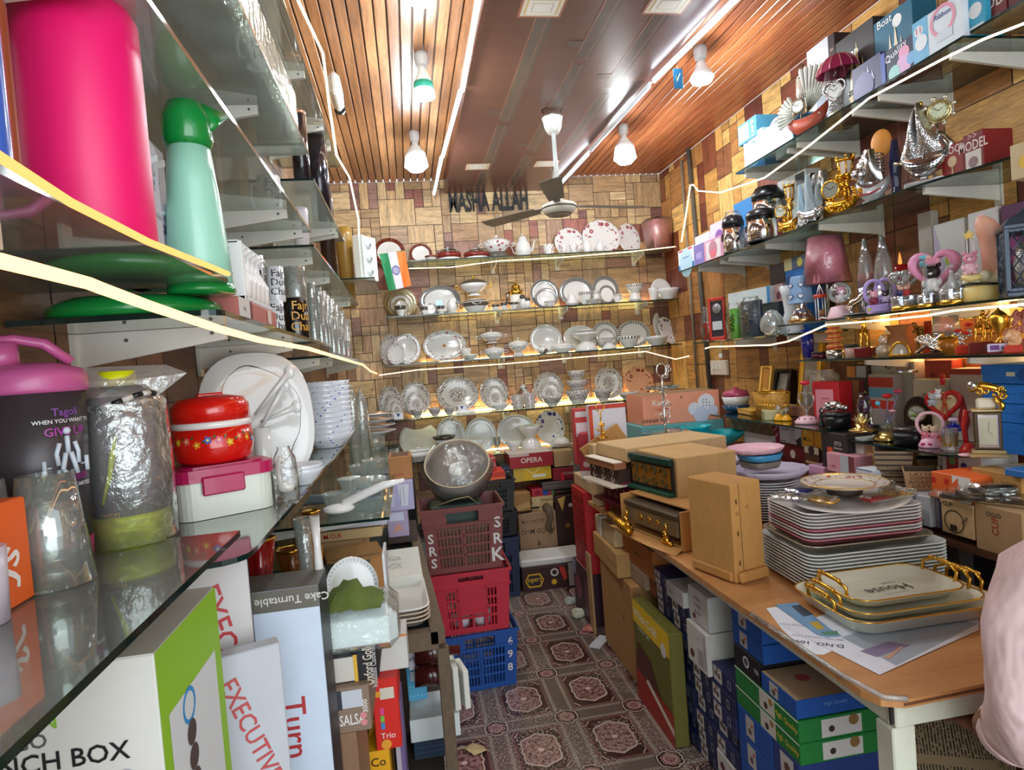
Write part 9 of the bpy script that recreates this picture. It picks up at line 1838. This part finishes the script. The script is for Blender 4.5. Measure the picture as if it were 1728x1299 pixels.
for k in range(15):
 a=-1.9+k*.26;zz=.036+.004*sin(k*2.2);T=rotz(a)@tr(0,-r*1.018,zz)@rotx(PI/2-.1);cc=('e88a20','2a6ac8','e0408a','e8b020','e86a6a')[k%5]
 g.add([(.007*cos(i*PI/5)*(1 if i%2 else .6),.007*sin(i*PI/5)*(1 if i%2 else .6),.0006)for i in range(10)],[tuple(range(10))],M(cc,.3,0,0),False,T);g.add([(.0022*cos(i),.0022*sin(i),.0009)for i in range(6)],[tuple(range(6))],M('f0e060'),False,T);g.add([(.007,.004,.0005),(.012,.009,.0005),(.011,.002,.0005)],[(0,1,2)],M('2a6a2a'),False,T)
g.build('flower_band',t)
# big scroll platter and plate
SCR=CER('scroll','e2e6e4')
def lstand(label,x0,x1,yt,X,kind,rz,sq=0,name='dinner_plate',cat='plate',tilt=10,rk=1):
 p=LP((x0+x1)/2,z,X);s_=dp_(p)/F;rx=(x1-x0)*s_/2*rk;h=P((x0+x1)/2,yt,Y=p.y+.01).z-z;ct=cos(radians(tilt));ry=h/2/ct
 return pl(unit('plate',kind,44,0,0,sq),name,label,cat,(p.x,p.y,z+ry*ct+.001),(radians(90-tilt),0,radians(rz)),(rx,ry,.09))
lstand('big white squarish platter with a thin black scroll line, behind the casserole',345,545,595,-.37,SCR,20,2.6,'scroll_platter','platter',12,.9)
lstand('round white plate with a thin black curve before the big scroll platter',438,535,648,-.33,SCR,22,0,'scroll_plate','plate',12,.9)
p=LP(450,z,-.345)
for i,(a,b)in enumerate((((430,700),(488,628)),((440,722),(480,650)),((440,712),(500,686)))):
 u_,v_=P(*a,Y=p.y-.03+.02*i),P(*b,Y=p.y-.03+.02*i);g=G();g.tb([u_,(u_+v_)/2,v_],.005,CER('white','d9dcda'),8,rr=[.003,.006,.008]);g.sph(v_,.012,CER('white','d9dcda'),1,.4,1.3);tag(g.build('serving_spoon'),'%s white serving spoon leaning before the scroll platter'%('tallest','middle','lowest')[i],'spoon')
cupm=CER('white','dfe4e2');f=FG('white mug holding the serving spoons before the scroll platter','white_mug','mug',428,456,722,z,0,0,pt=p);f.pt('mug_body',lambda g,W,H:g.La([(0,0),(W*.45,0),(W*.5,H),(W*.46,H),(0,.006)],cupm,22));f.pt('handle',lambda g,W,H:g.tb([(-W*.5,0,H*.8),(-W*.8,0,H*.6),(-W*.48,0,H*.25)],.004,cupm,6))
BD=CER('bluedots','dfe6ee')
p=LP(552,z,-.24);p.x=-.30;p=LP(555,z,-.30);s_=dp_(p)/F;r=46*s_;hh=(P(555,640,Y=p.y).z-z)
for i in range(11):pl(unit('deepbowl',BD,28,.01,8),'flowered_bowl','white bowl with blue flowers in the leaning stack, %s one'%(ORD[i]if i<10 else 'topmost'),'bowl',(p.x+.0,p.y,z+.001+i*(hh-.06)/10),(.0,0,i*.2),(r,r,.085),'blue flowered bowls stacked on the glass shelf')
for i,(a,b,yt,X)in enumerate(((462,512,762,-.29),(478,548,752,-.265))):
 p=LP((a+b)/2,z,X);s_=dp_(p)/F;pl(unit('bowl',CER('scroll','dfe4ea'),30),'scroll_bowl',('white bowl with brown curls stacked at the left front','wider white bowl with brown curls at the shelf front')[i],'bowl',(p.x,p.y,z+.001),(0,0,0),((b-a)/2*s_,(b-a)/2*s_,.062));pl(unit('bowl',CER('white','dfe4ea'),30),'small_bowl',('plain bowl nested in the left scroll bowl','plain bowl nested in the wider scroll bowl')[i],'bowl',(p.x,p.y,z+.014),(0,0,0),((b-a)/2*s_*.97,(b-a)/2*s_*.97,.055))
f=FG('white porcelain swan wrapped in clear film at the glass edge','wrapped_swan','ornament',470,502,764,z,0,0,pt=LP(486,z,-.265));f.pt('swan_body',lambda g,W,H:(g.sph((0,0,H*.3),W*.4,CER('white','e6e2dc'),1.1,.8,.8),g.tb([(-W*.3,0,H*.35),(-W*.4,0,H*.7),(-W*.2,0,H*.9),(0,0,H*.8)],.006,CER('white','e6e2dc'),8)));film(f,1.2,1.1)
# lower glass with cut-glass bowls
DZ=1.06;ya=LP(657,DZ,-.095).y
sf('low glass shelf crowded with cut glass bowls on the left',rc_(XW,ya,-.095,3.9),DZ,[ya+.1,2.9],'l',.35)
CG=GS('eef4f2',1.3,.03,.8,.18)
def DPp(px,X):return ca(px,(X,0,DZ),(0,1,0))
for i,(a,b,yt,X,shp)in enumerate(((545,592,800,-.27,'bowl'),(600,655,782,-.17,'bowl'),(572,612,770,-.24,'flare'),(612,652,752,-.18,'flare'),(590,625,752,-.24,'bowl'),(628,655,740,-.16,'bowl'))):
 p=DPp((a+b)/2,X);s_=dp_(p)/F;r=(b-a)/2*s_;h=.058 if shp=='bowl' else .075
 pl(unit(shp,CG,30,.025,15),'cut_glass_bowl','cut glass bowl, %s'%('nearest on the left of the low shelf','nearest with thick ribs at the shelf corner','second row, with flared sides','second row by the edge, with flared sides','third row on the left','third row by the edge')[i],'bowl',(p.x,p.y,DZ+.001),(0,0,0),(r,r,h/.62))
p=DPp(630,-.22);
for i in range(4):pl(unit('plate',CER('darkband' if i%2 else 'white','dfe0e4'),30),'banded_dish','%s of four black-banded white dishes piled behind the cut glass'%ORD[i],'dish',(p.x,p.y+.35,DZ+.09+.034*i),(0,0,0),(.12,.12,.14))
g=G();g.cyl((0,0,0),.05,.088,CG,18);tag(g.build('glass_stand',None,(p.x,p.y+.35,DZ+.001)),'clear glass drum under the black-banded white dishes','stand')
for i,(px,yt,X)in enumerate(((603,645,-.28),(618,652,-.24))):
 f=FG('%s ribbed crystal jar behind the blue flowered bowls'%('taller','shorter')[i],'crystal_jar','jar',px-11,px+11,yt,DZ,0,0,pt=ca(px,(X,0,DZ),(0,1,0)));f.pt('jar_body',lambda g,W,H:g.La([(0,0),(W*.5,0),(W*.45,H*.8),(W*.2,H*.9),(0,H)],CG,14,None,True,.05,7))
p=DPp(640,-.12);g=G();g.tb([(0,0,0),(.02,0,.03),(.14,-.02,.075),(.2,-.03,.085)],.012,WHT,8,rr=[.004,.014,.012,.006]);g.sph((0,0,.015),.03,WHT,1.6,1,.5);tag(g.build('serving_ladle',None,(p.x-.12,p.y+.1,DZ+.03)),'white ladle with long handle laid across the cut glass','ladle')
# rusty rack, right behind the glass
RST=M('6a5a48',.8,.2,.35);t=th('steel_rack','rusty angle-iron rack standing left of the plastic crates','rack',(0,0,0))
g=G();g.box(-.24,2.46,.739,.5,1.34,.012,M('3a3a38',.6,0,.2));g.build('shelf_board',t)
g=G();g.add([(.0,1.78,.725),(.04,1.78,.725),(.04,1.78,.765),(0,1.78,.765),(-.07,3.14,.725),(-.03,3.14,.725),(-.03,3.14,.765),(-.07,3.14,.765)],[(0,1,2,3),(7,6,5,4),(0,4,5,1),(1,5,6,2),(2,6,7,3),(3,7,4,0)],RST);g.box(-.23,1.80,.735,.5,.04,.05,RST);g.build('top_rails',t)
for x,y in((.03,1.80),(-.47,1.80),(-.04,3.12),(-.47,3.12)):g=G();g.box(x,y,.355,.035,.035,.705,RST,.003);g.build('post',t)
g=G();g.box(-.22,2.46,.3,.46,1.3,.012,M('3a3028',.8));g.build('lower_board',t)
RZ=.762
def RB(label,c0,c1,c2,zb,zt,col,pr=(),name='carton',cat='box',top=None):return carton(label,c0,c1,c2,zb,zt,col,pr,name,cat=cat)
zz=RZ
for i in range(4):pl(traymesh(.26,.3,CER('sprig' if i==3 else 'white','c9b8a4' if i<3 else 'e0dcd4')),'patterned_tray','%s of four maroon-flowered square plates on the rusty rack'%ORD[i],'tray',(-.135,1.97,zz+.012*i),(0,0,.05),(1,1,1));
zz+=.062
g=boxg(.2,.34,.07,'d4d6cc',[('T','o',.35+.2*(k%2),.25+.13*k,.1,'a8aca4',.85)for k in range(5)]+[('T','o',.6,.3+.15*k,.07,'8a8e88',.9)for k in range(3)]);tag(g.build('relief_tile',None,(-.115,2.24,RZ+.001),(0,0,.03)),'stack of white relief tiles with scroll ornament on the rusty rack','tile')
g=boxg(.18,.2,.1,'ka8743f',[('F','r',.35,.35,.75,.75,'d8dce0'),('F','t',.55,.55,.012,'xxx','4a4a4a'),('T','r',.1,.2,.9,.25,'7a5028')]);tag(g.build('carton',None,(-.225,2.1,RZ+.062),(0,0,.2)),'brown carton with a white label among the flowered plates','carton')
g=boxg(.26,.2,.035,'kc8ac7c',[('F','t',.35,.5,.024,'M.O.R','c02a2a'),('T','t',.35,.2,.03,'M.O.R','c02a2a')]);tag(g.build('carton',None,(-.27,2.36,RZ+.165)),'flat kraft box with red handwriting M.O.R','box')
g=boxg(.24,.3,.16,'kb89468');tag(g.build('carton',None,(-.33,2.42,RZ+.001)),'plain carton holding up the M.O.R box on the rack','carton')
zz=RZ+.205
for i in range(2):g=boxg(.27,.2,.045,'c2c4d4',[('F','t',.62,.5,.014,'info@stevenquartz.com','3a3c5a'),('F','o',.3,.5,.04,'8a8ca4',.7),('F','t',.06,.5,.014,'xx','2a2c4a',90)]);tag(g.build('product_box',None,(-.25-.02*i,2.36+.01*i,zz+.048*i),(0,0,-.04+.05*i)),'%s pale violet box printed with a web address below the cut glass'%('lower','upper')[i],'box')
def RY(label,x0,x1,yt,at,zb,dep,col,pr=(),**k):return ab(label,'product_box',x0,x1,yt,'y',at,zb,dep,col,pr,**k)
z1=RY('dark crate-like box below the lilac glassware box',655,705,905,2.75,RZ,.25,'4a3a34',[])
z1=RY('silver holographic foil pack under the lilac glassware box',656,691,862,2.72,z1,.15,'b8a8c8',[('F','p',[(.2,.1),(.6,.3),(.9,.1),(.5,.5)],'e0a080'),('F','r',.1,.6,.8,.9,'d8dcf0')])
z1=RY('lilac box picturing ribbed glasses beside the crates',655,700,815,2.7,z1,.15,'b4b0d6',[('F','p',[(.42,.9),(.85,.9),(.75,.15),(.52,.15)],'d8dae8'),('F','p',[(.05,.6),(.3,.6),(.25,.15),(.1,.15)],'c8cae0'),('F','r',.5,.2,.52,.85,'8a8aa4'),('F','r',.62,.2,.64,.85,'8a8aa4')])
RY('open kraft carton above the lilac glassware box',658,697,772,2.75,z1,.16,'kb07a48',[('F','r',.1,.2,.6,.25,'a83a2a'),('T','r',.1,.1,.9,.9,'5a3a24')])
RY('dark grey speaker-like box beyond the open kraft carton',698,722,784,3.4,RZ-.745+.0,.1,'2a2c30',[('F','e',.4,.9,.15,'4a4c50'),('F','r',.5,.82,.9,.95,'3a3c40')],hh=1.02)
# below the rack: boxes seen between the posts
LZ=.307
a=RY('light blue polka dot box under the rusty rack',690,722,1120,2.05,.43,.18,'5ab4dc',[('F','e',.12+.2*(k%5),.15+.25*(k//5),.03,'d8ecf4')for k in range(15)]+[('F','r',.2,.55,.6,.8,'e0e4ec')])
RY('kraft box beside the white box just below the rack top',703,728,1078,2.05,a,.16,'k9a6838',[])
RY('white box with a label just below the rack top',690,702,1080,2.0,a,.16,'c9c8d0',[('F','t',.5,.5,.03,'5 x','5a5a6a',90)])
RY('white foam box projecting from the rack towards the crates',694,778,1176,1.93,.365,.16,'d4dcda',[],hh=.07)
RY('dark blue textured box under the white foam box',700,756,1210,1.94,LZ,.17,'24364a',[('F','r',0,.3*k,1,.3*k+.05,'3a5068')for k in range(3)],hh=.055)
for k in range(2):g=G();yy=(1102,1140)[k];q=P(700,yy,Y=2.0);u_=P(776,yy-6,Y=2.0);g.tb([q,q.lerp(u_,.65),q.lerp(u_,.7),u_],.03,M('4a1c18',.2,0,.1,.5),14,rr=[.035,.033,.014,.016]);tag(g.build('maroon_bottle'),'%s maroon bottle neck poking out beside the rack post'%('upper','lower')[k],'bottle')
for k in range(3):g=boxg(.018,.1,.15-.015*k,'d8d8cc');tag(g.build('foam_slab',None,(.035+.026*k,1.99,.437),(0,.0,.1*k)),'%s white foam slab upright between rack and crates'%('left','middle','right')[k],'foam')
# low bench in front of the rack and its boxes
t=th('low_bench','low bench along the left wall under the product boxes','bench',(0,0,0));g=G();g.box(-.255,1.02,.29,.47,1.5,.02,M('4a4038',.7));g.build('top',t)
for x in(-.47,-.04):
 for y in(.3,1.74):g=G();g.box(x,y,.14,.04,.04,.28,RST);g.build('leg',t)
def SY(label,x0,x1,yt,at,zb,dep,col,pr=(),**k):return RY(label,x0,x1,yt,at,zb,dep,col,pr,**k)
y_=1.28
zb=.301
z1=SY('yellow printed box at the bottom beside the PP box',634,672,1268,1.56,zb,.15,'e8a818',[('F','t',.5,.9,.03,'Co','3a2418'),('F','o',.5,.7,.25,'8a3a1a')])
z1=SY('red casserole box with coloured icons right of the SALSA box',636,679,1148,1.56,z1,.15,'d8281c',[('F','r',.3,.72,.85,.88,'d8d0c0'),('F','e',.22,.8,.12,'e8a030'),('F','r',.25,.5,.4,.6,'e04a8a'),('F','r',.25,.4,.4,.49,'7ac04a'),('F','r',.25,.3,.4,.39,'3a8ac8'),('F','t',.5,.2,.02,'Trio','f0d8d0'),('F','e',.4,.08,.2,'e8a030')])
SY('scuffed white carton above the red casserole box',640,690,1075,1.60,z1,.1,'d0d0ca',[('F','r',0,.93,1,1,'d8884a')])
SY('purple and grey narrow carton beside the red box',682,697,1180,1.60,zb,.1,'6a5a86',[('F','r',0,0,.5,1,'a8a4b0')])
z1=SY('brown box bearing the rounded PP logo at the bottom edge',548,636,1244,y_,zb,.2,'8a6a50',[('F','o',.66,.8,.22,'d8d4e0',.85),('F','t',.66,.8,.045,'PP','d8d4e0')])
z1=SY('SALSA box with a steel flask pictured at its top',548,628,1166,y_,z1,.2,'8a7462',[('F','r',.05,.55,.85,.93,'c4c8d0'),('F','r',.25,.53,.42,.95,'3a3a42'),('F','t',.6,.28,.03,'SALSA','e8e4e0',0,.6),('F','t',.9,.55,.014,'3000','e8e4e0',90),('F','e',.85,.35,.07,'d88a8a'),('F','e',.85,.2,.07,'d88a8a')])
z1=SY('black casserole box lettered Oxford Gold with cream panel',548,640,1112,y_+.02,z1,.2,'1c1a1e',[('F','r',0,.05,.55,.95,'c9c4b8'),('F','r',.55,.0,.62,1,'d8a838'),('F','t',.82,.55,.026,'Oxford Gold','d8ccb8',90,.6),('F','t',.92,.5,.016,'Insulated Casserole','b8b4b0',90,.7)])
g=G();g.box(0,0,.045,.18,.14,.09,M('dfe8e6',.35,0,.03),.02);q=P(595,1120,Y=y_-.02);t=th('foam_block','thick white foam block in film with a green cloth on it','packaging',(q.x-.0,y_+.08,z1+.001));g.build('foam_body',t);g=G();g.box(0,0,.046,.186,.146,.094,GS('ffffff',.4,.08,1),.02);g.build('plastic_wrap',t)
ft=z1+.096;g=G();vs=[];q_=random.Random(5)
for a in range(11):
 for b in range(9):u_,v_=a/10-.5,b/8-.5;vs.append((u_*.13+q_.uniform(-.004,.004),v_*.11+q_.uniform(-.004,.004),max(.004,.045*(1-3.4*(u_*u_+v_*v_))+q_.uniform(-.009,.009))))
g.add(vs,[(a*9+b,(a+1)*9+b,(a+1)*9+b+1,a*9+b+1)for a in range(10)for b in range(8)],M('5a6a2c',.9,0,.35),True);tag(g.build('cloth',None,(q.x+.0,y_+.04,ft)),'crumpled olive green cloth on the foam block','cloth')
pl(unit('plate',CER('lace','dfe4e0'),30),'white_plate','white plate standing in an open case behind the olive cloth','plate',(q.x-.01,y_+.17,z1+.09),(1.2,0,.4),(.06,.065,.05))
g=G();g.box(0,0,.07,.006,.1,.14,M('d0d4d8',.5),.001);tag(g.build('open_case',None,(q.x+.065,y_+.2,z1+.02)),'grey case side standing right of the white plate','case')
# cake turntable boxes
XR_=P(551,1100,Y=1.18).x;g=boxg(.3,.1,.62,'cfdcec',[('F','t',.8,.6,.055,'Turn','b83a3a',-90),('F','t',.66,.55,.05,'Turn','5a7ab0',-90),('F','e',.9,.02,.06,'c02a2a'),('F','r',0,.94,1,1,'6a665c'),('T','r',0,0,1,1,'5a5850'),('R','r',0,0,1,1,'26242c'),('F','t',.85,.97,.02,'Cake Turntable','d8d4cc',180)])
zt_=P(551,985,Y=1.15).z;tag(g.build('turntable_box',None,(XR_-.15,1.20,zt_-.62)),'tall pale blue Cake Turntable box with dark top band','box')
g=boxg(.2,.04,.5,'c9c6c4',[('F','t',.8,.72,.045,'EXECUTIVE','b82a34',-78),('F','r',.08,.45,.5,.85,'2a262c'),('F','e',.3,.88,.1,'3a3a40'),('R','r',0,0,1,1,'2c2a2a'),('T','r',0,0,1,1,'3a3a38')]);q=P(408,940,Y=1.02);tag(g.build('product_box',None,(q.x-.1,1.03,.72),(0,.0,.5)),'white box lettered EXECUTIVE with a black appliance, under the glass corner','box')
g=boxg(.16,.03,.4,'b8bcc2',[('F','r',0,.4,.45,.86,'4a525c'),('F','t',.68,.7,.035,'EXECUTIVE','b84a4a',-72),('F','t',.25,.6,.02,'cookware','d0d4d8',-75),('F','o',.22,.68,.09,'d0d4d8',.8)]);q=P(450,1095,Y=.98);tag(g.build('product_box',None,(q.x-.065,.985,q.z-.4),(0,-.0,.35)),'grey and white EXECUTIVE pouch box before the Cake Turntable box','box')
q=P(322,1012,Y=1.0);g=boxg(.11,.08,.5,'dcdcdc',[('F','e',.75,.85,.05,'c02030'),('F','t',.75,.85,.012,'R','e8e8e8')]);tag(g.build('product_box',None,(q.x-.09,1.12,q.z-.49),(0,0,.2)),'white box with a round red mark behind the lunch box carton','box')
g=boxg(.24,.2,.62,'d6d4cc',[('F','t',.46,.915,.024,'GREEN','8ab83a'),('F','t',.46,.885,.02,'ERGO','5a5a5a'),('F','t',.56,.85,.026,'LUNCH BOX','16181c'),('F','t',.5,.825,.011,'high insulation','6a6a6a'),('F','t',.5,.795,.011,'conservation','6a6a6a'),('F','o',.85,.80,.05,'8a9ac8',.85),('R','r',0,0,1,1,'8aba1c'),('R','r',.1,.05,.88,.88,'d0d4d4'),('R','o',.38,.85,.1,'2a8ac8',.75)]+[('R','e',.38,.80-.045*k,.07,'4a3a34')for k in range(4)],top='b8b4a8')
q=P(265,1105,X=-.27);tag(g.build('product_box',None,(-.27-.125,q.y+.105,q.z-.62),(0,0,-.0)),'lime and white LUNCH BOX carton under the near glass','box')
f=FG('lilac tub with blue lower part at the bottom left corner','storage_tub','tub',-60,78,1092,.83,0,0,pt=ca(20,(-.33,0,.83),(0,1,0)));f.pt('tub_body',lambda g,W,H:g.La([(0,H*.4),(W*.5,H*.4),(W*.52,H),(0,H)],M('a8a0b8',.4,0,.1),26));f.pt('blue_part',lambda g,W,H:g.La([(0,0),(W*.46,0),(W*.5,H*.4),(0,H*.4)],M('2a3a8a',.3),26));g=G();g.box(-.3,.45,.565,.25,.35,.528,CARD('8a7050'),.004);tag(g.build('carton'),'carton under the lilac tub at the bottom left','carton')
# vases behind the turntable box
sf('small dark glass shelf under the gilded vases',rc_(XW,1.31,-.16,1.93),.945,[1.5],'l',.2);g=G();g.box(-.4,1.58,.6,.2,.34,.598,CARD('6a5038'),.004);tag(g.build('carton'),'tall brown carton below the gilded vases','carton')
VZ=.946
AMB2=M('6a2410',.1,.1,.3,.7);
for i,(lab,a,b,yt,c_,X,rp_)in enumerate((('ruby red vase with gold wavy rim behind the turntable box',425,478,908,'7a0c10',-.33,.12),('amber swirled vase with gold bands right of the ruby vase',478,522,925,'6a3a10',-.3,.08),('brown glass vase with amber collar at the back',520,548,862,'7a4a18',-.3,.03),('twisted amber glass vase beside the crystal one',538,556,895,'8a5a1c',-.22,.08))):
 p=ca((a+b)/2,(X,0,VZ),(0,1,0));f=FG(lab,'glass_vase','vase',a,b,yt,VZ,0,0,pt=p);f.pt('vase_body',lambda g,W,H:g.La([(0,0),(W*.35,0),(W*.46,H*.35),(W*.34,H*.7),(W*.5,H),(W*.42,H),(0,H*.4)],M(c_,.1,.1,.3,.7),26,None,True,rp_,5));f.pt('gold_rim',lambda g,W,H:g.tb([(W*.5*(1+rp_*cos(5*t_))*cos(t_),W*.5*(1+rp_*cos(5*t_))*sin(t_),H)for t_ in[i_*PI/14 for i_ in range(28)]],.003,GOLD,5,True));f.pt('gold_band',lambda g,W,H:g.tb([(W*.47*cos(t_),W*.47*sin(t_),H*(.35+.1*sin(2*t_)))for t_ in[i_*PI/14 for i_ in range(28)]],.003,GOLD,5,True))
f=FG('tall rippled crystal vase right of the amber vases','crystal_vase','vase',514,546,872,VZ,0,0,pt=ca(530,(-.24,0,VZ),(0,1,0)));f.pt('vase_body',lambda g,W,H:g.La([(0,0),(W*.4,0),(W*.3,H*.2),(W*.38,H*.7),(W*.5,H),(W*.44,H),(0,H*.2)],CG,22,None,True,.06,9))
f=FG('white porcelain vase beside the violet boxes','white_vase','vase',543,563,868,VZ,0,0,pt=ca(553,(-.2,0,VZ),(0,1,0)));f.pt('vase_body',lambda g,W,H:g.La([(0,0),(W*.35,0),(W*.5,H*.4),(W*.3,H*.8),(W*.4,H),(0,H*.9)],CER('white','dcdad6'),22))
